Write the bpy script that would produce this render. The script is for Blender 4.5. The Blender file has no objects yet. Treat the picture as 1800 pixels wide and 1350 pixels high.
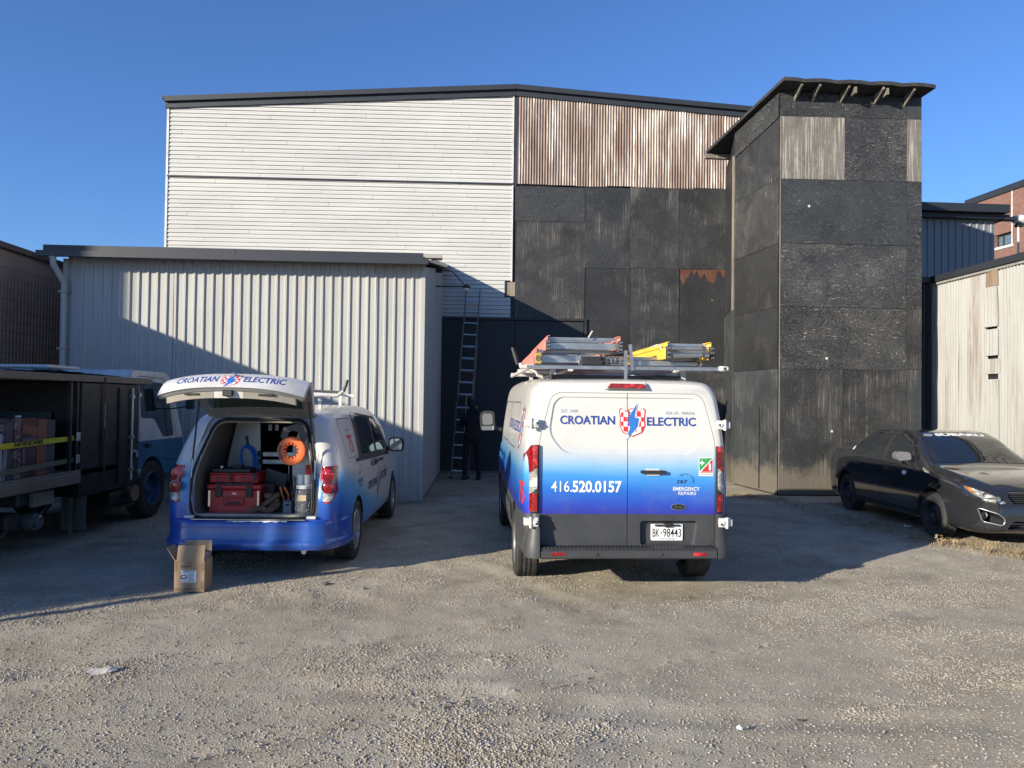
import bpy, bmesh, math, random
import numpy as np
from mathutils import Vector, Matrix, Euler
from mathutils.bvhtree import BVHTree
from mathutils import noise as mnoise
R = math.radians
random.seed(7); np.random.seed(7)
scene = bpy.context.scene
COL = scene.collection

# ---------------------------------------------------------------- camera
CAM_H = 1.83
FPX = 1352.0                                   # focal length in pixels of the 1800 px wide photograph
cam_d = bpy.data.cameras.new('camera')
cam_d.sensor_width = 36.0; cam_d.lens = 36.0 * FPX / 1800.0
cam_d.clip_start = 0.05; cam_d.clip_end = 2000
cam = bpy.data.objects.new('camera', cam_d); COL.objects.link(cam)
CAM_R = (Matrix.Rotation(R(90 + 1.19), 3, 'X') @ Matrix.Rotation(R(0.72), 3, 'Z'))
cam.matrix_world = Matrix.Translation((0, 0, CAM_H)) @ CAM_R.to_4x4()
scene.camera = cam

# ---------------------------------------------------------------- light
SUN_TRAVEL = Vector((1.25, 1.0, -0.475)).normalized()
el = math.asin(-SUN_TRAVEL.z)
az = math.atan2(-SUN_TRAVEL.x, -SUN_TRAVEL.y)  # clockwise from +Y
world = bpy.data.worlds.new('World'); scene.world = world; world.use_nodes = True
wt = world.node_tree; bg = wt.nodes['Background']
sky = wt.nodes.new('ShaderNodeTexSky'); sky.sky_type = 'NISHITA'; sky.sun_disc = False
sky.sun_elevation = el; sky.sun_rotation = az % (2 * math.pi)
sky.altitude = 100; sky.air_density = 1.0; sky.dust_density = 0.35; sky.ozone_density = 3.0
tint = wt.nodes.new('ShaderNodeMix'); tint.data_type = 'RGBA'; tint.blend_type = 'MULTIPLY'; tint.inputs[0].default_value = 1.0
wt.links.new(sky.outputs[0], tint.inputs[6]); tint.inputs[7].default_value = (.70, .96, 1.40, 1)
wt.links.new(tint.outputs[2], bg.inputs[0]); bg.inputs[1].default_value = 0.083
sun_d = bpy.data.lights.new('sun', 'SUN'); sun_d.energy = 5.0; sun_d.angle = R(0.5); sun_d.color = (1.0, 0.905, 0.74)
sun = bpy.data.objects.new('sun', sun_d); COL.objects.link(sun)
sun.rotation_mode = 'QUATERNION'; sun.rotation_quaternion = SUN_TRAVEL.to_track_quat('-Z', 'Y')
vs = scene.view_settings
scene.display_settings.display_device = 'sRGB'
vs.view_transform = 'Standard'; vs.look = 'None'; vs.gamma = 1.0; vs.use_curve_mapping = False; vs.exposure = 0.75
scene.render.engine = 'CYCLES'
scene.cycles.max_bounces = 6; scene.cycles.transparent_max_bounces = 12

# ---------------------------------------------------------------- survey helpers (a photo pixel to a place in the yard)
def ray(px, py):
    return CAM_R @ Vector(((px - 900) / FPX, -(py - 675) / FPX, -1.0))
def P(px, py, Y):
    d = ray(px, py); return Vector((0, 0, CAM_H)) + d * (Y / d.y)
def G(px, py, z=0.0):
    d = ray(px, py); return Vector((0, 0, CAM_H)) + d * ((z - CAM_H) / d.z)
class Wall:                                    # a vertical plane through A along u; n points towards the yard
    def __init__(s, A, B=None, yaw=None):
        s.A = Vector((A[0], A[1], 0))
        if B is not None:
            s.u = (Vector((B[0], B[1], 0)) - s.A); s.L = s.u.length; s.u.normalize()
        else:
            s.u = Vector((math.cos(R(yaw)), math.sin(R(yaw)), 0)); s.L = 0
        s.n = Vector((s.u.y, -s.u.x, 0))
    def pt(s, a, z, off=0.0): return s.A + s.u * a + s.n * off + Vector((0, 0, z))
    def px(s, px, py):
        d = ray(px, py); o = Vector((0, 0, CAM_H))
        t = (s.A - o).dot(s.n) / d.dot(s.n); h = o + d * t
        return ((h - s.A).dot(s.u), h.z)

# ---------------------------------------------------------------- objects
def tag(o, label=None, cat=None, group=None, kind=None):
    if label: o['label'] = label
    if cat: o['category'] = cat
    if group: o['group'] = group
    if kind: o['kind'] = kind
    return o
def empty(name, loc, rz=0, label=None, cat=None, group=None):
    o = bpy.data.objects.new(name, None); COL.objects.link(o)
    o.location = loc; o.rotation_euler = (0, 0, rz); o.empty_display_size = 0.2
    return tag(o, label, cat, group)
def link(name, me, parent=None, mats=()):
    for m in mats:
        if m is not None: me.materials.append(m)
    o = bpy.data.objects.new(name, me); COL.objects.link(o)
    if parent is not None: o.parent = parent
    return o
def smooth(me, ang=35):
    n = len(me.polygons)
    me.polygons.foreach_set('use_smooth', [True] * n)
    me.set_sharp_from_angle(angle=R(ang))
class MB:
    """collects shapes and links them as one mesh object"""
    def __init__(s, org=(0, 0, 0)):
        s.v = []; s.f = []; s.mi = []; s.org = Vector(org); s.M = Matrix.Identity(4); s.m = 0
    def add(s, vs_, fs_):
        b = len(s.v)
        for p in vs_: s.v.append(tuple(s.M @ Vector(p) - s.org))
        for f in fs_: s.f.append([b + i for i in f]); s.mi.append(s.m)
        return s
    def box(s, x0, x1, y0, y1, z0, z1):
        return s.add([(x0, y0, z0), (x1, y0, z0), (x1, y1, z0), (x0, y1, z0), (x0, y0, z1), (x1, y0, z1), (x1, y1, z1), (x0, y1, z1)],
                     [(3, 2, 1, 0), (4, 5, 6, 7), (0, 1, 5, 4), (1, 2, 6, 5), (2, 3, 7, 6), (3, 0, 4, 7)])
    def bbox(s, x0, x1, y0, y1, z0, z1, b=0.004):      # box with chamfered edges
        return s.hull8([(x0, y0, z0), (x1, y0, z0), (x1, y1, z0), (x0, y1, z0), (x0, y0, z1), (x1, y0, z1), (x1, y1, z1), (x0, y1, z1)], b)
    def hull8(s, c, b):
        bm = bmesh.new(); vv = [bm.verts.new(p) for p in c]
        for f in [(3, 2, 1, 0), (4, 5, 6, 7), (0, 1, 5, 4), (1, 2, 6, 5), (2, 3, 7, 6), (3, 0, 4, 7)]: bm.faces.new([vv[i] for i in f])
        bmesh.ops.bevel(bm, geom=bm.edges[:], offset=b, segments=1, profile=0.5, affect='EDGES')
        bm.verts.index_update()
        s.add([v.co for v in bm.verts], [[v.index for v in f.verts] for f in bm.faces]); bm.free(); return s
    def wbox(s, w, a0, a1, z0, z1, o0, o1, z1b=None):  # a box lying on a Wall; z1b = top at a1
        if z1b is None: z1b = z1
        q = lambda a, z, o: w.pt(a, z, o)
        return s.add([q(a0, z0, o1), q(a1, z0, o1), q(a1, z0, o0), q(a0, z0, o0), q(a0, z1, o1), q(a1, z1b, o1), q(a1, z1b, o0), q(a0, z1, o0)],
                     [(3, 2, 1, 0), (4, 5, 6, 7), (0, 1, 5, 4), (1, 2, 6, 5), (2, 3, 7, 6), (3, 0, 4, 7)])
    def beam(s, a, b, w, h, up=(0, 0, 1)):             # rectangular bar from a to b
        a = Vector(a); b = Vector(b); d = (b - a).normalized(); up = Vector(up)
        x = d.cross(up)
        if x.length < 1e-4: x = d.cross(Vector((0, 1, 0)))
        x.normalize(); y = x.cross(d).normalized(); x *= w / 2; y *= h / 2
        return s.add([a - x - y, a + x - y, b + x - y, b - x - y, a - x + y, a + x + y, b + x + y, b - x + y],
                     [(3, 2, 1, 0), (4, 5, 6, 7), (0, 1, 5, 4), (1, 2, 6, 5), (2, 3, 7, 6), (3, 0, 4, 7)])
    def tube(s, pts, r, n=8, closed=False, caps=True):
        pts = [Vector(p) for p in pts]; N = len(pts); rr = r if isinstance(r, (list, tuple)) else [r] * N
        d0 = (pts[1] - pts[0]).normalized(); up = Vector((0, 0, 1)) if abs(d0.z) < 0.9 else Vector((1, 0, 0))
        nx = d0.cross(up).normalized(); vs_ = []
        for i, p in enumerate(pts):
            if closed: d = (pts[(i + 1) % N] - pts[i - 1]).normalized()
            else: d = (pts[min(i + 1, N - 1)] - pts[max(i - 1, 0)]).normalized()
            nx = (nx - d * nx.dot(d)).normalized(); ny = d.cross(nx)
            for k in range(n):
                a = 2 * math.pi * k / n; vs_.append(p + (nx * math.cos(a) + ny * math.sin(a)) * rr[i])
        fs_ = []; seg = N if closed else N - 1
        for i in range(seg):
            j = (i + 1) % N
            for k in range(n): fs_.append((i * n + k, i * n + (k + 1) % n, j * n + (k + 1) % n, j * n + k))
        if caps and not closed: fs_.append(tuple(range(n))[::-1]); fs_.append(tuple((N - 1) * n + k for k in range(n)))
        return s.add(vs_, fs_)
    def lathe(s, prof, axis='X', c=(0, 0, 0), n=32, caps=False):   # prof: (radius, height along axis)
        vs_ = []; c = Vector(c)
        for k in range(n):
            a = 2 * math.pi * k / n
            for r, h in prof:
                if axis == 'X': vs_.append(c + Vector((h, r * math.cos(a), r * math.sin(a))))
                elif axis == 'Y': vs_.append(c + Vector((r * math.cos(a), h, r * math.sin(a))))
                else: vs_.append(c + Vector((r * math.cos(a), r * math.sin(a), h)))
        m = len(prof); fs_ = []
        for k in range(n):
            for i in range(m - 1):
                a0 = k * m + i; b0 = ((k + 1) % n) * m + i
                fs_.append((a0, b0, b0 + 1, a0 + 1) if axis != 'Y' else (a0, a0 + 1, b0 + 1, b0))
        if caps:
            fs_.append(tuple(k * m for k in range(n))); fs_.append(tuple(k * m + m - 1 for k in range(n))[::-1])
        return s.add(vs_, fs_)
    def prism(s, outline, fn, t0, t1):                 # fn(u, v, t) -> point
        n = len(outline)
        vs_ = [fn(u, v, t0) for u, v in outline] + [fn(u, v, t1) for u, v in outline]
        fs_ = [tuple(range(n))[::-1], tuple(range(n, 2 * n))] + [(i, (i + 1) % n, n + (i + 1) % n, n + i) for i in range(n)]
        return s.add(vs_, fs_)
    def mesh(s, name='mesh', recalc=True):
        me = bpy.data.meshes.new(name); me.from_pydata(s.v, [], s.f)
        me.polygons.foreach_set('material_index', s.mi)
        if recalc:
            bm = bmesh.new(); bm.from_mesh(me); bmesh.ops.recalc_face_normals(bm, faces=bm.faces[:]); bm.to_mesh(me); bm.free()
        return me
    def build(s, name, mat, parent=None, sm=None, recalc=True):
        me = s.mesh(name, recalc)
        o = link(name, me, parent, mat if isinstance(mat, (list, tuple)) else [mat])
        if sm: smooth(me, sm)
        return o
def rrect(x0, x1, y0, y1, r, n=5):                     # rounded rectangle outline; r one radius or four (bl, br, tr, tl)
    rr = r if isinstance(r, (list, tuple)) else [r] * 4
    out = []
    for (cx, cy, a0, q) in ((x0 + rr[0], y0 + rr[0], 180, rr[0]), (x1 - rr[1], y0 + rr[1], 270, rr[1]), (x1 - rr[2], y1 - rr[2], 0, rr[2]), (x0 + rr[3], y1 - rr[3], 90, rr[3])):
        for k in range(n + 1):
            a = R(a0 + 90 * k / n); out.append((cx + q * math.cos(a), cy + q * math.sin(a)))
    return out
def roundpoly(pts, r, n=4):
    out = []; N = len(pts)
    for i in range(N):
        p = Vector(pts[i]); a = Vector(pts[i - 1]); b = Vector(pts[(i + 1) % N])
        da = (a - p); db = (b - p); q = min(r, da.length * .45, db.length * .45)
        s0 = p + da.normalized() * q; s1 = p + db.normalized() * q
        for k in range(n + 1):
            t = k / n; out.append(tuple(s0 * (1 - t) ** 2 + p * 2 * t * (1 - t) + s1 * t * t))
    return out
def tmpobj(me):
    o = bpy.data.objects.new('tmp', me); COL.objects.link(o); return o
def open_edges(me):
    bm = bmesh.new(); bm.from_mesh(me); n = sum(1 for e in bm.edges if len(e.link_faces) != 2); bm.free(); return n
def boolean(me, cut, op='DIFFERENCE'):
    """me (op) cut -> a new mesh; the cutter's materials come along; nudges the cutter if the result is not closed"""
    best = None; rnd = random.Random(1)
    for k in range(6):
        a = tmpobj(me); b = tmpobj(cut)
        m = a.modifiers.new('b', 'BOOLEAN'); m.operation = op; m.object = b; m.solver = 'EXACT'
        try: m.material_mode = 'TRANSFER'
        except Exception: pass
        dg = bpy.context.evaluated_depsgraph_get(); dg.update()
        out = bpy.data.meshes.new_from_object(a.evaluated_get(dg))
        bpy.data.objects.remove(a); bpy.data.objects.remove(b)
        n = open_edges(out) + (0 if len(out.polygons) > 4 else 10000)
        if best is None or n < best[0]: best = (n, out)
        if n == 0: break
        cut = cut.copy()
        cut.transform(Matrix.Translation([rnd.uniform(-.0007, .0007) for _ in range(3)]))
    if best[0]: print('boolean left', best[0], 'open edges', op, 'try', k)
    return best[1] if best[0] < 10000 else me
def bvh_of(me):
    return BVHTree.FromPolygons([v.co.copy() for v in me.vertices], [tuple(p.vertices) for p in me.polygons])
VIEWS = {   # (u, v) -> ray origin, direction
    'rear': (lambda u, v: (Vector((u, -3, v)), Vector((0, 1, 0)))),
    'front': (lambda u, v: (Vector((-u, 9, v)), Vector((0, -1, 0)))),
    'right': (lambda u, v: (Vector((4, u, v)), Vector((-1, 0, 0)))),
    'left': (lambda u, v: (Vector((-4, -u, v)), Vector((1, 0, 0)))),
    'top': (lambda u, v: (Vector((u, v, 6)), Vector((0, 0, -1)))),
}
def project(me, view, bvh, eps=0.003):
    f = VIEWS[view] if isinstance(view, str) else view
    last = None; miss = []
    for v in me.vertices:
        o, d = f(v.co.x, v.co.y); h, n, i, dist = bvh.ray_cast(o, d, 12)
        if h is None: miss.append((v, o, d)); continue
        v.co = h - d * eps; last = dist
    for v, o, d in miss: v.co = o + d * ((last or 3) - eps)
def flat_mesh(outline, cuts=3):
    bm = bmesh.new(); vv = [bm.verts.new((u, v, 0)) for u, v in outline]; bm.faces.new(vv)
    xs = [p[0] for p in outline]; ys = [p[1] for p in outline]
    for ax, (lo, hi) in ((0, (min(xs), max(xs))), (1, (min(ys), max(ys)))):
        for k in range(1, cuts + 1):
            c = lo + (hi - lo) * k / (cuts + 1)
            co = (c, 0, 0) if ax == 0 else (0, c, 0); no = (1, 0, 0) if ax == 0 else (0, 1, 0)
            bmesh.ops.bisect_plane(bm, geom=bm.verts[:] + bm.edges[:] + bm.faces[:], plane_co=co, plane_no=no)
    bmesh.ops.triangulate(bm, faces=bm.faces[:])
    me = bpy.data.meshes.new('flat'); bm.to_mesh(me); bm.free(); return me
def patch(name, outline, view, bvh, mat, parent, eps=0.003, cuts=4, thick=0.0, sm=40):
    me = flat_mesh(outline, cuts); project(me, view, bvh, eps)
    o = link(name, me, parent, [mat]); smooth(me, sm)
    return o
def text_mesh(txt, h, bold=0.0, sx=1.0, shear=0.0, align='LEFT', spacing=1.0):
    """flat text whose capital height is h, baseline at v = 0"""
    c = bpy.data.curves.new('txt', 'FONT'); c.body = txt; c.resolution_u = 3; c.offset = bold; c.shear = shear
    c.align_x = align; c.space_character = spacing; c.size = 1.0; c.dimensions = '2D'
    o = tmpobj(c); dg = bpy.context.evaluated_depsgraph_get(); dg.update()
    me = bpy.data.meshes.new_from_object(o.evaluated_get(dg)); bpy.data.objects.remove(o)
    k = h / 0.70
    for v in me.vertices: v.co.x *= k * sx; v.co.y *= k
    return me
def fit_text(txt, u0, u1, v, h, **kw):
    me = text_mesh(txt, h, **kw); xs = [q.co.x for q in me.vertices]; a, b = min(xs), max(xs)
    for q in me.vertices: q.co.x = u0 + (q.co.x - a) * (u1 - u0) / (b - a); q.co.y += v
    return me
def decal(name, me, view, bvh, mat, parent, eps=0.004):
    bm = bmesh.new(); bm.from_mesh(me); bmesh.ops.triangulate(bm, faces=bm.faces[:])
    sz = max(max(v.co.x for v in bm.verts) - min(v.co.x for v in bm.verts), .01)
    for _ in range(3):
        lg = [e for e in bm.edges if e.calc_length() > .035]
        if not lg: break
        bmesh.ops.subdivide_edges(bm, edges=lg, cuts=1); bmesh.ops.triangulate(bm, faces=bm.faces[:])
    bm.to_mesh(me); bm.free()
    project(me, view, bvh, eps); return link(name, me, parent, [mat])
def on_plane(me, o, ux, uy):
    o = Vector(o); ux = Vector(ux); uy = Vector(uy)
    for v in me.vertices: v.co = o + ux * v.co.x + uy * v.co.y
    return me
def dup_tree(root, loc, rz, label=None, group=None):
    c = root.copy(); COL.objects.link(c); c.location = loc; c.rotation_euler = (0, 0, rz)
    if label: c['label'] = label
    if group: c['group'] = group
    def rec(src, dst):
        for ch in [o for o in COL.objects if o.parent == src]:
            d = ch.copy(); COL.objects.link(d); d.parent = dst; rec(ch, d)
    rec(root, c); return c

# ---------------------------------------------------------------- materials
class NT:
    def __init__(s, name, base=(.5, .5, .5), rough=.6, metal=0.0, coat=0.0, spec=.5):
        s.m = bpy.data.materials.new(name); s.m.use_nodes = True; s.t = s.m.node_tree
        s.b = s.t.nodes['Principled BSDF']; s.set(base, rough, metal, coat, spec)
    def set(s, base, rough, metal, coat, spec):
        s.b.inputs['Base Color'].default_value = (*base, 1); s.b.inputs['Roughness'].default_value = rough
        s.b.inputs['Metallic'].default_value = metal; s.b.inputs['Coat Weight'].default_value = coat
        s.b.inputs['Coat Roughness'].default_value = .04; s.b.inputs['Specular IOR Level'].default_value = spec
    def n(s, t): return s.t.nodes.new('ShaderNode' + t)
    def put(s, sock, val):
        if hasattr(val, 'is_output'): s.t.links.new(val, sock)
        elif isinstance(val, (tuple, list)) and len(val) == 3 and sock.type == 'RGBA': sock.default_value = (*val, 1)
        else: sock.default_value = val
    def obj(s, rnd=0.0):
        tc = s.n('TexCoord'); o = tc.outputs['Object']
        if rnd:
            oi = s.n('ObjectInfo'); a = s.n('VectorMath'); a.operation = 'SCALE'; c = s.n('CombineXYZ')
            s.put(c.inputs[0], oi.outputs['Random']); s.put(c.inputs[1], oi.outputs['Random']); s.put(c.inputs[2], oi.outputs['Random'])
            s.put(a.inputs[0], c.outputs[0]); a.inputs['Scale'].default_value = rnd
            b = s.n('VectorMath'); b.operation = 'ADD'; s.put(b.inputs[0], o); s.put(b.inputs[1], a.outputs[0]); o = b.outputs[0]
        return o
    def rand(s): return s.n('ObjectInfo').outputs['Random']
    def scale(s, v, x, y, z):
        a = s.n('VectorMath'); a.operation = 'MULTIPLY'; s.put(a.inputs[0], v); a.inputs[1].default_value = (x, y, z); return a.outputs[0]
    def noise(s, v, sc, det=4, ro=.55, dist=0.0):
        a = s.n('TexNoise'); s.put(a.inputs['Vector'], v); a.inputs['Scale'].default_value = sc
        a.inputs['Detail'].default_value = det; a.inputs['Roughness'].default_value = ro; a.inputs['Distortion'].default_value = dist
        return a.outputs[0]
    def vor(s, v, sc, feat='F1', out='Distance', rnd=1.0):
        a = s.n('TexVoronoi'); a.feature = feat; s.put(a.inputs['Vector'], v); a.inputs['Scale'].default_value = sc
        a.inputs['Randomness'].default_value = rnd; return a.outputs[out]
    def ramp(s, fac, stops, interp='LINEAR'):
        a = s.n('ValToRGB'); s.put(a.inputs[0], fac); e = a.color_ramp.elements; a.color_ramp.interpolation = interp
        while len(e) < len(stops): e.new(0.5)
        for i, (p, c) in enumerate(stops):
            e[i].position = p; e[i].color = (c, c, c, 1) if not isinstance(c, (tuple, list)) else (*c, 1)
        return a.outputs[0]
    def mix(s, fac, a, b, mode='MIX'):
        m = s.n('Mix'); m.data_type = 'RGBA'; m.blend_type = mode; s.put(m.inputs[0], fac); s.put(m.inputs[6], a); s.put(m.inputs[7], b); return m.outputs[2]
    def math(s, op, a, b=0.0, clamp=False):
        m = s.n('Math'); m.operation = op; m.use_clamp = clamp; s.put(m.inputs[0], a); s.put(m.inputs[1], b); return m.outputs[0]
    def sep(s, v, i):
        a = s.n('SeparateXYZ'); s.put(a.inputs[0], v); return a.outputs[i]
    def bump(s, h, st=.3, d=.01):
        b = s.n('Bump'); s.put(b.inputs['Height'], h); b.inputs['Strength'].default_value = st; b.inputs['Distance'].default_value = d
        s.put(s.b.inputs['Normal'], b.outputs[0])
    def col(s, c): s.put(s.b.inputs['Base Color'], c)
    def rough(s, c): s.put(s.b.inputs['Roughness'], c)
MATS = {}
def flat(name, base, rough=.6, metal=0.0, coat=0.0, spec=.5, var=.12, grime=0.0, gcol=(.12, .10, .08), vs=3.0):
    """a plain surface with slight colour and gloss variation and optional grime"""
    if name in MATS: return MATS[name]
    t = NT(name, base, rough, metal, coat, spec); v = t.obj(7.0)
    a = t.noise(v, vs, 5, .6)
    c = t.mix(t.ramp(a, [(.3, 0.0), (.7, 1.0)]), tuple(x * (1 - var) for x in base), tuple(min(1, x * (1 + var)) for x in base))
    if grime:
        g = t.noise(v, vs * 2.3, 8, .65, .4); c = t.mix(t.math('MULTIPLY', t.ramp(g, [(.45, 0.0), (.75, 1.0)]), grime), c, gcol)
    t.col(c); t.rough(t.math('ADD', t.math('MULTIPLY', t.noise(v, vs * 4, 4), .2), rough - .1, True))
    MATS[name] = t.m; return t.m
# ================================================================ ground
def fade(x, a, b): return np.clip((x - a) / (b - a), 0, 1)
def fbm(x, y, sc, oct_=4, seed=0):
    """value noise on arrays"""
    rs = np.random.RandomState(seed); tab = rs.rand(256, 256); out = np.zeros_like(x); amp = 1.0; tot = 0
    for o in range(oct_):
        u = x * sc * 2 ** o + 17.3 * o; v = y * sc * 2 ** o - 9.1 * o
        i = np.floor(u).astype(int); j = np.floor(v).astype(int); fu = u - i; fv = v - j; fu = fu * fu * (3 - 2 * fu); fv = fv * fv * (3 - 2 * fv)
        a = tab[i % 256, j % 256]; b = tab[(i + 1) % 256, j % 256]; c = tab[i % 256, (j + 1) % 256]; d = tab[(i + 1) % 256, (j + 1) % 256]
        out += amp * ((a * (1 - fu) + b * fu) * (1 - fv) + (c * (1 - fu) + d * fu) * fv); tot += amp; amp *= .5
    return out / tot
def rot(x, y, a): c, s = math.cos(a), math.sin(a); return x * c + y * s, -x * s + y * c
def band(x, y):
    """where loose stones gather: windrows running from lower left to upper right"""
    u, v = rot(x, y, R(24)); return fbm(u * .75, v * 1.9, .8, 4, 3) * .75 + fbm(x, y, 2.6, 3, 14) * .25
def gz(x, y):
    x = np.asarray(x, float); y = np.asarray(y, float)
    near = 1 - fade(np.hypot(x, y - 6), 9, 16)
    u, v = rot(x, y, R(24))
    h = (fbm(u * .6, v * 1.5, .9, 4, 1) - .5) * .075 + (fbm(x, y, 5.0, 3, 2) - .5) * .012 + (fbm(x, y, 16.0, 2, 8) - .5) * .008
    h += .018 * fade(band(x, y), .55, .72)
    # a pair of tyre tracks in the foreground left
    for (c, w) in ((.55, .11), (1.95, .11)):
        uu, vv = rot(x + 1.9, y - 3.2, R(28)); dtr = np.abs(vv - c); h -= .022 * np.clip(1 - dtr / w, 0, 1) * (.6 + .4 * np.sign(np.sin(uu * 70 + np.abs(dtr) * 60))) * (fbm(x, y, .8, 2, 5) > .30)
    for (cx, cy, rad) in ((9.5, -2.0, 9.2), (9.5, -2.0, 10.8), (-9.0, 1.0, 9.6), (-9.0, 1.0, 11.2), (3.0, 22.0, 17.6)):
        dd = np.abs(np.hypot(x - cx, y - cy) - rad + (fbm(x, y, .5, 2, 21) - .5) * .5); on = fade(fbm(x, y, .35, 2, int(rad * 10) % 50), .42, .55)
        h += (-.009 * np.clip(1 - (dd / .16) ** 2, 0, 1) + .006 * np.clip(1 - ((dd - .25) / .10) ** 2, 0, 1)) * on
    return h * near - .004
def axis_pts(lo, hi, fine, lim):
    out = list(np.arange(lo, hi + 1e-6, fine)); s = fine; a = hi
    while a < lim: s *= 1.25; a += s; out.append(a)
    s = fine; a = lo
    while a > -lim: s *= 1.25; a -= s; out.insert(0, a)
    return np.array(out)
gx = axis_pts(-6.5, 6.5, .045, 600); gy = axis_pts(2.6, 12.0, .045, 600)
XX, YY = np.meshgrid(gx, gy, indexing='ij'); ZZ = gz(XX, YY)
nx_, ny_ = len(gx), len(gy); co = np.stack([XX, YY, ZZ], -1).reshape(-1, 3)
ii = np.arange(nx_ - 1)[:, None] * ny_ + np.arange(ny_ - 1)[None, :]
fc = np.stack([ii, ii + ny_, ii + ny_ + 1, ii + 1], -1).reshape(-1, 4)
def np_mesh(name, co, fc, k):
    me = bpy.data.meshes.new(name); me.vertices.add(len(co)); me.vertices.foreach_set('co', co.astype(np.float32).ravel())
    me.loops.add(fc.size); me.loops.foreach_set('vertex_index', fc.astype(np.int32).ravel())
    me.polygons.add(len(fc)); me.polygons.foreach_set('loop_start', np.arange(0, fc.size, k, dtype=np.int32)); me.polygons.foreach_set('loop_total', np.full(len(fc), k, dtype=np.int32))
    me.update(calc_edges=True); me.validate(); return me
t = NT('gravel_ground', (.38, .34, .29), .95, spec=.2); v = t.obj()
big = t.noise(v, .33, 5, .6); med = t.noise(v, 1.7, 6, .65, .3); fin = t.noise(v, 60, 6, .8); vr = t.vor(v, 95, 'F1'); vr2 = t.vor(v, 48, 'F1')
c = t.mix(t.ramp(big, [(.35, 0.0), (.65, 1.0)]), (.385, .335, .25), (.465, .42, .335))
c = t.mix(t.math('MULTIPLY', t.ramp(med, [(.42, 0.0), (.68, 1.0)]), .6), c, (.26, .215, .15))
c = t.mix(t.ramp(fin, [(.34, .8), (.47, 0.0)]), c, (.15, .125, .095)); c = t.mix(t.ramp(fin, [(.54, 0.0), (.66, .8)]), c, (.60, .55, .47))
pc = t.n('TexVoronoi'); t.put(pc.inputs['Vector'], v); pc.inputs['Scale'].default_value = 60; cell = t.sep(pc.outputs['Color'], 0)
peb = t.math('MULTIPLY', t.ramp(vr, [(.0, 1.0), (.42, 0.0)]), t.ramp(cell, [(.4, 0.0), (.75, .8)]))
c = t.mix(peb, c, t.mix(cell, (.30, .265, .21), (.58, .53, .45)))
# dark oily and damp spots
ds = t.noise(v, .9, 4, .6, .6); c = t.mix(t.math('MULTIPLY', t.ramp(ds, [(.56, 0.0), (.72, 1.0)]), .55), c, (.15, .125, .095))
t.col(c); hb = t.math('ADD', t.math('MULTIPLY', fin, .7), t.math('ADD', t.math('MULTIPLY', t.ramp(vr, [(0, 1.0), (.5, 0.0)]), .45), t.math('MULTIPLY', t.ramp(vr2, [(0, 1.0), (.45, 0.0)]), .35)))
t.bump(hb, .85, .010); M_GRAVEL = t.m
gme = np_mesh('ground', co, fc, 4); gme.polygons.foreach_set('use_smooth', [True] * len(gme.polygons))
ground = tag(link('ground', gme, None, [M_GRAVEL]), kind='structure')
# loose stones, real geometry in one object
def scatter(name, N, smin, smax, power, cond, mat, seed, flatk=.62):
    rs = np.random.RandomState(seed)
    # density falls with distance; keep inside the view wedge
    d = 3.2 * (14.0 / 3.2) ** (rs.rand(N * 3) ** 1.15); x = (rs.rand(N * 3) * 2 - 1) * (d * .74 + .4); y = d
    b = band(x, y); keep = cond(x, y, b, rs); x, y = x[keep][:N], y[keep][:N]; n = len(x)
    s = smin + (smax - smin) * rs.rand(n) ** power
    base = np.array([(0, 0, 1), (.9, .1, .25), (.2, .95, .1), (-.85, .35, .2), (-.4, -.85, .15), (.55, -.75, .3), (.1, 0, -.7)], float)
    tri = np.array([(0, 1, 2), (0, 2, 3), (0, 3, 4), (0, 4, 5), (0, 5, 1), (6, 2, 1), (6, 3, 2), (6, 4, 3), (6, 5, 4), (6, 1, 5)])
    V = base[None] * (1 + (rs.rand(n, 7, 3) - .5) * .6) * s[:, None, None] * np.array([1, 1, flatk]) * (1 + (rs.rand(n, 1, 3) - .5) * .7)
    a = rs.rand(n) * 6.28; ca, sa = np.cos(a)[:, None], np.sin(a)[:, None]
    vx = V[..., 0] * ca - V[..., 1] * sa + x[:, None]; vy = V[..., 0] * sa + V[..., 1] * ca + y[:, None]; vz = V[..., 2] + (gz(x, y) + s * .18)[:, None]
    co = np.stack([vx, vy, vz], -1).reshape(-1, 3); F = (tri[None] + (np.arange(n) * 7)[:, None, None]).reshape(-1, 3)
    return tag(link(name, np_mesh(name, co, F, 3), None, [mat]), kind='stuff')
t = NT('loose_stone', (.42, .39, .35), .9, spec=.25); v = t.obj(); pc = t.n('TexVoronoi'); t.put(pc.inputs['Vector'], v); pc.inputs['Scale'].default_value = 28
t.col(t.ramp(t.sep(pc.outputs['Color'], 0), [(.0, (.20, .17, .13)), (.3, (.32, .28, .22)), (.6, (.345, .315, .265)), (.85, (.375, .345, .30)), (1.0, (.43, .40, .355))])); t.bump(t.noise(v, 90, 3), .4, .003); M_STONE = t.m
scatter('gravel_stones', 140000, .0028, .0100, 1.7, lambda x, y, b, rs: rs.rand(len(x)) < np.clip((b - .47) * 8.0, .16, 1), M_STONE, 11)
scatter('coarse_gravel_stones', 900, .008, .015, 2.5, lambda x, y, b, rs: (rs.rand(len(x)) < np.clip((b - .52) * 7, .02, 1)), M_STONE, 12)
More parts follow.
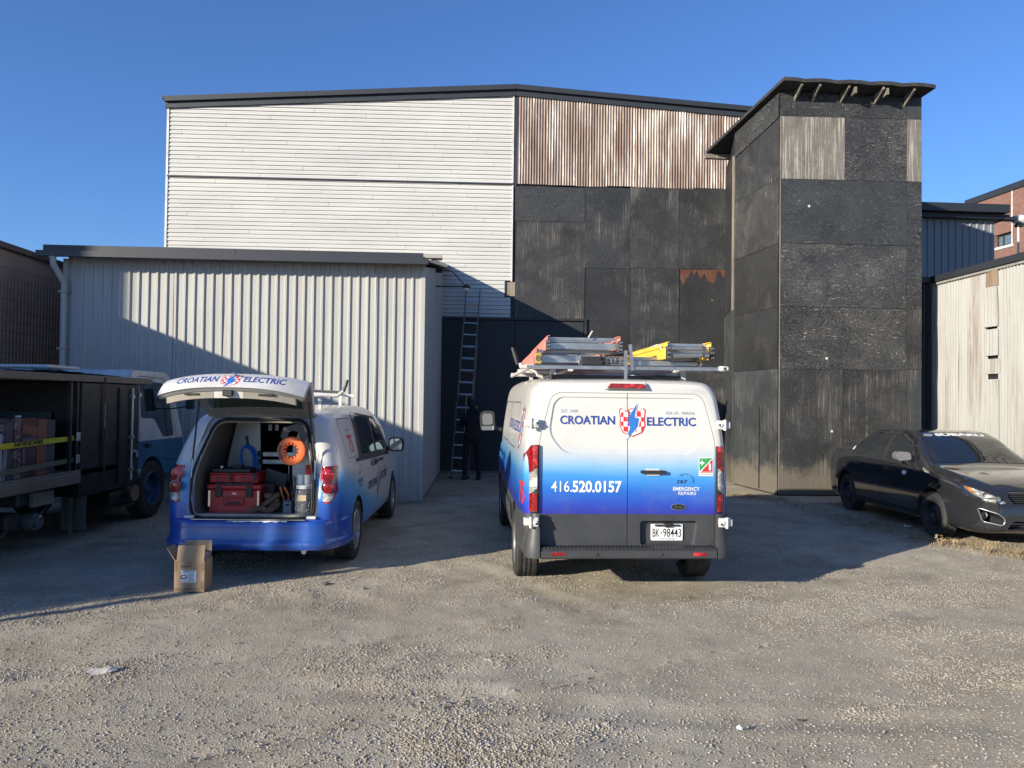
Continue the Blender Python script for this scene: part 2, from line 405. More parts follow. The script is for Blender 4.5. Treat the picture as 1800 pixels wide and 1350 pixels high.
# ================================================================ materials of the buildings
def m_siding():
    t = NT('siding_white', (.6, .6, .59), .42); v = t.obj(); r = t.rand()
    a = t.noise(t.scale(v, .35, .35, 1.2), 1.0, 5, .6)
    c = t.mix(t.ramp(a, [(.3, 0.0), (.72, 1.0)]), (.48, .48, .465), (.575, .575, .555))
    c = t.mix(t.math('MULTIPLY', r, .35), c, (.46, .46, .445))
    st = t.noise(t.scale(v, 9, 9, .5), 1.2, 6, .6); c = t.mix(t.math('MULTIPLY', t.ramp(st, [(.55, 0.0), (.8, 1.0)]), .22), c, (.40, .38, .34))
    t.col(c); t.bump(t.noise(t.scale(v, 3, 3, 40), 2, 3), .08, .004); return t.m
def m_panel(name, base, dark, rough=.45, streak=.3):
    t = NT(name, base, rough); v = t.obj(); r = t.rand()
    a = t.noise(t.scale(v, 4, 4, .35), 1.1, 6, .6)
    c = t.mix(t.math('MULTIPLY', t.ramp(a, [(.4, 0.0), (.75, 1.0)]), streak), base, dark)
    c = t.mix(t.math('MULTIPLY', r, .12), c, dark)
    g = t.noise(v, 2.2, 8, .7); c = t.mix(t.math('MULTIPLY', t.ramp(g, [(.55, 0.0), (.8, 1.0)]), streak * .7), c, dark)
    t.col(c); t.bump(t.noise(v, 1.3, 3), .12, .02); return t.m
def m_ply(name, wear, orient='H', tone=(.022, .024, .027), lines=1.0, seed=0.0, warm=(.20, .175, .145), sc=1.0):
    """black-painted plywood; worn so that the rotary-cut grain shows as pale rings and streaks"""
    t = NT(name, tone, .62, spec=.35); v = t.obj(13.0 + seed)
    gx = (1.5, 1.5, 6.0) if orient == 'H' else (6.0, 6.0, 1.3)
    fine = (3.0, 3.0, 60) if orient == 'H' else (34, 34, .9)
    f = t.noise(t.scale(v, *[g * sc for g in gx]), 1.0, 2.5, .5, .9)
    ring = t.math('FRACT', t.math('MULTIPLY', f, 17.0))
    rl = t.ramp(ring, [(.0, 0.0), (.42, 0.0), (.5, 1.0), (.58, .05), (1, 0)])
    ringb = t.math('FRACT', t.math('MULTIPLY', f, 34.0)); rl2 = t.ramp(ringb, [(.0, 0.0), (.40, 0.0), (.5, .7), (.6, 0.0), (1, 0)])
    rings = t.math('MAXIMUM', rl, t.math('MULTIPLY', rl2, .6))
    st = t.noise(t.scale(v, *fine), 1.0, 3, .6); streak = t.ramp(st, [(.5, 0.0), (.70, 1.0)])
    patchy = t.noise(v, 1.5, 5, .62, .4); mask = t.ramp(patchy, [(.60 - wear * .35, 0.0), (.85 - wear * .25, 1.0)])
    fl = t.noise(v, 30, 4, .7); brk = t.ramp(fl, [(.38, 0.0), (.52, 1.0)])
    w = t.math('MULTIPLY', t.math('MULTIPLY', rings, brk), min(1.0, lines) * (1.0 if orient == 'H' else .35))
    w = t.math('MULTIPLY', w, t.math('ADD', .60, mask))
    w2 = t.math('MULTIPLY', t.math('MULTIPLY', streak, mask), min(1.0, .25 + wear) * (.35 if orient == 'H' else 1.0))
    k = t.math('MAXIMUM', w, w2, True)
    base2 = t.mix(t.ramp(t.noise(v, .9, 6, .6), [(.3, 0.0), (.75, 1.0)]), tuple(x * .72 for x in tone), tuple(x * 1.65 for x in tone))
    base2 = t.mix(t.math('MULTIPLY', mask, min(.9, .5 * wear * wear)), base2, (.17, .155, .135))
    # runs of rust and pale chips
    ch = t.noise(v, 9.0, 3, .5); chips = t.ramp(ch, [(.77, 0.0), (.785, 1.0)])
    c = t.mix(t.math('MULTIPLY', k, .9), base2, t.mix(t.noise(v, 5, 2), tuple(x * 1.25 for x in warm), (.42, .40, .36)))
    c = t.mix(t.math('MULTIPLY', chips, .75), c, (.42, .40, .36))
    # splash dirt near the ground (a stain of the wood, kept by height)
    z = t.sep(t.n('NewGeometry').outputs['Position'], 2)
    zz = t.math('ADD', z, t.math('MULTIPLY', t.noise(v, 3.0, 6, .7), -.75)); d = t.ramp(zz, [(0.0, .75), (.06, .6), (.28, 0.0)])
    c = t.mix(d, c, (.155, .135, .108))
    t.col(c); t.rough(t.math('ADD', .5, t.math('MULTIPLY', k, .25)))
    t.bump(t.math('ADD', t.math('MULTIPLY', k, .6), t.math('MULTIPLY', st, .5)), .5, .004); return t.m
def m_rustmetal():
    t = NT('rusty_corrugated', (.5, .45, .42), .45, .35); v = t.obj(5.0)
    a = t.noise(t.scale(v, 1.6, 1.6, .55), 1.0, 6, .65, .3)
    b = t.noise(t.scale(v, 14, 14, .6), 1.0, 5, .6)
    k = t.math('ADD', t.math('MULTIPLY', a, .50), t.math('MULTIPLY', b, .52))
    c = t.ramp(k, [(.38, (.44, .41, .385)), (.48, (.33, .275, .24)), (.56, (.225, .16, .13)), (.70, (.15, .095, .072))])
    t.col(c); t.rough(t.ramp(k, [(.4, .38), (.6, .8)])); t.put(t.b.inputs['Metallic'], t.ramp(k, [(.4, .45), (.55, 0.0)])); t.bump(b, .2, .01); return t.m
def m_whitecorr():
    t = NT('old_white_corrugated', (.6, .58, .53), .55); v = t.obj(3.0)
    a = t.noise(t.scale(v, 3, 3, .35), 1.0, 6, .65, .2); b = t.noise(t.scale(v, 22, 22, .8), 1.0, 5, .65)
    k = t.math('ADD', t.math('MULTIPLY', a, .6), t.math('MULTIPLY', b, .45))
    c = t.ramp(k, [(.40, (.285, .288, .275)), (.54, (.245, .243, .228)), (.63, (.175, .155, .13)), (.72, (.085, .055, .04))])
    t.col(c); t.bump(t.noise(v, 4, 5), .3, .02); return t.m
def m_brick(name, c1, c2, mort, axis='YZ', bw=.215, bh=.072):
    t = NT(name, c1, .85); v = t.obj(); cb = t.n('CombineXYZ')
    t.put(cb.inputs[0], t.sep(v, 'XYZ'.index(axis[0]))); t.put(cb.inputs[1], t.sep(v, 2))
    b = t.n('TexBrick'); t.put(b.inputs['Vector'], cb.outputs[0]); b.inputs['Scale'].default_value = 1.0
    b.inputs['Color1'].default_value = (*c1, 1); b.inputs['Color2'].default_value = (*c2, 1); b.inputs['Mortar'].default_value = (*mort, 1)
    b.inputs['Brick Width'].default_value = bw; b.inputs['Row Height'].default_value = bh; b.inputs['Mortar Size'].default_value = .006; b.inputs['Bias'].default_value = -.1
    n = t.noise(v, .8, 6, .6); c = t.mix(t.math('MULTIPLY', n, .5), b.outputs[0], tuple(x * .5 for x in c1)); t.col(c)
    t.bump(t.math('SUBTRACT', 1.0, b.outputs[1]), .5, .01); return t.m
M_SID = m_siding()
M_SHED = m_panel('grey_steel_cladding', (.42, .42, .395), (.25, .24, .22))
M_SHEDG = m_panel('slate_steel_cladding', (.19, .21, .235), (.12, .13, .145))
M_FASC = m_panel('slate_trim', (.024, .028, .036), (.016, .018, .022), .5, .3)
M_FASC2 = m_panel('slate_trim_dark', (.03, .034, .042), (.02, .021, .024), .45, .35)
M_GALV = m_panel('galvanised_flashing', (.38, .36, .33), (.22, .19, .16), .4, .5)
M_RUST2 = m_panel('dark_rusted_sheet', (.20, .15, .105), (.10, .055, .035), .8, .9)
M_WTRIM = flat('white_trim', (.6, .6, .58), .5, grime=.4)
M_RUST = m_rustmetal(); M_WCOR = m_whitecorr()
M_DOOR = m_panel('dark_blue_door_sheet', (.022, .027, .034), (.014, .016, .02), .6, .5)
M_BLACK = flat('black_paint', (.015, .016, .018), .55, grime=.3)
M_FELT = flat('roofing_felt', (.022, .023, .026), .85, grime=.4, var=.3)
M_OLDWOOD = None
PLY = {
 'h0': m_ply('ply_h_fair', .25, 'H'), 'h1': m_ply('ply_h_ringed', .5, 'H', lines=1.0, seed=3), 'h2': m_ply('ply_h_smooth', .14, 'H', (.026, .029, .032), .6, 5),
 'v0': m_ply('ply_v_fair', .35, 'V', seed=1), 'v1': m_ply('ply_v_worn', .48, 'V', (.024, .025, .027), 1.0, 7), 'v2': m_ply('ply_v_dark', .15, 'V', (.019, .020, .022), .6, 9),
 'w': m_ply('ply_bleached', 1.25, 'V', (.075, .07, .06), 1.0, 11, (.43, .40, .35), .8), 'g': m_ply('ply_grey_blue', .4, 'V', (.032, .036, .040), .7, 15),
}
M_OLDWOOD = m_ply('bare_grey_wood', 1.0, 'V', (.14, .125, .105), .5, 21, (.34, .29, .23))
M_REDBOARD = m_ply('red_brown_board', .5, 'V', (.085, .033, .020), .4, 23, (.17, .075, .045))
M_TANBOARD = m_ply('bare_tan_board', .9, 'V', (.22, .175, .13), .6, 25, (.45, .37, .28))

# ---- corrugated or ribbed sheet on a wall
def sheet(name, w, a0, a1, z0, z1, prof, mat, parent, off=0.0, rows=1, z1b=None, wob=0.0, seed=0, org=None):
    """prof(a) -> offset from the wall; the sheet is a real folded surface"""
    rnd = random.Random(seed); mb = MB(org if org is not None else parent.location)
    A = [a for a in prof['x'](a0, a1)]; nz = rows + 1
    if z1b is None: z1b = z1
    for i, a in enumerate(A):
        t = (a - a0) / (a1 - a0); top = z1 + (z1b - z1) * t
        for k in range(nz):
            z = z0 + (top - z0) * k / rows
            o = off + prof['f'](a) + (wob * mnoise.noise(Vector((a * 1.7, z * 1.3, seed * 3.1))) if wob else 0)
            mb.v.append(tuple(w.pt(a, z, o) - mb.org))
    for i in range(len(A) - 1):
        for k in range(rows):
            q = i * nz + k; mb.f.append([q, q + nz, q + nz + 1, q + 1]); mb.mi.append(0)
    return mb.build(name, mat, parent, sm=50 if prof.get('smooth') else None, recalc=False)
def corr(pitch, amp, n=6):
    return {'x': lambda a0, a1: [a0 + (a1 - a0) * i / (max(1, round((a1 - a0) / pitch)) * n) for i in range(max(1, round((a1 - a0) / pitch)) * n + 1)],
            'f': lambda a: amp * math.sin(2 * math.pi * a / pitch), 'smooth': True}
def ribbed(pitch, h, top=.035, foot=.06):
    """flat pans with raised trapezoid ribs"""
    def xs(a0, a1):
        out = [a0]; k = math.floor(a0 / pitch) - 1
        while k * pitch < a1 + pitch:
            c = k * pitch + pitch / 2
            for q in (-foot / 2, -top / 2, top / 2, foot / 2):
                if a0 + 1e-4 < c + q < a1 - 1e-4: out.append(c + q)
            k += 1
        return out + [a1]
    def f(a):
        d = abs((a % pitch) - pitch / 2)
        return h if d <= top / 2 + 1e-5 else (0 if d >= foot / 2 - 1e-5 else h * (foot / 2 - d) / (foot / 2 - top / 2))
    return {'x': xs, 'f': f}

# ================================================================ main building
WM = Wall((-8.58, 18.92), yaw=2.4)
aL, _ = WM.px(295, 300); aS, _ = WM.px(905, 300); _, zTL = WM.px(297, 184); _, zAP = WM.px(907, 163); aR, zTR = WM.px(1310, 201)
aAP = WM.px(907, 163)[0]; aNotch = WM.px(889, 500)[0]; aDoorL = WM.px(776, 600)[0]; aEnd = WM.px(1276, 400)[0] + .35
zSeam = WM.px(600, 318)[1]; zSB = WM.px(850, 558)[1]; zN0 = WM.px(890, 521)[1]; zN1 = WM.px(890, 495)[1]
zCor = WM.px(1090, 328)[1]
main = empty('warehouse', WM.pt(aL, 0), 0, 'tall gabled warehouse of white siding, rusty corrugated metal and black plywood', 'warehouse')
def roofz(a): return zTL + (zAP - zTL) * (a - aL) / (aAP - aL) if a < aAP else zAP + (zTR - zAP) * (a - aAP) / (aR - aAP)
MO = main.location
# core wall behind the cladding and the roof body
core = MB(MO)
for (a0, a1) in ((aL, aAP), (aAP, aR + 3.0)):
    core.add([WM.pt(a0, 0, -.03), WM.pt(a1, 0, -.03), WM.pt(a1, roofz(a1) + .05, -.03), WM.pt(a0, roofz(a0) + .05, -.03),
              WM.pt(a0, 0, -14), WM.pt(a1, 0, -14), WM.pt(a1, roofz(a1) + .05, -14), WM.pt(a0, roofz(a0) + .05, -14)],
             [(0, 1, 2, 3), (7, 6, 5, 4), (0, 3, 7, 4), (1, 5, 6, 2)])
core.build('wall', M_BLACK, main)
roof = MB(MO)
for (a0, a1) in ((aL - .12, aAP), (aAP, aR + 3.0)):
    q = [WM.pt(a0, roofz(a0) + .10, .14), WM.pt(a1, roofz(a1) + .10, .14), WM.pt(a1, roofz(a1) + .10, -14.2), WM.pt(a0, roofz(a0) + .10, -14.2)]
    roof.add(q + [p + Vector((0, 0, .06)) for p in q], [(3, 2, 1, 0), (4, 5, 6, 7), (0, 1, 5, 4), (1, 2, 6, 5), (2, 3, 7, 6), (3, 0, 4, 7)])
roof.build('roof', M_FELT, main)
for nm, b0, b1, o0, o1, mt in (('fascia', -.10, .04, -.02, .075, M_FASC2), ('roof_edge_trim', .043, .165, -.02, .15, M_FASC)):
    for a0, a1 in ((aL - .07, aAP - .001), (aAP + .001, aR + 3.0)):
        fb = MB(MO); n = 5
        for k in range(n):
            c0 = a0 + (a1 - a0) * k / n; c1 = a0 + (a1 - a0) * (k + 1) / n - .004; j = .004 * (k % 2)
            q = [WM.pt(c0, roofz(c0) + b0, o1 + j), WM.pt(c1, roofz(c1) + b0, o1 + j), WM.pt(c1, roofz(c1) + b0, o0), WM.pt(c0, roofz(c0) + b0, o0)]
            fb.add(q + [p + Vector((0, 0, b1 - b0)) for p in q], [(3, 2, 1, 0), (4, 5, 6, 7), (0, 1, 5, 4), (1, 2, 6, 5), (2, 3, 7, 6), (3, 0, 4, 7)])
        fb.build(nm, mt, main)
# clapboards, each a board of its own
PITCH = .104
def board(a0, a1, z, h, j):
    o1 = .026 + j; p = MB(MO)
    prof = [(0.0, z), (o1, z + .002), (o1 - .002, z + h * .42), (o1 - .010, z + h * .47), (o1 - .006, z + h * .50), (.006, z + h - .007), (0.0, z + h - .007)]
    n = len(prof)
    p.add([WM.pt(a0, zz, o) for o, zz in prof] + [WM.pt(a1, zz, o) for o, zz in prof],
          [(i, (i + 1) % n, n + (i + 1) % n, n + i) for i in range(n)] + [tuple(range(n))[::-1], tuple(range(n, 2 * n))])
    return p.build('siding_board', M_SID, main, recalc=True)
rows = int((zAP - zSB) / PITCH) + 2; rng = random.Random(5)
z = zSB
rowi = 0
while z < zAP:
    a0 = aL + .02; a1 = aS - .07
    lim_l = aL + .02 if z < zTL else aL + (z - zTL) / (zAP - zTL) * (aAP - aL)
    a0 = max(a0, lim_l)
    if z < 4.15: a0 = max(a0, aDoorL - .35)
    if zN0 <= z + PITCH * .5 < zN1: a1 = aNotch - .03
    h = PITCH
    if z < zSeam < z + PITCH: h = zSeam - z
    if a1 - a0 > .3:
        cuts = [aL + ((rowi * 2.37 + .9) % 3.66) + 3.66 * k for k in range(-1, 4)]
        cuts = [c for c in cuts if a0 + .25 < c < a1 - .25]; edges = [a0] + cuts + [a1]
        for i in range(len(edges) - 1):
            board(edges[i], edges[i + 1] - (.005 if i < len(edges) - 2 else 0), z + rng.uniform(-.0015, .0015), h, (.0035 if (i + rowi) % 2 else 0))
    z += h + (.035 if h < PITCH else 0); rowi += 1
MB(MO).wbox(WM, aL - .0, aS - .05, zSeam - .004, zSeam + .034, 0, .055).build('drip_flashing', M_FASC2, main)
MB(MO).wbox(WM, aL - .035, aL + .018, zSB + .9, zTL - .06, 0, .04).build('corner_trim', M_WTRIM, main)
MB(MO).wbox(WM, aS - .068, aS - .035, zN1, zSeam - .01, 0, .040).build('edge_trim', M_WTRIM, main)
MB(MO).wbox(WM, aS - .068, aS - .035, zSeam + .04, zAP - .09, 0, .044).build('edge_trim', M_WTRIM, main)
MB(MO).wbox(WM, aS - .034, aS + .045, zCor - .1, zAP - .09, 0, .03).build('edge_trim', M_FASC2, main)
MB(MO).wbox(WM, aNotch - .028, aNotch + .0, zN0, zN1, 0, .038).build('edge_trim', M_BLACK, main)
# rusty corrugated sheets
c0 = aS + .05; nsh = 8; wsh = (aEnd + .3 - c0) / nsh
for k in range(nsh):
    a0 = c0 + k * wsh; a1 = a0 + wsh + .03
    sheet('corrugated_sheet', WM, a0, a1, zCor - .012 * (k % 3), roofz(a0) - .05, corr(.069, .0165, 8), M_RUST, main, off=.03 + .003 * (k % 2), rows=4, z1b=roofz(a1) - .05, wob=.012, seed=k)
# black plywood
def ply(w, parent, pxs, pys, mat, off=.012, th=.012, name='plywood_panel', gap=.004, jit=0, rag=None):
    (x0, x1), (y0, y1) = pxs, pys; cx = (x0 + x1) / 2; cy = (y0 + y1) / 2
    a0 = w.px(x0, cy)[0]; a1 = w.px(x1, cy)[0]; z1 = w.px(cx, y0)[1]; z0 = w.px(cx, y1)[1] if y1 < 1200 else 0.0
    return plyw(w, parent, a0, a1, z0, z1, mat, off, th, name, gap)
def plyw(w, parent, a0, a1, z0, z1, mat, off=.012, th=.012, name='plywood_panel', gap=.004, z1b=None, z0b=None):
    mb = MB(parent.location); n = 4
    if z1b is None: z1b = z1
    if z0b is None: z0b = z0
    wv = [random.uniform(-.002, .003) for _ in range(8)]
    pts = []
    ss = [a0 + gap + (a1 - a0 - 2 * gap) * k / n for k in range(n + 1)]
    top = [w.pt(s, z1 + (z1b - z1) * k / n - gap + wv[k], off + th + wv[(k * 3) % 8]) for k, s in enumerate(ss)]
    bot = [w.pt(s, z0 + (z0b - z0) * k / n + gap, off + th + wv[(k * 5 + 2) % 8]) for k, s in enumerate(ss)]
    topb = [p - w.n * th for p in top]; botb = [p - w.n * th for p in bot]
    fs = []
    for k in range(n): fs += [(k, k + 1, n + 1 + k + 1, n + 1 + k)]
    N = n + 1; V = bot + top + botb + topb
    for k in range(n): fs += [(2 * N + k, 3 * N + k, 3 * N + k + 1, 2 * N + k + 1), (N + k, N + k + 1, 3 * N + k + 1, 3 * N + k), (k, 2 * N + k, 2 * N + k + 1, k + 1)]
    fs += [(0, N, 3 * N, 2 * N), (n, 2 * N + n, 3 * N + n, N + n)]
    mb.add(V, fs); return mb.build(name, mat, parent)
xs = [903, 1028, 1107, 1193, 1274]
ply(WM, main, (905, 1028), (329, 390), PLY['h2'], off=.016)
ply(WM, main, (905, 1028), (390, 562), PLY['v1'])
ply(WM, main, (886, 926), (496, 521), M_TANBOARD, off=.003, th=.006)
ply(WM, main, (1028, 1107), (330, 472), PLY['v0']); ply(WM, main, (1107, 1193), (330, 472), PLY['v1'], off=.014)
ply(WM, main, (1193, 1276), (330, 474), PLY['v0'])
ply(WM, main, (1028, 1107), (472, 645), PLY['v2'], off=.018); ply(WM, main, (1107, 1193), (472, 645), PLY['v0'], off=.018)
ply(WM, main, (1028, 1107), (645, 1300), PLY['v2']); ply(WM, main, (1107, 1193), (645, 1300), PLY['v2'], off=.014)
ply(WM, main, (1193, 1276), (645, 1300), PLY['v1'])
# the last sheet is torn along its top and shows a red-brown board behind
ply(WM, main, (1193, 1276), (474, 645), M_REDBOARD, off=.004, th=.008, name='backing_board')
mb = MB(MO); a0 = WM.px(1195, 560)[0]; a1 = WM.px(1274, 560)[0]; z0 = WM.px(1235, 645)[1]; zt = WM.px(1235, 476)[1]
rag = [.32, .58, .30, .22, .0, .18, .02, .30, .24, .10, .38, .36, .44, .40, .0, .02, .30, .0]; rr = len(rag)
top = [WM.pt(a0 + (a1 - a0) * k / (rr - 1), zt - rag[k] * .72, .026) for k in range(rr)]; bot = [WM.pt(a0 + (a1 - a0) * k / (rr - 1), z0, .026) for k in range(rr)]
for k in range(rr - 1):
    q = [bot[k], bot[k + 1], top[k + 1], top[k]]; qb = [p - WM.n * .01 for p in q]
    mb.add(q + qb, [(0, 1, 2, 3), (7, 6, 5, 4), (3, 2, 6, 7), (1, 0, 4, 5)])
mb.build('torn_plywood_panel', PLY['v2'], main)
# big black doors
zd = WM.px(850, 562)[1]; a0, a1 = aDoorL - .2, WM.px(1027, 600)[0]; am = WM.px(905, 600)[0]
mb = MB(MO); mb.wbox(WM, a0, a1 + .05, zd, zd + .06, 0, .09); mb.wbox(WM, a1 - .01, a1 + .05, 0, zd - .003, 0, .08); mb.build('door_frame', M_BLACK, main)
for (b0, b1) in ((a0, am), (am, a1 - .02)):
    d = MB(MO).wbox(WM, b0 + .01, b1 - .01, .03, zd - .01, .0, .035).build('door', M_DOOR, main)
    for f in (.33, .66): MB(MO).wbox(WM, b0 + .02, b1 - .02, zd * f, zd * f + .012, .03, .042).build('door_rail', M_DOOR, d)
MB(MO).wbox(WM, a0, aEnd, 0, .05, 0, .05).build('sill', M_OLDWOOD, main)

# ================================================================ grey lean-to shed
C1 = G(742, 883); WS0 = Wall((C1.x, C1.y), yaw=3.2)
sL = WS0.px(119, 600)[0]; WS = Wall(WS0.pt(sL, 0), yaw=3.2); LS = -sL
zE = WS.px(430, 462)[1]; sh_depth = 4.0
shed = empty('grey_shed', WS.pt(0, 0), 0, 'low grey ribbed-steel lean-to with a dark roof edge in front of the warehouse', 'shed')
SO = shed.location
far = WM.px(776, 700); WD = Wall((C1.x, C1.y), WM.pt(far[0], 0, -.0)); zB = WD.px(775, 461)[1]
WLs = Wall(WM.pt(WM.px(60, 600)[0] + 2.3, 0), WS.pt(0, 0))
pan = ribbed(.158, .026, .030, .058); npan = 7
for k in range(npan):
    a0 = LS * k / npan; a1 = LS * (k + 1) / npan + (.02 if k < npan - 1 else -.05)
    sheet('wall_sheet', WS, a0, a1, .06, zE, pan, M_SHED, shed, off=.01 + .0025 * (k % 2), rows=5, wob=.014, seed=40 + k)
MB(SO).wbox(WS, LS - .055, LS + .0, .04, zE, 0, .045).build('corner_trim', M_SHED, shed)
MB(SO).wbox(WS, -.09, .0, .04, zE, -.05, .035).build('corner_trim', M_SHED, shed)
for k in range(4):
    a0 = WD.L * k / 4; a1 = WD.L * (k + 1) / 4
    zz = lambda a: zE + (zB - zE) * a / WD.L
    sheet('wall_sheet', WD, a0 + (.002 if k else .03), a1, .04, zz(a0), ribbed(.158, .018, .03, .058), M_SHED, shed, off=-.03, rows=2, z1b=zz(a1), seed=60 + k)
MB(SO).wbox(WS, 0, LS, 0, zE + .03, -.06, 0).build('wall', M_SHED, shed)
lw = WM.pt(WM.px(135, 600)[0] + 1.0, 0); WZ = Wall((lw.x, lw.y), (WS.pt(0, 0).x, WS.pt(0, 0).y))
for k in range(2): sheet('wall_sheet', WZ, WZ.L * k / 2, WZ.L * (k + 1) / 2, .04, zB - (zB - zE) * k / 2 + .05, ribbed(.158, .018, .03, .058), M_SHED, shed, off=0, rows=1, z1b=zB - (zB - zE) * (k + 1) / 2 + .05)
# roof slab, rising to the warehouse, and its edge
BL = WS.pt(-.22, zE + .02, .30); BR = WS.pt(LS + .05, zE + .02, .30); TR = WM.pt(far[0] + .03, zB + .05, .0); TL = WM.pt(WM.px(100, 600)[0] + 1.2, zB + .05, .0)
mb = MB(SO); mb.add([BL, BR, TR, TL] + [p + Vector((0, 0, .1)) for p in (BL, BR, TR, TL)], [(3, 2, 1, 0), (4, 5, 6, 7), (0, 1, 5, 4), (1, 2, 6, 5), (2, 3, 7, 6), (3, 0, 4, 7)]); mb.build('roof', M_FELT, shed)
zt0 = zE
MB(SO).wbox(WS, -.36, LS + .06, zt0 - .02, zt0 + .075, .305, .40).build('gutter', M_FASC2, shed)
for k in range(4):
    b0 = -.26 + (LS + .24) * k / 4; b1 = -.26 + (LS + .24) * (k + 1) / 4 - .004
    MB(SO).wbox(WS, b0, b1, zt0 + .08, zt0 + .175, .24, .36 + .004 * (k % 2)).build('roof_edge_trim', M_FASC, shed)
mb = MB(SO); d0 = WD.pt(-.32, zE + .20, .03)
mb.wbox(WS, LS - .0, LS + .30, zt0 + .10, zt0 + .16, .12, .34); mb.build('flashing', M_GALV, shed)
mb = MB(SO); q = [WD.pt(-.3, zE + .03, .12), WD.pt(WD.L, zB + .05, .12), WD.pt(WD.L, zB + .13, .12), WD.pt(-.3, zE + .11, .12)]
mb.add(q + [p - WD.n * .14 for p in q], [(0, 1, 2, 3), (7, 6, 5, 4), (0, 4, 5, 1), (3, 2, 6, 7), (0, 3, 7, 4)]); mb.build('rake_trim', M_GALV, shed)
# downspout
mb = MB(SO); mb.box(0, 0, 0, 0, 0, 0) if 0 else None
pp = WS.pt(-.03, 0, .10)
mb.tube([WS.pt(-.10, zE + .02, .34), WS.pt(-.10, zE - .14, .34), WS.pt(-.03, zE - .42, .11), WS.pt(-.03, zE - .55, .10), WS.pt(-.03, .25, .10), WS.pt(-.03, .12, .22)], .052, 8)
dsp = mb.build('downspout', M_SHED, shed, sm=40)
for zz_ in (1.0, 2.6, zE - .6): MB(SO).wbox(WS, -.10, .04, zz_, zz_ + .03, .0, .158).build('pipe_strap', M_GALV, dsp)

# lamp on an arm from the shed's side wall
lp = P(820, 506, 16.6); wl = P(766, 503, 15.3); 
lam = empty('arm_lamp', lp, 0, 'small round lamp on a thin black arm at the shed corner above the leaning ladder', 'lamp')
mb = MB(lp); mb.tube([P(764, 503, 16.6), lp + Vector((-.03, 0, .03))], .016, 6); mb.tube([P(778, 475, 16.6), P(791, 475, 16.6), P(799, 481, 16.6), lp + Vector((-.03, 0, .04))], .012, 6); mb.build('arm', M_BLACK, lam)
mb = MB(); mb.lathe([(0, .07), (.05, .065), (.085, .03), (.09, 0), (.075, -.01)], 'Z', (0, 0, 0), 16); mb.build('lamp_shade', M_BLACK, lam, sm=40)
mb = MB(); mb.lathe([(.074, -.008), (.06, -.045), (.03, -.065), (0, -.07)], 'Z', (-.005, 0, 0), 16); mb.build('lens', flat('lamp_glass', (.75, .78, .8), .15), lam, sm=60)
MB(lp).box(*[c for c in (P(764, 503, 16.6).x - .12, P(764, 503, 16.6).x, 16.56, 16.64, P(764, 503, 16.6).z - .05, P(764, 503, 16.6).z + .05)]).build('wall_bracket', M_BLACK, lam)
MB(lp).box(*[c for c in (P(778, 475, 16.6).x - .14, P(778, 475, 16.6).x, 16.57, 16.63, P(778, 475, 16.6).z - .05, P(778, 475, 16.6).z + .03)]).build('wall_bracket', M_BLACK, lam)

# ================================================================ plywood tower
T1 = G(1368, 871); TR_ = P(1619, 600, T1.y + .10)
WT = Wall((T1.x, T1.y), (TR_.x, TR_.y))                       # front face
T0 = P(1291, 600, T1.y + 1.9); WF = Wall((T0.x, T0.y), (T1.x, T1.y))   # splayed left face
eW = WM.px(1274, 600)[0]; Tb = WM.pt(eW, 0, .03); WG = Wall((Tb.x, Tb.y), (T0.x, T0.y))   # return to the warehouse
tow = empty('plywood_tower', T1 * 1.0, 0, 'tall tower clad in weathered black plywood sheets under a dark overhanging roof', 'tower')
tow.location = (T1.x, T1.y, 0); TO = tow.location
# roof plane
Rf = WT.pt(-.12, 0, .42); zF = P(1378, 141, Rf.y)[2]
rA = P(1378, 141, WT.pt(0, 0, .42).y); rB = P(1645, 153, WT.pt(WT.L, 0, .42).y); rC = P(1241, 270, 18.4)
nr = (rB - rA).cross(rC - rA).normalized()
if nr.z < 0: nr = -nr
def trz(p): return rA.z - (nr.x * (p.x - rA.x) + nr.y * (p.y - rA.y)) / nr.z
rD = rB + (rC - rA); rD = Vector((rD.x, rD.y, trz(rD)))
mb = MB(TO); th = Vector((0, 0, .07))
# the felt edge sags a little between rafters
n = 14; fr = [rA.lerp(rB, k / n) + Vector((0, 0, .025 * math.sin(k * 2.1) - .02 * (k % 3 == 1))) for k in range(n + 1)]; bk = [rC.lerp(rD, k / n) for k in range(n + 1)]
N = n + 1; V = fr + bk + [p + th for p in fr] + [p + th for p in bk]; F = []
for k in range(n): F += [(k, N + k, N + k + 1, k + 1), (2 * N + k, 2 * N + k + 1, 3 * N + k + 1, 3 * N + k), (k, k + 1, 2 * N + k + 1, 2 * N + k), (N + k, 3 * N + k, 3 * N + k + 1, N + k + 1)]
F += [(0, 2 * N, 3 * N, N), (n, N + n, 3 * N + n, 2 * N + n)]
mb.add(V, F); mb.build('roof', M_FELT, tow)
MB(TO).beam(rC + Vector((-.02, .0, -.07)), rC + (rD - rC).normalized() * .9 + Vector((0, 0, -.07)), .12, .10).build('rafter', M_OLDWOOD, tow)
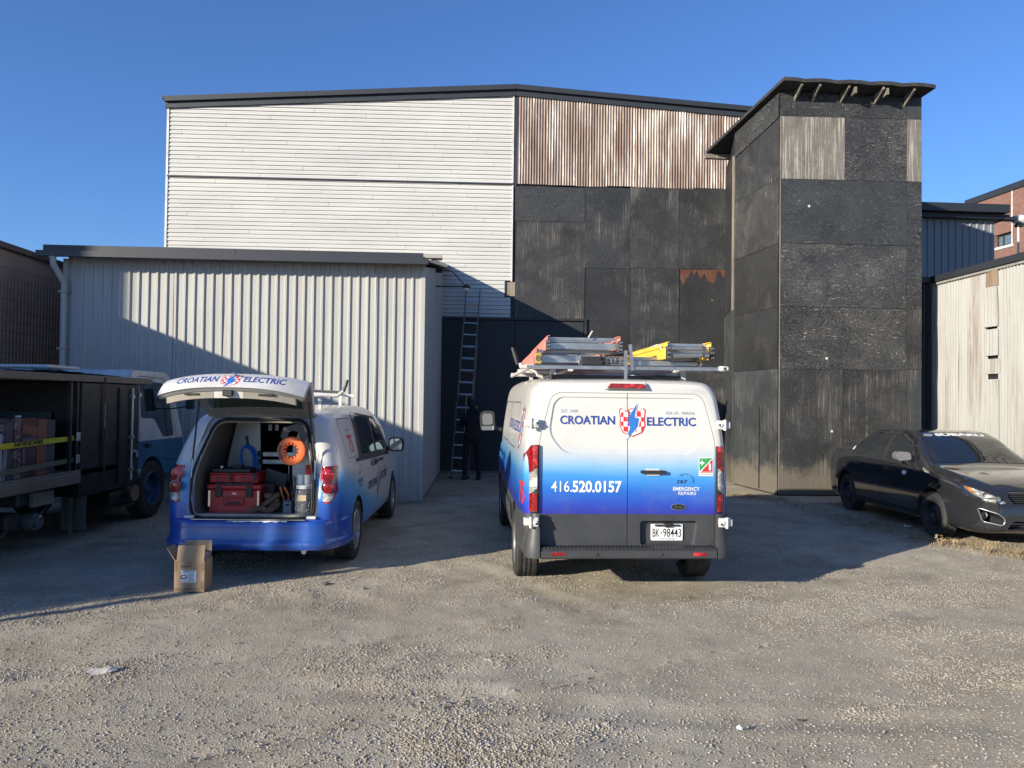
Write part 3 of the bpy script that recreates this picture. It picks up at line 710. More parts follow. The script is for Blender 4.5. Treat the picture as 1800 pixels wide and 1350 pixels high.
# walls (core)
q = [WT.pt(0, 0, -.02), WT.pt(WT.L, 0, -.02), WT.pt(WT.L, 0, -3.0), Tb + Vector((0, .3, 0)), WG.pt(0, 0, -.02), WF.pt(0, 0, -.02)]
mb = MB(TO); nq = len(q); mb.add(q + [Vector((p.x, p.y, trz(p) - .01)) for p in q], [tuple(range(nq)), tuple(range(nq, 2 * nq))] + [(i, (i + 1) % nq, nq + (i + 1) % nq, nq + i) for i in range(nq)]); mb.build('wall', M_BLACK, tow)
def tp(pxs, pys, mt, **k): return ply(WT, tow, pxs, pys, PLY[mt], **k)
def topz(w, a): p = w.pt(a, 0, 0); return trz(p) - .015
zr0 = WT.px(1430, 206)[1]
fa = [WT.px(x, 300)[0] for x in (1371, 1484, 1593, 1620)]; fa[0] = 0; fa[3] = WT.L
for k, mt in enumerate(('h0', 'h0', 'g')): plyw(WT, tow, fa[k], fa[k + 1], zr0, topz(WT, fa[k]), PLY[mt], z1b=topz(WT, fa[k + 1]), off=.0)
zz3 = [WT.px(1430, y)[1] for y in (206, 316, 429, 540, 649)]
for k, mt in enumerate(('w', 'h1', 'w')): plyw(WT, tow, fa[k], fa[k + 1], zz3[1], zz3[0], PLY[mt], off=.012 if k != 1 else .006)
plyw(WT, tow, 0, fa[2], zz3[2], zz3[1], PLY['h2'], off=.016); plyw(WT, tow, fa[2], WT.L, zz3[2], zz3[1], PLY['h0'], off=.012)
plyw(WT, tow, 0, fa[2], zz3[3], zz3[2], PLY['h1'], off=.010); plyw(WT, tow, fa[2], WT.L, zz3[3], zz3[2], PLY['h0'], off=.012)
plyw(WT, tow, 0, fa[2], zz3[4], zz3[3], PLY['h1'], off=.012); plyw(WT, tow, fa[2], WT.L, zz3[4] + .02, zz3[3], PLY['v1'], off=.016)
bb = WT.px(1481, 750)[0]
plyw(WT, tow, 0, bb, .02, zz3[4], PLY['v1'], off=.018); plyw(WT, tow, bb, fa[2], .02, zz3[4], PLY['v1'], off=.014); plyw(WT, tow, fa[2], WT.L, .02, zz3[4] + .02, PLY['g'], off=.012)
# left face: same courses, plus the corner board, the low door
def fz(y): return zz3[y]
fl = WF.L
plyw(WF, tow, 0, fl - .02, zz3[0] - .25, topz(WF, 0), PLY['h0'], z1b=topz(WF, fl - .02), off=.014, z0b=zz3[0] - .02)
plyw(WF, tow, 0, fl - .01, zz3[1], zz3[0] - .26, PLY['v0'], z1b=zz3[0] - .03, off=.006)
plyw(WF, tow, 0, fl - .01, zz3[2], zz3[1], PLY['v1'], off=.012); plyw(WF, tow, 0, fl - .01, zz3[3], zz3[2], PLY['v2'], off=.010)
plyw(WF, tow, 0, fl - .01, zz3[4], zz3[3], PLY['v2'], off=.014); plyw(WF, tow, 0, fl - .01, .03, zz3[4], PLY['g'], off=.012)
d0, d1 = WF.px(1311, 800)[0], WF.px(1337, 800)[0]; zdo = WF.px(1325, 715)[1]
dr = plyw(WF, tow, d0, d1, .08, zdo, PLY['g'], off=.030, name='low_door')
MB(TO).wbox(WF, d1 - .008, d1 + .012, .06, zdo, .02, .045).build('door_edge_strip', M_BLACK, tow)
MB(TO).wbox(WF, -.07, .02, 3.9, zz3[0] - .2, .02, .045).build('corner_board', M_OLDWOOD, tow)
MB(TO).wbox(WF, -.02, .05, .1, 3.88, .02, .04).build('corner_board', PLY['g'], tow)
plyw(WG, tow, 0, WG.L, 4.0, topz(WG, 0), PLY['v2'], z1b=topz(WG, WG.L), off=.008); plyw(WG, tow, 0, WG.L, .03, 3.98, PLY['g'], off=.016)
MB(TO).wbox(WT, -.004, .006, .05, zr0 - .02, .0, .032).build('corner_strip', M_OLDWOOD, tow)
# rafter tails
for x in (1397, 1428, 1478, 1537, 1590):
    a = WT.px(x, 160)[0]; p0 = WT.pt(a, 0, .37); p1 = WT.pt(a, 0, .0); zt_ = trz(p0) - .01; zt1 = trz(p1) - .01; mb = MB(TO); w2 = WT.u * .018
    mb.add([Vector((p0.x, p0.y, zt_ - .05)) - w2, Vector((p0.x, p0.y, zt_)) - w2, Vector((p1.x, p1.y, zt1)) - w2, Vector((p1.x, p1.y, zt1 - .20)) - w2,
            Vector((p0.x, p0.y, zt_ - .05)) + w2, Vector((p0.x, p0.y, zt_)) + w2, Vector((p1.x, p1.y, zt1)) + w2, Vector((p1.x, p1.y, zt1 - .20)) + w2],
           [(0, 1, 2, 3), (7, 6, 5, 4), (0, 3, 7, 4), (0, 4, 5, 1), (1, 5, 6, 2), (3, 2, 6, 7)]); mb.build('rafter_tail', M_OLDWOOD, tow)
for x in (1490, 1545):
    a = WT.px(x, 160)[0]; p0 = WT.pt(a, 0, .25); mb = MB(TO); mb.box(p0.x - .025, p0.x + .025, p0.y - .1, p0.y + .1, trz(p0) - .14, trz(p0) - .01); mb.build('rafter_block', M_OLDWOOD, tow)
for (x, y) in ((1452, 630), (1461, 758), (1572, 759), (1421, 363), (1497, 150)):
    a, zz_ = WT.px(x, y); MB(TO).wbox(WT, a - .02, a + .02, zz_ - .022, zz_ + .022, .02, .034).build('paper_scrap' if x != 1497 else 'felt_scrap', M_WTRIM, tow)

# ================================================================ old white corrugated shed on the right
W0 = P(1640, 600, 16.0); W1 = P(1800, 600, 13.35); far_ = W0 - (W1 - W0).normalized() * 0
d_ = (W1 - W0); d_.z = 0; W2 = W0 + d_.normalized() * 9.5
WC = Wall((W0.x, W0.y), (W2.x, W2.y)); WC.n = Vector((-abs(WC.n.x), WC.n.y if WC.n.x < 0 else -WC.n.y, 0))
zc = WC.px(1640, 500)[1]
wsh_ = empty('white_corrugated_shed', (W0.x, W0.y, 0), 0, 'shed of dented white corrugated metal with torn gaps, right of the tower', 'shed'); CO = wsh_.location
cr = corr(.086, .021, 8); npn = 13
brk = WC.px(1735, 600)[0], WC.px(1755, 600)[0]
edges = [0, .10] + [brk[0] * .5] + [brk[0], brk[1]]
e = brk[1]
while e < 9.4: edges.append(min(9.5, e + .82)); e += .82
for k in range(len(edges) - 1):
    a0, a1 = edges[k], edges[k + 1]
    if k == 3: continue
    sheet('corrugated_sheet', WC, a0, a1 + .02, .05, zc, cr, M_WCOR, wsh_, off=.004 * (k % 2), rows=10, wob=.022, seed=80 + k)
# the torn strip: three crumpled short pieces with dark gaps
zs = [WC.px(1745, y)[1] for y in (470, 504, 578, 628, 660, 800)]
for k, (za, zb, o, mt) in enumerate(((zs[1], zs[0] + .0, .03, 'r'), (zs[2] + .035, zs[1] - .01, .06, 'w'), (zs[3] + .03, zs[2] - .01, .03, 'w'), (zs[4] + .03, zs[3] - .03, -.0, 'w'), (.05, zs[4] - .07, .012, 'w'))):
    sheet('corrugated_sheet', WC, brk[0] - .01, brk[1] + .03, za, min(zb, zc - .01), cr, M_RUST2 if mt == 'r' else M_WCOR, wsh_, off=o, rows=6, wob=.07, seed=120 + k)
MB(CO).wbox(WC, -.0, 9.5, 0, zc - .02, -.12, -.05).build('wall', M_BLACK, wsh_)
for k in range(5):
    b0 = 9.5 * k / 5; b1 = 9.5 * (k + 1) / 5 - .004
    MB(CO).wbox(WC, b0 - (.03 if k == 0 else 0), b1, zc - .03, zc + .02, -.06, .05).build('soffit_board', M_WCOR, wsh_)
    MB(CO).wbox(WC, b0 - (.05 if k == 0 else 0), b1, zc + .025, zc + .15, -.06, .09 + .004 * (k % 2)).build('roof_edge_trim', M_FASC, wsh_)
# end wall of the shed, facing the yard, its shade put in as a near-black sheet colour
WE_a = Wall((W0.x - .9, W0.y + .05), (W0.x - .01, W0.y + .03))
for k in range(2): sheet('shade_dark_sheet', WE_a, k * .445, k * .445 + .45, .03, zc + .02, cr, M_FASC, wsh_, off=.003 * k, rows=3, wob=.01, seed=140 + k)
MB(CO).wbox(WE_a, 0, .9, zc + .03, zc + .15, -.05, .09).build('roof_edge_trim', M_FASC2, wsh_)
MB(CO).wbox(WE_a, .1, .9, zc + .02, zc + .11, -1.5, -.055).build('roof', M_FELT, wsh_)
q = [WC.pt(0, 0, -.07), WC.pt(9.5, 0, -.1), WC.pt(9.5, 0, -6), WC.pt(0, 0, -6)]
mb = MB(CO); mb.add([Vector((p.x, p.y, zc + .03)) for p in q] + [Vector((p.x, p.y, zc + .12)) for p in q], [(3, 2, 1, 0), (4, 5, 6, 7), (0, 1, 5, 4), (1, 2, 6, 5), (2, 3, 7, 6), (3, 0, 4, 7)]); mb.build('roof', M_FELT, wsh_)

# ================================================================ slate-grey steel building behind, right
gA = P(1600, 600, 19.8); gB = P(1748, 600, 19.95); WR = Wall((gA.x, gA.y), (gB.x, gB.y)); zg = WR.px(1700, 385)[1]
gb = empty('slate_steel_building', (gA.x, gA.y, 0), 0, 'slate grey ribbed-steel building rising behind the white corrugated shed', 'building'); GO = gb.location
for k in range(4): sheet('wall_sheet', WR, WR.L * k / 4, WR.L * (k + 1) / 4 + (.01 if k < 3 else 0), 0, zg, ribbed(.19, .025, .035, .07), M_SHEDG if 1 else None, gb, off=.002 * (k % 2), rows=2, seed=150 + k)
MB(GO).wbox(WR, 0, WR.L, 0, zg, -9, -.02).build('wall', M_SHEDG, gb)
MB(GO).wbox(WR, -.1, WR.L + .25, zg - .02, zg + .09, -9, .22).build('fascia', M_FASC2, gb)
MB(GO).wbox(WR, -.1, WR.L + .12, zg + .095, zg + .30, -9, .42).build('roof_edge_trim', M_FASC, gb)
MB(GO).wbox(WR, WR.L + .13, WR.L + .45, zg - .04, zg + .03, .0, .25).build('gutter_end', M_FASC2, gb)

# ================================================================ red brick building, far right
bA = P(1698, 600, 38.5); bB = P(1800, 600, 34.8); dd = (bB - bA); dd.z = 0; bC = bA + dd.normalized() * 16
WB = Wall((bA.x, bA.y), (bC.x, bC.y)); WB.n = Vector((-abs(WB.n.x), -WB.n.y * (1 if WB.n.x > 0 else -1), 0)); zb_ = WB.px(1750, 345)[1]
M_RBR = m_brick('red_brick', (.19, .085, .062), (.25, .125, .095), (.27, .22, .19), 'YZ')
rb = empty('red_brick_building', (bA.x, bA.y, 0), 0, 'red brick building with one window at the far right edge', 'building'); RO = rb.location
wy0, wy1 = WB.px(1749, 420)[0], WB.px(1781, 420)[0]; wz1 = WB.px(1765, 410)[1]; wz0 = WB.px(1765, 432)[1]
mb = MB(RO)
for (a0, a1, z0, z1) in ((0, wy0, 0, zb_), (wy1, 16, 0, zb_), (wy0, wy1, 0, wz0), (wy0, wy1, wz1, zb_)): mb.wbox(WB, a0, a1, z0, z1, -.35, 0)
mb.wbox(WB, 0, 16, 0, zb_, -10, -.36); mb.build('wall', M_RBR, rb)
wn = MB(RO); 
for (a0, a1, z0, z1) in ((wy0, wy0 + .09, wz0, wz1), (wy1 - .09, wy1, wz0, wz1), (wy0 + .09, wy1 - .09, wz0, wz0 + .08), (wy0 + .09, wy1 - .09, wz1 - .08, wz1), (wy0 + (wy1 - wy0) * .32, wy0 + (wy1 - wy0) * .32 + .07, wz0 + .08, wz1 - .08)): wn.wbox(WB, a0, a1, z0, z1, -.20, -.12)
wn = wn.build('window', M_BLACK, rb)
MB(RO).wbox(WB, wy0 + .09, wy1 - .09, wz0 + .08, wz1 - .08, -.17, -.15).build('pane', flat('window_glass', (.10, .13, .16), .06, spec=1.0), wn)
MB(RO).wbox(WB, wy0 - .02, wy1 + .02, wz0 - .12, wz0 - .002, -.2, .04).build('sill', M_WTRIM, wn)
MB(RO).wbox(WB, 0, 16, zb_ + .002, zb_ + .30, -10, .08).build('coping', M_FASC, rb)
MB(RO).wbox(WB, 3.0, 3.06, wz0, zb_, 0, .012).build('control_joint', M_WTRIM, rb)
# flood lamp on a pole
fp = P(1792, 470, 20.0); ftop = P(1790, 386, 20.0)
fl_ = empty('pole_floodlight', (fp.x, fp.y, 0), 0, 'white floodlight on a thin white pole in front of the red brick wall', 'floodlight')
MB().tube([(0, 0, 0), (ftop.x - fp.x, 0, ftop.z - .05)], .028, 8).build('pole', M_WTRIM, fl_)
mb = MB(); mb.M = Matrix.Translation((ftop.x - fp.x, 0, ftop.z)); mb.lathe([(0, -.16), (.09, -.15), (.12, -.02), (.13, .20), (.10, .30), (0, .32)], 'X', (0.02, 0, 0), 14); mb.build('lamp_housing', M_WTRIM, fl_, sm=40)
mb = MB(); mb.M = Matrix.Translation((ftop.x - fp.x, 0, ftop.z - .16)); mb.bbox(-.06, .12, -.08, .08, -.03, .05, .01); mb.build('ballast_box', M_FASC, fl_)

# ================================================================ brown ribbed building on the left (and its near part, which shades the yard)
lA = P(0, 600, 14.3); lB = P(101, 600, 16.3); dl = lB - lA; dl.z = 0; lS = lA - dl.normalized() * 2.0
WLf = Wall((lS.x, lS.y), (lB.x, lB.y)); WLf.L += 6; zl = WLf.px(50, 452)[1]
if WLf.n.x < 0: WLf.n = -WLf.n
t = NT('brown_ribbed_brick', (.17, .075, .045), .85); v = t.obj()
cz = t.math('FRACT', t.math('MULTIPLY', t.sep(v, 2), 1 / .2)); gl = t.ramp(cz, [(.0, 0.0), (.05, 1.0), (.95, 1.0), (1.0, 0.0)])
c = t.mix(t.ramp(t.noise(v, 1.0, 6, .6), [(.3, 0.0), (.7, 1.0)]), (.54, .31, .20), (.66, .40, .27)); c = t.mix(gl, (.25, .15, .11), c)
c = t.mix(t.math('MULTIPLY', t.noise(t.scale(v, 1, 1, 8), 3, 3), .25), c, (.34, .18, .12)); t.col(c); t.bump(gl, .4, .008); M_LBR = t.m
lb = empty('brown_ribbed_building', (lS.x, lS.y, 0), 0, 'brown building with a vertically ribbed wall at the left edge beyond the truck', 'building'); LO = lb.location
for k in range(8): sheet('ribbed_wall_panel', WLf, WLf.L * k / 8, WLf.L * (k + 1) / 8, 0, zl, ribbed(.115, .018, .045, .065), M_LBR, lb, off=0, rows=1)
MB(LO).wbox(WLf, 0, WLf.L, 0, zl, -8, -.01).build('wall', M_LBR, lb)
MB(LO).wbox(WLf, -.02, WLf.L, zl, zl + .11, -8, .10).build('roof_edge_trim', M_FASC, lb)
# near block of the same terrace (out of frame; it stands between the sun and the yard)
nb = empty('terrace_block', (-10.0, 1.62, 0), 0, 'low brown block left of the yard whose shade falls across the parked vehicles', 'building')
MB((-10, 1.62, 0)).box(-18, -9.9, 1.93, lS.y - .3, 0, 4.27).build('wall', M_LBR, nb)
MB((-10, 1.62, 0)).box(-18.1, -9.86, 1.91, lS.y - .3, 4.273, 4.35).build('roof', M_FELT, nb)
bf = empty('shade_planks', (-9.95, 1.7, 0), 0, 'unseen planks added at the near end of the low brown block to streak its shade', 'boards')
for k, (y0, y1, zt) in enumerate(((1.56, 1.69, 4.2), (1.80, 1.84, 4.1))): MB((-9.95, 1.7, 0)).box(-10, -9.96, y0, y1, 0, zt).build('board', M_OLDWOOD, bf)  # invented planks out of frame; their gaps let sun streaks into the shade
tb = empty('tall_shade_block', (-22, 2, 0), 0, 'unseen taller block added farther left of the yard to shade the grey shed', 'building')
MB((-22, 2, 0)).box(-34, -22.3, .85, 20, 0, 10.4).build('wall', M_LBR, tb)  # out of frame, added to cast the shade on the shed's left end
# dark lean-to between the brown building and the grey shed
k0 = P(66, 600, 16.6); k1 = P(101, 600, 16.6); WK = Wall((k0.x, k0.y), (k1.x + .3, k1.y)); zk = WK.px(85, 532)[1]
dk = empty('dark_annex', (k0.x, k0.y, 0), 0, 'narrow black plywood annex between the brown building and the grey shed', 'annex'); KO = dk.location
plyw(WK, dk, 0, WK.L, WK.px(85, 650)[1], zk, PLY['v2'], off=.0); plyw(WK, dk, 0, WK.L, 0, WK.px(85, 650)[1], PLY['g'], off=.004)
MB(KO).wbox(WK, 0, WK.L, 0, zk, -2, -.01).build('wall', M_BLACK, dk)
MB(KO).wbox(WK, -.12, WK.L, zk + .002, zk + .08, -2, .25).build('roof', M_FASC2, dk); MB(KO).wbox(WK, -.02, WK.L, zk + .085, zk + .16, -2, .2).build('roof_edge_trim', M_FASC, dk)
ml = P(53, 640, 16.2); mb = MB(KO); mb.box(ml.x - .05, ml.x + .05, ml.y, ml.y + .1, ml.z - .16, ml.z + .16); mb.build('meter_box', M_FASC, dk)
# ================================================================ vehicles: shared parts
RUB = flat('tyre_rubber', (.018, .018, .019), .8, grime=.5, gcol=(.09, .08, .065)); BLKP = flat('black_plastic', (.02, .021, .023), .55, grime=.15)
CLAD = flat('dark_grey_cladding', (.042, .045, .050), .5, grime=.25, gcol=(.10, .09, .08)); CHROME = flat('bright_metal', (.7, .7, .7), .18, 1.0)
ALU = flat('aluminium', (.48, .48, .47), .38, .85, var=.2, grime=.25); STEELW = flat('white_rack_steel', (.58, .575, .55), .4, grime=.35, gcol=(.3, .25, .2))
GLASS = flat('dark_window_glass', (.012, .015, .018), .03, 0, .6, .9, var=.02); WHITE = flat('white_print', (.78, .78, .78), .5, var=.02)
NAVY = flat('navy_print', (.028, .06, .27), .4, var=.05); SKYB = flat('blue_print', (.03, .16, .50), .4, var=.05); REDP = flat('red_print', (.55, .035, .03), .4, var=.05)
BLKT = flat('black_print', (.01, .01, .012), .5, var=.02); PALEB = flat('pale_blue_print', (.30, .33, .45), .5, var=.02)
SILVER = flat('silver_wheel', (.42, .43, .44), .32, .7, grime=.2); STEELB = flat('black_wheel', (.02, .02, .022), .5)
BEIGE = flat('beige_trim', (.30, .27, .23), .7, grime=.2); RUBSEAL = flat('rubber_seal', (.008, .008, .009), .6)
def m_lens(name, base, cell=60.0):
    t = NT(name, base, .12, 0, .5, .7); v = t.obj(); a = t.vor(v, cell, 'F1'); b = t.noise(v, 9, 2)
    c = t.mix(t.ramp(a, [(.0, 1.0), (.6, 0.0)]), tuple(x * .35 for x in base), base); c = t.mix(t.ramp(b, [(.5, 0.0), (.65, .6)]), c, tuple(min(1, x * 2.1 + .03) for x in base))
    t.col(c); t.bump(a, .4, .004); return t.m
REDL = m_lens('red_lens', (.42, .012, .014)); CLRL = m_lens('clear_lens', (.55, .54, .52), 80); AMBL = m_lens('amber_lens', (.55, .16, .02))
def catmull(P_, t):
    n = len(P_) - 1; i = min(int(t), n - 1); f = t - i
    p0 = P_[max(i - 1, 0)]; p1 = P_[i]; p2 = P_[i + 1]; p3 = P_[min(i + 2, n)]
    return 0.5 * ((2 * p1) + (p2 - p0) * f + (2 * p0 - 5 * p1 + 4 * p2 - p3) * f * f + (3 * p1 - p0 - 3 * p2 + p3) * f ** 3)
def loft(secs, su=4, sv=3):
    """secs: list of rows, each row K points (x, y, z) from bottom centre over the side to top centre; mirrored into a closed body"""
    A = np.array(secs, float); n, K, _ = A.shape
    rows = [catmull(A, i / su) for i in range((n - 1) * su + 1)]
    G_ = []
    for r in rows: G_.append([catmull(r, j / sv) for j in range((K - 1) * sv + 1)])
    G_ = np.array(G_); m = G_.shape[1]; G_[:, 0, 0] = 0; G_[:, -1, 0] = 0; G_[:, :, 0] = np.maximum(G_[:, :, 0], 0)
    V = []; F = []; ring = []
    for i in range(len(G_)):
        a = [];
        for j in range(m): V.append(tuple(G_[i, j])); a.append(len(V) - 1)
        for j in range(m - 2, 0, -1): x, y, z = G_[i, j]; V.append((-x, y, z)); a.append(len(V) - 1)
        ring.append(a)
    L = len(ring[0])
    for i in range(len(ring) - 1):
        for j in range(L): F.append((ring[i][j], ring[i][(j + 1) % L], ring[i + 1][(j + 1) % L], ring[i + 1][j]))
    F.append(tuple(ring[0])[::-1]); F.append(tuple(ring[-1]))
    me = bpy.data.meshes.new('body'); me.from_pydata(V, [], F)
    bm = bmesh.new(); bm.from_mesh(me); bmesh.ops.remove_doubles(bm, verts=bm.verts[:], dist=.0004); bmesh.ops.recalc_face_normals(bm, faces=bm.faces[:])
    bm.to_mesh(me); bm.free(); return me
def cyl_cut(x0, x1, y, z, r, mat, n=40):
    mb = MB(); mb.lathe([(r, x0), (r, x1)], 'X', (0, y, z), n, caps=True); me = mb.mesh('cut'); me.materials.append(mat); return me
def prism_cut(outline, axis, t0, t1, mat=None):
    fn = {'y': lambda u, v, t: (u, t, v), 'x': lambda u, v, t: (t, u, v), 'z': lambda u, v, t: (u, v, t)}[axis]
    me = MB().prism(outline, fn, t0, t1).mesh('cut')
    if mat: me.materials.append(mat)
    return me
def offset_poly(pts, d):
    n = len(pts); out = []; area = sum(pts[i][0] * pts[(i + 1) % n][1] - pts[(i + 1) % n][0] * pts[i][1] for i in range(n)); s = 1 if area > 0 else -1
    for i in range(n):
        a = Vector(pts[i - 1]); p = Vector(pts[i]); b = Vector(pts[(i + 1) % n]); e0 = (p - a); e1 = (b - p)
        if e0.length < 1e-7: e0 = e1
        if e1.length < 1e-7: e1 = e0
        e0 = e0.normalized(); e1 = e1.normalized()
        n0 = Vector((e0.y, -e0.x)) * s; n1 = Vector((e1.y, -e1.x)) * s; m = (n0 + n1); m = m / max(.4, m.length_squared / 2) if m.length > 1e-6 else n0
        out.append(tuple(p + m * d))
    return out
def split_part(body, outline, axis, t0, t1, gap=.005, mat=None):
    """cut a door out of the body: returns (body with a groove and recess, door mesh)"""
    door = boolean(body.copy(), prism_cut(outline, axis, t0, t1, mat), 'INTERSECT')
    body2 = boolean(body, prism_cut(offset_poly(outline, gap), axis, t0 if abs(t0) > abs(t1) or axis == 'y' else t0, t1 + (0 if axis == 'y' else 0), mat), 'DIFFERENCE')
    return body2, door
def bisect_z(me, z, below_slot):
    bm = bmesh.new(); bm.from_mesh(me)
    bmesh.ops.bisect_plane(bm, geom=bm.verts[:] + bm.edges[:] + bm.faces[:], plane_co=(0, 0, z), plane_no=(0, 0, 1))
    for f in bm.faces:
        if f.calc_center_median().z < z: f.material_index = below_slot
    bm.to_mesh(me); bm.free()
def wheel(parent, x, y, r, w, side, rim_mat, rimr=.62, style='spokes', n=72, tread=True):
    """side +1: outer face towards +x. wheel > tyre > , rim"""
    W = empty('wheel', (0, 0, 0)); W.parent = parent; W.location = (x, y, r - .006)
    if side < 0: W.rotation_euler = (0, 0, math.pi)
    mb = MB(); rows = [(rimr * r, -w / 2 + .03), (rimr * r + .012, -w / 2 + .008), (r * .82, -w / 2 - .006), (r * .93, -w / 2 + .004), (r * .975, -w / 2 + .02)]
    nt = 12
    for k in range(nt + 1): rows.append((r, -w / 2 + .026 + (w - .052) * k / nt))
    rows += [(r * .975, w / 2 - .02), (r * .93, w / 2 - .004), (r * .82, w / 2 + .006), (rimr * r + .012, w / 2 - .008), (rimr * r, w / 2 - .03)]
    vs_ = []; m = len(rows); N = n * 2
    for k in range(N):
        a = 2 * math.pi * k / N
        for i, (rr, h) in enumerate(rows):
            q = rr
            if tread and 5 <= i <= 5 + nt:
                t_ = i - 5
                if t_ in (3, 6, 9): q -= .009
                elif (k + (t_ if t_ < 6 else 12 - t_)) % 4 == 0: q -= .006
            vs_.append((h, q * math.cos(a), q * math.sin(a)))
    fs_ = []
    for k in range(N):
        for i in range(m - 1):
            a0 = k * m + i; b0 = ((k + 1) % N) * m + i; fs_.append((a0, b0, b0 + 1, a0 + 1))
    mb.add(vs_, fs_); mb.build('tyre', RUB, W, sm=30)
    R_ = rimr * r; o = w / 2
    rim = MB(); rim.lathe([(R_, -o + .03), (R_ + .006, o - .012), (R_ - .004, o - .004), (R_ - .018, o - .010), (R_ - .03, o - .045), (R_ - .035, -o + .04)], 'X', (0, 0, 0), 40)
    if style == 'spokes':
        rim.lathe([(0, o - .022), (.055, o - .024), (.07, o - .04), (.07, o - .08)], 'X', (0, 0, 0), 24)
        for k in range(5):
            for da in (-.17, .17):
                a = 2 * math.pi * k / 5 + da; a2 = 2 * math.pi * k / 5 + da * 1.25; c0 = Vector((o - .035, .05 * math.cos(a), .05 * math.sin(a))); c1 = Vector((o - .02, (R_ - .012) * math.cos(a2), (R_ - .012) * math.sin(a2)))
                rim.beam(c0, c1, .045, .022, up=(1, 0, 0))
        back = MB(); back.lathe([(0, -.02), (R_ - .04, -.02)], 'X', (0, 0, 0), 24)
    elif style == 'steel':
        rim.lathe([(0, o - .06), (.05, o - .058), (.07, o - .03), (.095, o - .025), (R_ * .62, o - .055), (R_ * .80, o - .075), (R_ - .02, o - .05)], 'X', (0, 0, 0), 32)
        back = None
        for k in range(10):
            a = 2 * math.pi * k / 10; rim.m = 1; rim.lathe([(0, o - .056), (.016, o - .056), (.018, o - .07)], 'X', (0, R_ * .70 * math.cos(a), R_ * .70 * math.sin(a)), 8); rim.m = 0
    elif style == 'truck':
        rim.lathe([(0, o - .07), (.06, o - .065), (.075, o - .09), (.13, o - .10), (R_ * .8, o - .12), (R_ - .02, o - .08)], 'X', (0, 0, 0), 32); back = None
        for k in range(6):
            a = 2 * math.pi * k / 6; rim.lathe([(0, o - .075), (.014, o - .075), (.014, o - .1)], 'X', (0, .10 * math.cos(a), .10 * math.sin(a)), 6)
            rim.m = 1; rim.lathe([(0, o - .108), (.03, o - .108), (.03, o - .125)], 'X', (0, R_ * .66 * math.cos(a + .5), R_ * .66 * math.sin(a + .5)), 10); rim.m = 0
    rim.build('rim', [rim_mat, BLKP], W, sm=35)
    if back: back.build('brake_disc', BLKP, W)
    return W
def m_wrap(name, stops, wav=.10, slope=0.0, coat=.55):
    """vehicle wrap printed white above, blue below; the print runs with height"""
    t = NT(name, (.7, .7, .7), .28, 0, coat, .5); v = t.obj(); z = t.sep(v, 2); y = t.sep(v, 1)
    n = t.noise(t.scale(v, 1.1, .7, 2.6), 1.0, 4, .5, .6)
    zz = t.math('ADD', t.math('ADD', z, t.math('MULTIPLY', t.math('SUBTRACT', n, .5), wav)), t.math('MULTIPLY', y, slope))
    c = t.ramp(t.math('MULTIPLY', zz, .5), [(p / 2, q) for p, q in stops])
    g = t.noise(v, 2.6, 8, .7); c = t.mix(t.math('MULTIPLY', t.ramp(g, [(.5, 0.0), (.8, 1.0)]), .26), c, (.25, .22, .19))
    t.col(c); t.rough(t.math('ADD', .2, t.math('MULTIPLY', g, .22))); return t.m
WHT = (.60, .585, .55)
SHIELD = [(-.5, .40), (-.42, .47), (-.28, .36), (-.12, .42), (0, .47), (.12, .42), (.28, .36), (.42, .47), (.5, .40), (.46, .1), (.48, -.15), (.36, -.38), (0, -.52), (-.36, -.38), (-.48, -.15), (-.46, .1)]
BOLT = [(.18, .62), (-.17, .12), (-.02, .10), (-.20, -.12), (-.08, -.16), (-.22, -.62), (.20, -.18), (.06, -.14), (.26, .12), (.08, .14)]
def poly_mesh(polys):
    bm = bmesh.new()
    for p in polys:
        vv = [bm.verts.new((u, v, 0)) for u, v in p]; f = bm.faces.new(vv)
        if f.normal.z < 0: f.normal_flip()
    bmesh.ops.triangulate(bm, faces=bm.faces[:]); me = bpy.data.meshes.new('poly'); bm.to_mesh(me); bm.free(); return me
def inside(p, poly):
    x, y = p; c = False; n = len(poly)
    for i in range(n):
        x1, y1 = poly[i]; x2, y2 = poly[(i + 1) % n]
        if (y1 > y) != (y2 > y) and x < (x2 - x1) * (y - y1) / (y2 - y1) + x1: c = not c
    return c
def logo(u, v, w, h, view, bvh, parent, eps=.004):
    """chequered shield with a lightning bolt, at its place on the vehicle"""
    S = lambda P_, k=1.0: [(u + a * w * k, v + b * h * k) for a, b in P_]
    sh = SHIELD; inner = [(a * .93, b * .93) for a, b in sh]; n = len(sh)
    ringp = [[(u + sh[i][0] * w, v + sh[i][1] * h), (u + sh[(i + 1) % n][0] * w, v + sh[(i + 1) % n][1] * h), (u + inner[(i + 1) % n][0] * w, v + inner[(i + 1) % n][1] * h), (u + inner[i][0] * w, v + inner[i][1] * h)] for i in range(n)]
    decal('shield_emblem', poly_mesh([S(sh)]), view, bvh, WHITE, parent, eps)
    red = list(ringp)
    for i in range(-3, 3):
        for j in range(-3, 3):
            if (i + j) % 2: continue
            q = [(i * .165 + a * .165, j * .17 + b * .17) for a, b in ((0, 0), (1, 0), (1, 1), (0, 1))]
            q = [p if inside(p, inner) else (p[0] * .86, p[1] * .86) for p in q]
            if sum(inside(p, inner) for p in q) >= 3: red.append([(u + a * w, v + b * h) for a, b in q])
    decal('shield_chequers', poly_mesh(red), view, bvh, REDP, parent, eps + .0015)
    decal('bolt_outline', poly_mesh([[(u + a * w * 1.18, v + b * h * 1.05) for a, b in BOLT]]), view, bvh, WHITE, parent, eps + .003)
    decal('lightning_bolt', poly_mesh([S(BOLT)]), view, bvh, SKYB, parent, eps + .0045)
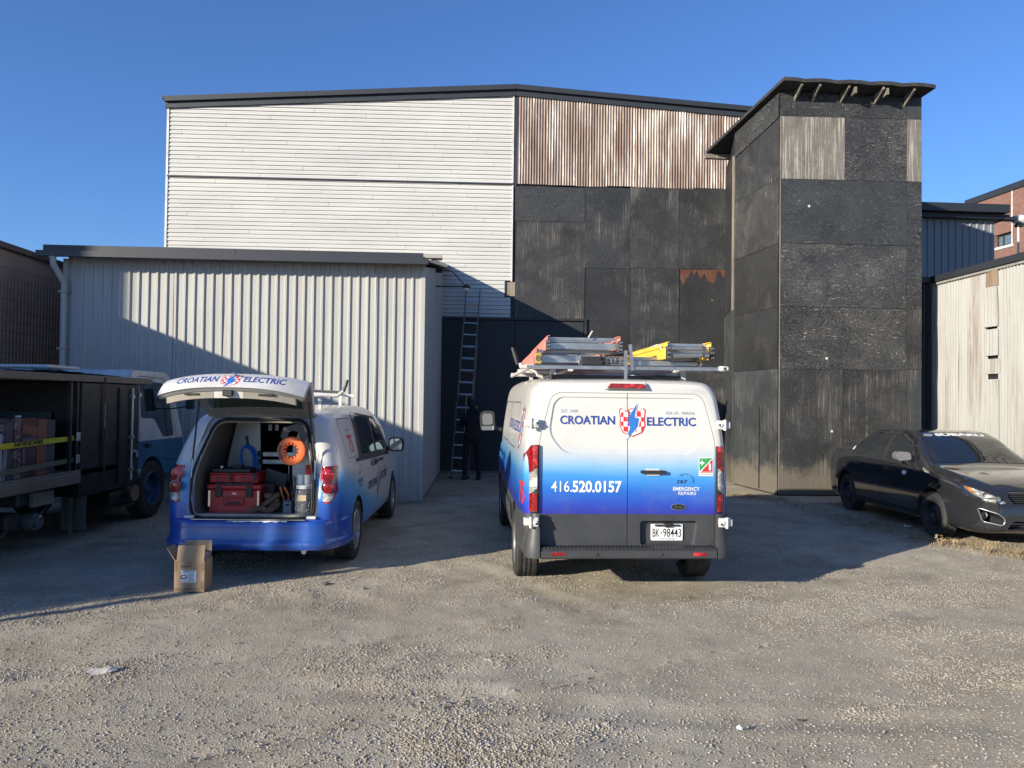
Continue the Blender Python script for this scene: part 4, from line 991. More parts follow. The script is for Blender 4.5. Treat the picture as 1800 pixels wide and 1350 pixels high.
def emergency(u, v, s, view, bvh, parent, m1, m2, eps=.004, dials=True):
    """24/7 dial over EMERGENCY REPAIRS; u = left, v = baseline of REPAIRS"""
    decal('lettering', fit_text('EMERGENCY', u, u + s, v + s * .16, s * .13, bold=.012), view, bvh, m2, parent, eps)
    decal('lettering', fit_text('REPAIRS', u + s * .2, u + s * .86, v, s * .12), view, bvh, m2, parent, eps)
    tag(decal('lettering', fit_text('24/7', u + s * .12, u + s * .52, v + s * .42, s * .14, shear=.2), view, bvh, m1, parent, eps))
    arc = []
    for k in range(14):
        a0 = R(-15 + 150 * k / 14); a1 = R(-15 + 150 * (k + 1) / 14); r0, r1 = s * .31, s * .325; cx, cy = u + s * .45, v + s * .52
        arc.append([(cx + r0 * math.cos(a0), cy + r0 * math.sin(a0) * .8), (cx + r1 * math.cos(a0), cy + r1 * math.sin(a0) * .8), (cx + r1 * math.cos(a1), cy + r1 * math.sin(a1) * .8), (cx + r0 * math.cos(a1), cy + r0 * math.sin(a1) * .8)])
    for a in (0, 35, 75, 115):
        a = R(a); r0, r1 = s * .22, s * .29; n_ = (-math.sin(a) * s * .006, math.cos(a) * s * .006)
        arc.append([(cx + r0 * math.cos(a) - n_[0], cy + (r0 * math.sin(a) - n_[1]) * .8), (cx + r1 * math.cos(a) - n_[0], cy + (r1 * math.sin(a) - n_[1]) * .8), (cx + r1 * math.cos(a) + n_[0], cy + (r1 * math.sin(a) + n_[1]) * .8), (cx + r0 * math.cos(a) + n_[0], cy + (r0 * math.sin(a) + n_[1]) * .8)])
    decal('dial_emblem', poly_mesh(arc), view, bvh, m1, parent, eps)

# ================================================================ cargo van (white to blue, closed rear doors)
ly = 7.12; pc_ = P(1106, 850, ly + .12)
van = empty('cargo_van', (pc_.x - .008, ly, 0), R(3.4), 'white and blue cargo van with closed rear doors and ladders on its roof rack', 'van')
PV = m_wrap('van_wrap', [(0, (.018, .022, .22)), (.78, (.028, .032, .30)), (.86, (.022, .06, .40)), (.98, (.018, .13, .52)), (1.12, (.05, .27, .66)), (1.22, (.22, .44, .68)), (1.32, (.46, .52, .58)), (1.42, WHT), (2.0, WHT)], .10)
def vsec(y, w, zr, zb=.36, top=None):
    c = .0 if y > .5 else .02
    wf = min(1.0, w)
    return [(0, y, zb), (w * .7, y, zb), (w - .05, y, zb + .01), (w - .01, y, zb + .08), (w, y, .70), (w, y, 1.02), (w - .012, y, 1.30), (w - .038, y, 1.55), (w - .078, y, 1.80), (w - .105, y, zr - .115), (w - .165, y, zr - .038), (w - .28, y, zr - .008), (w * .4, y, zr), (0, y, zr + .005)]
secs = [vsec(.125, .905, 2.00), vsec(.135, .925, 2.005), vsec(.17, .955, 2.02), vsec(.26, .978, 2.035), vsec(.6, .998, 2.055), vsec(1.2, 1.005, 2.07), vsec(2.2, 1.005, 2.08), vsec(3.2, 1.005, 2.08), vsec(4.1, 1.005, 2.04)]
def nose(y, w, zr, zs): # hood zone: squash everything above zs
    s = vsec(y, w, 2.04); return [(x * (1 if z < zs else 1 - .1 * (z - zs)), yy, z if z < zs else zs + (z - zs) * (zr - zs) / (2.04 - zs)) for x, yy, z in s]
secs += [nose(4.45, 1.02, 1.86, 1.0), nose(4.8, 1.0, 1.52, .95), nose(5.05, .97, 1.30, .9), nose(5.35, .90, 1.16, .8), nose(5.52, .80, 1.02, .75), nose(5.58, .70, .95, .72)]
vb = loft(secs, 4, 3)
def lean(me, k=.06):                                # the rear face leans forward above the belt
    for q in me.vertices:
        z = max(0, q.co.z - 1.25); q.co.y += (.030 * z + .055 * z * z) * max(0, 1 - q.co.y / 1.5)
bmx = bmesh.new(); bmx.from_mesh(vb)
for k in range(13): bmesh.ops.bisect_plane(bmx, geom=bmx.verts[:] + bmx.edges[:] + bmx.faces[:], plane_co=(0, 0, 1.2507 + k * .0613), plane_no=(0, 0, 1))
bmx.to_mesh(vb); bmx.free()
lean(vb)
vb.materials.append(PV); vb.materials.append(CLAD)
for s in (-1, 1):
    for yy in (1.02, 4.32): vb = boolean(vb, cyl_cut(s * .70, s * 1.3, yy, .345, .43, BLKP))
rear_bvh = bvh_of(vb)
DOOR_O = roundpoly([(-.835, .475), (.835, .475), (.835, 1.45), (.715, 1.905), (-.715, 1.905), (-.835, 1.45)], .10, 6)
DL = [p for p in DOOR_O if p[0] < 0]; DR = [p for p in DOOR_O if p[0] > 0]
def half(o, s):
    q = [p for p in o if p[0] * s > .003]
    lo = min(p[1] for p in o); hi = max(p[1] for p in o)
    return ([(s * .003, lo)] + q + [(s * .003, hi)]) if s > 0 else (q + [(s * .003, hi), (s * .003, lo)][::1])
def order(pts):
    cx = sum(p[0] for p in pts) / len(pts); cy = sum(p[1] for p in pts) / len(pts)
    return sorted(pts, key=lambda p: math.atan2(p[1] - cy, p[0] - cx))
HL = order([p for p in DOOR_O if p[0] < -.003] + [(-.003, .475), (-.003, 1.905)]); HR = order([p for p in DOOR_O if p[0] > .003] + [(.003, .475), (.003, 1.905)])
def cut_from(me, outline, deep): return boolean(me.copy(), prism_cut(outline, 'y', -.5, deep, BLKP), 'INTERSECT')
def yl(z): z = max(0, z - 1.25); return .125 + (.030 * z + .055 * z * z) * .9
PANEL = roundpoly([(-.60, 1.335), (.60, 1.335), (.745, 1.52), (.70, 1.80), (.64, 1.865), (-.64, 1.865), (-.70, 1.80), (-.745, 1.52)], .09, 6)
def dense(pts, step=.06):
    out = []
    for i in range(len(pts)):
        a = Vector(pts[i]); b = Vector(pts[(i + 1) % len(pts)]); k = max(1, int((b - a).length / step))
        out += [tuple(a.lerp(b, j / k)) for j in range(k)]
    return out
def recess(me, outline, d0, d1, shrink, mat):
    o1 = dense(offset_poly(outline, shrink)); n = len(o1)
    # slanted rim: outer ring in front of the skin, inner ring behind it
    cx = sum(p[0] for p in o1) / n; cz = sum(p[1] for p in o1) / n
    def inn(p, k): 
        v = Vector((p[0] - cx, p[1] - cz)); L = v.length; v = v * ((L - k) / L); return (cx + v.x, cz + v.y)
    V = [(p[0], yl(p[1]) - .05, p[1]) for p in [inn(p, -.09) for p in o1]] + [(q[0], yl(q[1]) + d1, q[1]) for q in [inn(p, .012) for p in o1]]
    V.append((cx, yl(cz) - .05, cz)); V.append((cx, yl(cz) + d1, cz))
    F = [(i, (i + 1) % n, n + (i + 1) % n, n + i) for i in range(n)] + [(2 * n, (i + 1) % n, i) for i in range(n)] + [(2 * n + 1, n + i, n + (i + 1) % n) for i in range(n)]
    c = MB().add(V, F).mesh('cut'); c.materials.append(mat); return boolean(me, c)
vbr = recess(vb.copy(), PANEL, 0, .011, .0, PV)
PREC = roundpoly([(.135, .49), (.635, .49), (.665, .70), (.13, .70)], .03)
V = [(u, .05, v) for u, v in offset_poly(PREC, .025)] + [(u, .175, v) for u, v in PREC]; n = len(PREC)
cp = MB().add(V, [tuple(range(n)), tuple(range(n, 2 * n))] + [(i, (i + 1) % n, n + (i + 1) % n, n + i) for i in range(n)]).mesh('cut'); cp.materials.append(CLAD)
vbr = boolean(vbr, cp)
dl, dr_ = cut_from(vbr, HL, .30), cut_from(vbr, HR, .30)
vb = boolean(vb, prism_cut(offset_poly(DOOR_O, .004), 'y', -.5, .24, BLKP))
for me in (dl, dr_, vb):
    bisect_z(me, .772, 1) if len(me.materials) > 1 else None
bo = link('body', vb, van); smooth(vb, 32)
def ensure(me):
    if len(me.materials) < 2: me.materials.append(CLAD)
dlo = link('rear_door', dl, van); dro = link('rear_door', dr_, van); smooth(dl, 30); smooth(dr_, 30)
RB = rear_bvh; vw = 'rear'
# lettering
class Comb: pass
def surf_bvh(mes):
    V = []; F = []
    for me in mes:
        b = len(V); V += [v.co.copy() for v in me.vertices]; F += [tuple(b + i for i in p.vertices) for p in me.polygons]
    return BVHTree.FromPolygons(V, F)
RB = surf_bvh([dl, dr_])
decal('lettering', fit_text('CROATIAN', -.64, -.12, 1.613, .077, bold=.022), vw, RB, NAVY, dlo)
decal('lettering', fit_text('ELECTRIC', .185, .655, 1.606, .077, bold=.022), vw, RB, NAVY, dro)
decal('lettering', fit_text('EST. 1949', -.63, -.475, 1.718, .030), vw, RB, PALEB, dlo)
decal('lettering', fit_text('ESA LIC. 7000356', .37, .645, 1.712, .028), vw, RB, PALEB, dro)
decal('lettering', fit_text('416.', -.72, -.525, .98, .100, bold=.004), vw, RB, WHITE, dlo)
decal('lettering', fit_text('520.0157', -.52, -.055, .98, .100, bold=.028), vw, RB, WHITE, dlo)
logo(.045, 1.64, .255, .275, vw, RB, van)
emergency(.435, .955, .255, vw, RB, dro, BLKT, WHITE)
# maker's oval badge
ov = lambda rx, rz: [(.485 + rx * math.cos(2 * math.pi * k / 28), .843 + rz * math.sin(2 * math.pi * k / 28)) for k in range(28)]
mb = MB(); mb.prism(ov(.072, .030), lambda u, v, t: (u, t, v), .128, .116); bd = mb.build('badge', CHROME, dro, sm=40)
mb = MB(); mb.prism(ov(.065, .025), lambda u, v, t: (u, t, v), .118, .1145); bdb = mb.build('badge_field', BLKT, bd)
me = fit_text('Ford', .447, .523, .832, .026, shear=.25); on_plane(me, (0, .1135, 0), (1, 0, 0), (0, 0, 1)); link('badge_lettering', me, bd, [CHROME])
# first-aid sticker
def quad(u0, u1, v0, v1): return [(u0, v0), (u1, v0), (u1, v1), (u0, v1)]
GRNP = flat('green_print', (.03, .30, .08), .5, var=.02)
decal('sticker', poly_mesh([quad(.68, .815, 1.135, 1.31)]), vw, RB, WHITE, dro, .003)
decal('sticker_print', poly_mesh([[(.685, 1.175), (.685, 1.305), (.81, 1.305)]]), vw, RB, GRNP, dro, .004)
decal('sticker_print', poly_mesh([[(.69, 1.165), (.81, 1.165), (.81, 1.295)]]), vw, RB, REDP, dro, .0042)
decal('sticker_print', poly_mesh([quad(.705, .715, 1.235, 1.28), quad(.69, .7045, 1.252, 1.263), quad(.7155, .732, 1.252, 1.263), quad(.775, .795, 1.19, 1.245), quad(.779, .791, 1.247, 1.257)]), vw, RB, WHITE, dro, .005)
decal('lettering', fit_text('FIRST AID', .69, .76, 1.293, .009), vw, RB, WHITE, dro, .0055)
decal('lettering', fit_text('FIRE EXTINGUISHER', .70, .808, 1.17, .008), vw, RB, WHITE, dro, .0055)
decal('lettering', fit_text('LOCATE INSIDE', .69, .805, 1.145, .012), vw, RB, BLKT, dro, .0045)
# handle
mb = MB(); mb.prism(roundpoly([(.175, 1.135), (.305, 1.135), (.32, 1.17), (.30, 1.20), (.18, 1.20), (.16, 1.17)], .03, 4), lambda u, v, t: (u, t, v), .13, .112); hb = mb.build('handle_cup', STEELW, dro, sm=40)
mb = MB(); mb.prism(rrect(.12, .36, 1.155, 1.185, .013), lambda u, v, t: (u, t, v), .118, .088); mb.build('door_handle', BLKP, dro, sm=40)
# plate
PLT = flat('plate_white', (.72, .72, .72), .35, var=.03, grime=.2)
pl = MB().prism(rrect(.235, .54, .52, .675, .01), lambda u, v, t: (u, t, v), .170, .160).build('licence_plate', PLT, dro)
me = fit_text('BK', .252, .315, .555, .078, bold=.004); on_plane(me, (0, .1585, 0), (1, 0, 0), (0, 0, 1)); link('plate_lettering', me, pl, [BLKT])
me = fit_text('98443', .352, .525, .555, .078, bold=.004); on_plane(me, (0, .1585, 0), (1, 0, 0), (0, 0, 1)); link('plate_lettering', me, pl, [BLKT])
me = fit_text('YOURS TO DISCOVER', .315, .465, .530, .010); on_plane(me, (0, .1585, 0), (1, 0, 0), (0, 0, 1)); link('plate_lettering', me, pl, [BLKT])
me = poly_mesh([[(.333 + .007 * math.cos(a * 1.0472), .594 + .008 * math.sin(a * 1.0472)) for a in range(6)]]); on_plane(me, (0, .1585, 0), (1, 0, 0), (0, 0, 1)); link('plate_crown', me, pl, [BLKT])
MB().bbox(.27, .51, .142, .158, .655, .672, .004).build('plate_lamp_bar', BLKP, dro)
MB().bbox(.352, .43, .13, .158, .648, .69, .01).build('rear_camera', BLKP, dro)
# lamps
for s in (-1, 1):
    O = [(s * .842, .80), (s * .842, 1.37), (s * .875, 1.415), (s * .925, 1.40), (s * .965, 1.30), (s * .985, 1.0), (s * .985, .80)]
    O = roundpoly(O, .02, 3)
    fulls = lambda lo, hi, f=1: [(u, v) for u, v in O]
    bodyb = rear_bvh
    # housing as a solid: front face proud of the corner, back inside the body
    def corner_pt(u, v, off):
        a = min(1, max(0, (abs(u) - .842) / .143)); return (math.copysign(.842 + .128 * a, u) , .098 + (a ** 3) * .165 + off + (yl(v) - .125), v)
    def strip(name, z0, z1, mt, off, sl=0.0, x0=0.0, x1=1.0):
        mb = MB(); nu, nv = 8, 8; Fr = []; 
        for j in range(nv + 1):
            for i in range(nu + 1):
                a = x0 + (x1 - x0) * i / nu; zz_ = z0 + (z1 - z0) * j / nv + sl * (a - .5) * 1.0
                lim = 1.415 - .10 * max(0, a - .55) / .45 if True else 9
                zz_ = min(zz_, lim - .012 * (1 - j / nv)); u = s * (.842 + .143 * a); p = corner_pt(u, zz_, off); Fr.append(p)
        Bk = [(p[0], p[1] + .05, p[2]) for p in Fr]; w_ = nu + 1; nn = len(Fr); F = []
        for j in range(nv):
            for i in range(nu):
                q = j * w_ + i; F.append((q, q + 1, q + w_ + 1, q + w_)); F.append((nn + q, nn + q + w_, nn + q + w_ + 1, nn + q + 1))
        for i in range(nu): F.append((i, nn + i, nn + i + 1, i + 1)); q = nv * w_ + i; F.append((q, q + 1, nn + q + 1, nn + q))
        for j in range(nv): q = j * w_; F.append((q, q + w_, nn + q + w_, nn + q)); q += nu; F.append((q, nn + q, nn + q + w_, q + w_))
        mb.add(Fr + Bk, F); return mb.build(name, mt, LAMP, sm=40)
    LAMP = None
    LAMP = MB().box(s * .86, s * .95, .30, .34, .85, 1.3).build('tail_lamp', BLKP, van)
    strip('lamp_housing', .79, 1.415, BLKP, -.002, 0, 0, 1)
    strip('red_lens', 1.17, 1.40, REDL, -.010, -.10, .08, .94); strip('clear_lens', .97, 1.165, CLRL, -.010, -.10, .10, .94); strip('red_lens', .80, .965, REDL, -.010, -.10 if 0 else 0, .08, .94)
# third brake light, on the roof edge
mb = MB(); mb.prism([(-.20, 1.955), (.17, 1.955), (.14, 1.998), (-.17, 1.998)], lambda u, v, t: (u, t, v), .20, .115); mb.build('brake_light', REDL, van, sm=30)
mb = MB(); mb.prism([(-.225, 1.945), (.195, 1.945), (.155, 2.012), (-.185, 2.012)], lambda u, v, t: (u, t, v), .30, .135); mb.build('brake_light_bezel', PV, van, sm=30)
# hinges
for s in (-1, 1):
    for z0 in (1.575, .655):
        h = MB(); x = s * .865; h.M = Matrix.Translation((s * .012, -.075 if z0 < 1 else 0, .012 if z0 < 1 else 0))
        h.bbox(*sorted((s * .83, s * .905)), .085, .125, z0, z0 + .085, .008); h.bbox(*sorted((s * .895, s * .965)), .10, .20, z0 + .008, z0 + .076, .008); h.lathe([(0, z0 - .008), (.014, z0 - .008), (.014, z0 + .093), (0, z0 + .093)], 'Z', (s * .905, .085, 0), 10)
        h.bbox(*sorted((s * .845, s * .88)), .07, .09, z0 + .025, z0 + .06, .004); h.build('hinge', STEELW, van, sm=30)
        MB().lathe([(0, .068), (.011, .068), (.011, .075)], 'Y', (s * .862, -.075 if z0 < 1 else 0, z0 + .043), 8).build('hinge_pin', BLKP, [o for o in COL.objects if o.name.startswith('hinge')][-1])
# bumper: swept section round the corners, with a ribbed step
def sweep(path, prof, cap=True):
    """path (x, y, nx, ny) in plan; prof (out, z)"""
    V = []; F = []; m = len(prof)
    for (x, y, nx, ny) in path:
        for o, z in prof: V.append((x + nx * o, y + ny * o, z))
    for i in range(len(path) - 1):
        for j in range(m): F.append((i * m + j, i * m + (j + 1) % m, (i + 1) * m + (j + 1) % m, (i + 1) * m + j))
    if cap: F.append(tuple(range(m))[::-1]); F.append(tuple((len(path) - 1) * m + j for j in range(m)))
    return V, F
def arc_path(s, x0, y0, r, y1, n=8):
    pts = [(s * (x0 - .012), y0, 0, -1)]
    for k in range(n + 1):
        a = R(90 * k / n); pts.append((s * (x0 + r * math.sin(a)), y0 + r - r * math.cos(a), s * math.sin(a), -math.cos(a)))
    pts.append((s * (x0 + r), y1, s, 0)); return pts
mb = MB(); mb.bbox(-.835, .835, .0, .16, .375, .455, .015); mb.build('rear_bumper', CLAD, van, sm=30)
bp = [o for o in COL.objects if o.name.startswith('rear_bumper')][-1]
mb = MB(); mb.bbox(-.83, .83, .012, .20, .452, .478, .006)
mb.build('step_tread', BLKP, bp, sm=30)
mb = MB(); random.seed(3)
for k in range(46):
    x = -.79 + k * .0345; mb.beam((x, .02, .4795), (x + .03, .115, .4795), .009, .007)
tag(mb.build('tread_ribs', CLAD, bp), kind='stuff')
for s in (-1, 1):
    V, F = sweep(arc_path(s, .845, .005, .105, .62), [(0, .375), (.010, .38), (.014, .43), (.006, .50), (-.012, .60), (-.028, .70), (-.036, .785), (-.07, .785), (-.09, .375)]); mb = MB(); mb.add(V, F); mb.build('bumper_corner', CLAD, van, sm=40)
    mb = MB(); mb.bbox(*sorted((s * .60, s * .725)), -.004, .01, .405, .437, .004); mb.build('reflector', REDL, bp)
for x in (-.30, .30): MB().lathe([(0, -.006), (.012, -.005), (.016, 0)], 'Y', (x, 0, .42), 12).build('parking_sensor', BLKP, bp)
for s, y in ((-1, 1.02), (1, 1.02), (-1, 4.32), (1, 4.32)): wheel(van, s * .885, y, .352, .235, s, SILVER, .60, 'steel')
MB().box(-.75, .75, .95, 1.1, .28, .40).build('rear_axle', BLKP, van)
MB().tube([(.5, .25, .33), (.5, 1.5, .33)], .035, 10).build('exhaust_pipe', BLKP, van)
# side print, mirror, side panel
SBV = bvh_of(vb)
for tt, u0, u1 in (('CROATIAN', -2.6, -1.80), ('ELECTRIC', -1.70, -.93)): decal('lettering', fit_text(tt, u0, u1, 1.50, .11, bold=.015), 'left', SBV, NAVY, bo)
decal('lettering', fit_text('75', -.42, -.18, .86, .20, bold=.02), 'left', SBV, REDP, bo)
logo(-.72, 1.56, .30, .42, 'left', SBV, van)
for a, b in ((1.3, 2.55), (2.75, 3.9)):
    for s in (('left', -1), ('right', 1)):
        ol = [(s[1] * u, v) for u, v in rrect(a, b, 1.32, 1.80, .07)]
        outer = [(s[1] * u, v) for u, v in rrect(a - .012, b + .012, 1.308, 1.812, .08)]; k = len(ol)
        decal('panel_seam', poly_mesh([[outer[i], outer[(i + 1) % k], ol[(i + 1) % k], ol[i]] for i in range(k)]), s[0], SBV, CLAD, bo, .002)
for s in (-1, 1):
    v_ = 'left' if s < 0 else 'right'
    patch('cab_window', [(s * u, v) for u, v in roundpoly([(4.02, 1.22), (4.95, 1.20), (4.55, 1.78), (4.02, 1.84)], .06)], v_, SBV, GLASS, van, .004)
    patch('side_moulding', [(s * u, v) for u, v in rrect(1.5, 3.85, .50, .68, .02)], v_, SBV, CLAD, van, .012)
    m = MB(); m.prism(roundpoly([(s * 1.08, 1.38), (s * 1.30, 1.36), (s * 1.315, 1.60), (s * 1.27, 1.66), (s * 1.10, 1.66)], .05, 4), lambda u, v, t: (u, t, v), 4.53, 4.66); mo = m.build('side_mirror', BLKP, van, sm=40)
    m = MB(); m.prism(roundpoly([(s * 1.115, 1.46), (s * 1.27, 1.45), (s * 1.28, 1.59), (s * 1.25, 1.62), (s * 1.13, 1.62)], .04, 4), lambda u, v, t: (u, t, v), 4.532, 4.524); m.build('mirror_glass', flat('mirror', (.75, .78, .8), .03, 1.0, var=.01), mo)
    m = MB(); m.prism(roundpoly([(s * 1.10, 1.375), (s * 1.28, 1.372), (s * 1.285, 1.43), (s * 1.10, 1.437)], .015, 3), lambda u, v, t: (u, t, v), 4.532, 4.524); m.build('mirror_glass', MATS['mirror'], mo)
    MB().beam((s * .98, 4.6, 1.38), (s * 1.12, 4.6, 1.42), .05, .05).build('mirror_arm', BLKP, mo)
ws = patch('windshield', roundpoly([(-.78, 4.28), (.78, 4.28), (.88, 4.98), (-.88, 4.98)], .08), 'top', SBV, GLASS, van, .004)
# roof rack of the van
rk = empty('ladder_rack', (0, 0, 2.05), 0); rk.parent = van; rk.location = (0, 0, 0)
bars = []
for y in (.62, 1.9, 3.2):
    m = MB(); m.tube([(-.93, y, 2.165), (-.6, y, 2.168), (.96, y, 2.165)], .024, 8); m.beam((-.66, y, 2.04), (-.66, y, 2.15), .05, .04); m.beam((.66, y, 2.04), (.66, y, 2.15), .05, .04); m.bbox(-.72, -.60, y - .05, y + .05, 2.03, 2.05, .004); m.bbox(.60, .72, y - .05, y + .05, 2.03, 2.05, .004); m.build('cross_bar', STEELW, rk, sm=40)
m = MB(); m.tube([(-.90, .35, 2.155), (-.90, 3.5, 2.155)], .022, 8); m.tube([(-.50, .42, 2.135), (-.50, 3.5, 2.135)], .018, 8); m.tube([(.55, .42, 2.135), (.55, 3.5, 2.135)], .018, 8); m.build('side_rail', STEELW, rk, sm=40)
m = MB(); m.beam((-.95, .30, 2.15), (.97, .34, 2.155), .036, .032); m.build('rotating_bar', ALU, rk, sm=40); MB().bbox(.93, 1.03, .30, .36, 2.135, 2.185, .012).build('bar_end', STEELW, rk, sm=40)
MB().lathe([(0, .295), (.013, .295), (.013, .302)], 'Y', (.985, 0, 2.16), 10).build('bar_hole', BLKP, rk)
m = MB(); m.tube([(-.95, .32, 2.15), (-1.0, .32, 2.15), (-1.005, .33, 2.18)], .024, 8); m.build('crank_arm', STEELW, rk, sm=40)
MB().tube([(-1.035, .33, 2.175), (-1.06, .34, 2.26), (-1.085, .35, 2.335)], [.020, .022, .018], 10).build('crank_handle', BLKP, rk, sm=40)
m = MB(); m.beam((.005, .28, 2.02), (.005, .28, 2.32), .030, .022, up=(0, 1, 0)); m.beam((.075, .30, 2.13), (.05, .30, 2.38), .030, .022, up=(0, 1, 0)); m.bbox(-.02, .03, .26, .31, 2.00, 2.03, .005); m.build('clamp_post', ALU, rk)
m = MB(); m.bbox(-.68, .60, .46, .58, 2.05, 2.085, .006); m.build('drip_rail', BLKP, rk)
m = MB(); m.tube([(-.92, .31, 2.13), (-.86, .3, 2.10), (-.84, .3, 2.06)], .012, 6); m.build('linkage', STEELW, rk)

# ---- ladders carried on the van
RFG = flat('red_fibreglass', (.62, .20, .155), .6, grime=.35, gcol=(.75, .5, .42)); YFG = flat('yellow_fibreglass', (.80, .52, .07), .55, grime=.2, gcol=(.45, .3, .08))
BADGEM = flat('brass_badge', (.38, .27, .09), .5)
vm = Matrix.Translation(van.location) @ Matrix.Rotation(R(3.4), 4, 'Z')
def chan(mb, x, y0, y1, z0, z1, s, wx0=0.0):
    """a C-channel rail along y; wx0 shifts its far end sideways"""
    f = .026; t_ = .006
    for (a0, a1, b0, b1) in ((x, x + s * t_, z0, z1), (x, x + s * f, z0, z0 + t_), (x, x + s * f, z1 - t_, z1)):
        lo, hi = min(a0, a1), max(a0, a1)
        mb.add([(lo, y0, b0), (hi, y0, b0), (hi + wx0, y1, b0), (lo + wx0, y1, b0), (lo, y0, b1), (hi, y0, b1), (hi + wx0, y1, b1), (lo + wx0, y1, b1)],
               [(3, 2, 1, 0), (4, 5, 6, 7), (0, 1, 5, 4), (1, 2, 6, 5), (2, 3, 7, 6), (3, 0, 4, 7)])
def ladder(name, x0, x1, y0, L, z, mat, label, hh=.085, yaw=0.0, steps=7, badge=False, taper=.06, feet=True, step_mat=None):
    root = empty(name, (0, 0, 0), 0, label, 'ladder', 'ladders carried on the van roof')
    loc = vm @ Vector(((x0 + x1) / 2, y0, z)); root.location = loc; root.rotation_euler = (0, 0, R(3.4) + yaw); h = (x1 - x0) / 2
    for s in (-1, 1):
        m = MB(); chan(m, s * h, 0, L, 0, hh, -s, -s * taper); m.build('side_rail', mat, root)
        m = MB(); chan(m, s * (h - .012), .04, L * .96, hh + .004, hh + .052, -s, -s * taper); m.build('rear_rail', mat, root)
        if feet:
            m = MB(); m.bbox(*sorted((s * (h + .002), s * (h - .038))), -.02, .035, -.003, hh + .006, .004)
            ft = m.build('foot', BLKP, root)
            g = MB()
            for i in range(2):
                for j in range(3): c = s * (h - .018) + (i - .5) * .017; q = .012 + j * (hh - .024) / 2; g.box(c - .006, c + .006, -.024, -.019, q - .008, q + .008)
            tag(g.build('foot_studs', ALU, ft), kind='stuff')
    for k in range(steps):
        y = .10 + (L - .25) * k / (steps - 1); hw = h - .01 - taper * y / L
        m = MB(); m.beam((-hw, y, hh * .5), (hw, y, hh * .5), .018, hh * .62); m.beam((-hw, y + .035, hh * .78), (hw, y + .035, hh * .78), .075, .010); m.build('step', step_mat or ALU, root)
    m = MB(); m.beam((-h + .02, .16, hh + .028), (h - .02, .16, hh + .028), .03, .03); m.beam((-h + .02, .4, hh + .028), (h - .02, .4, hh + .028), .03, .03); m.build('rear_brace', ALU, root)
    if badge:
        for s in (-1, 1):
            m = MB(); m.bbox(*sorted((s * (h + .004), s * (h - .06))), -.028, .002, .0, hh, .004); bg_ = m.build('end_guard', BADGEM, root)
            m = MB(); m.lathe([(.026, -.0305), (.021, -.0325), (.018, -.0305)], 'Y', (s * (h - .028), 0, hh / 2), 16); m.lathe([(.010, -.0305), (.006, -.0325), (0, -.0305)], 'Y', (s * (h - .028), 0, hh / 2), 10); m.build('round_logo', BLKT, bg_)
    return root
zr_ = 2.185
l1 = ladder('red_stepladder', -.76, -.02, .32, 2.7, zr_ + .132, RFG, 'upper red fibreglass stepladder lying on the van roof rack', .092, R(0), 7)
l2 = ladder('red_stepladder', -.86, .09, .40, 2.9, zr_ + .0, RFG, 'lower red fibreglass stepladder under the other on the van rack', .108, R(0), 7, badge=True)
l3 = ladder('yellow_stepladder', .40, .86, .26, 2.7, zr_ + .062, YFG, 'yellow fibreglass stepladder on the right side of the van rack', .115, R(0), 5, taper=.02)
l4 = ladder('grey_telescopic_ladder', -.42, .80, .44, 2.3, zr_ - .005, ALU, 'grey aluminium ladder lying under the yellow one on the van rack', .055, R(0), 5, taper=0, feet=False)
m = MB(); m.bbox(-.30, .30, -.012, .0, .004, .052, .004); fp_ = m.build('end_plate', ALU, l4)
m = MB(); m.lathe([(.02, -.013), (.018, -.018), (.008, -.018), (0, -.014)], 'Y', (-.13, 0, .028), 14); m.build('end_cap', BLKP, l4)
# tubes and hooks of the yellow ladder bundle
m = MB(); m.tube([(-.19, -.02, .10), (.15, -.02, .102)], .020, 10); m.tube([(-.17, -.03, .03), (.17, -.03, .035)], .022, 10); m.build('spreader_tube', ALU, l3, sm=40)
m = MB(); m.tube([(.10, -.05, .13), (.11, -.06, .07), (.10, -.05, .02), (.16, -.04, .05), (.21, -.04, .045)], .008, 6); m.build('cord', BLKP, l3)
m = MB(); m.tube([(-.34, .2, .12), (-.28, .2, .145), (-.24, .2, .14), (-.235, .2, .10)], .008, 6); m.build('hook', STEELW, l3)
m = MB(); m.beam((.05, .1, .13), (.09, .1, .20), .012, .012); m.build('lever', STEELW, l1)
MB().bbox(-.02, .22, .02, .06, .0, .08, .004).build('black_tray', BLKP, l2)
m = MB()
for k in range(5): m.beam((.13 + k * .045, -.012, .008), (.17 + k * .045, -.012, .088), .008, .008); m.beam((.17 + k * .045, -.012, .008), (.13 + k * .045, -.012, .088), .008, .008)
m.build('lattice_guard', BLKP, l2)
me = fit_text('#12', 0, .14, 0, .035, bold=.03); on_plane(me, (-.4365, .55, .03), (0, 1, 0), (0, 0, 1))
for v in me.vertices: v.co.y = .55 + (.69 - v.co.y + 0)
link('painted_number', me, l2, [WHITE])
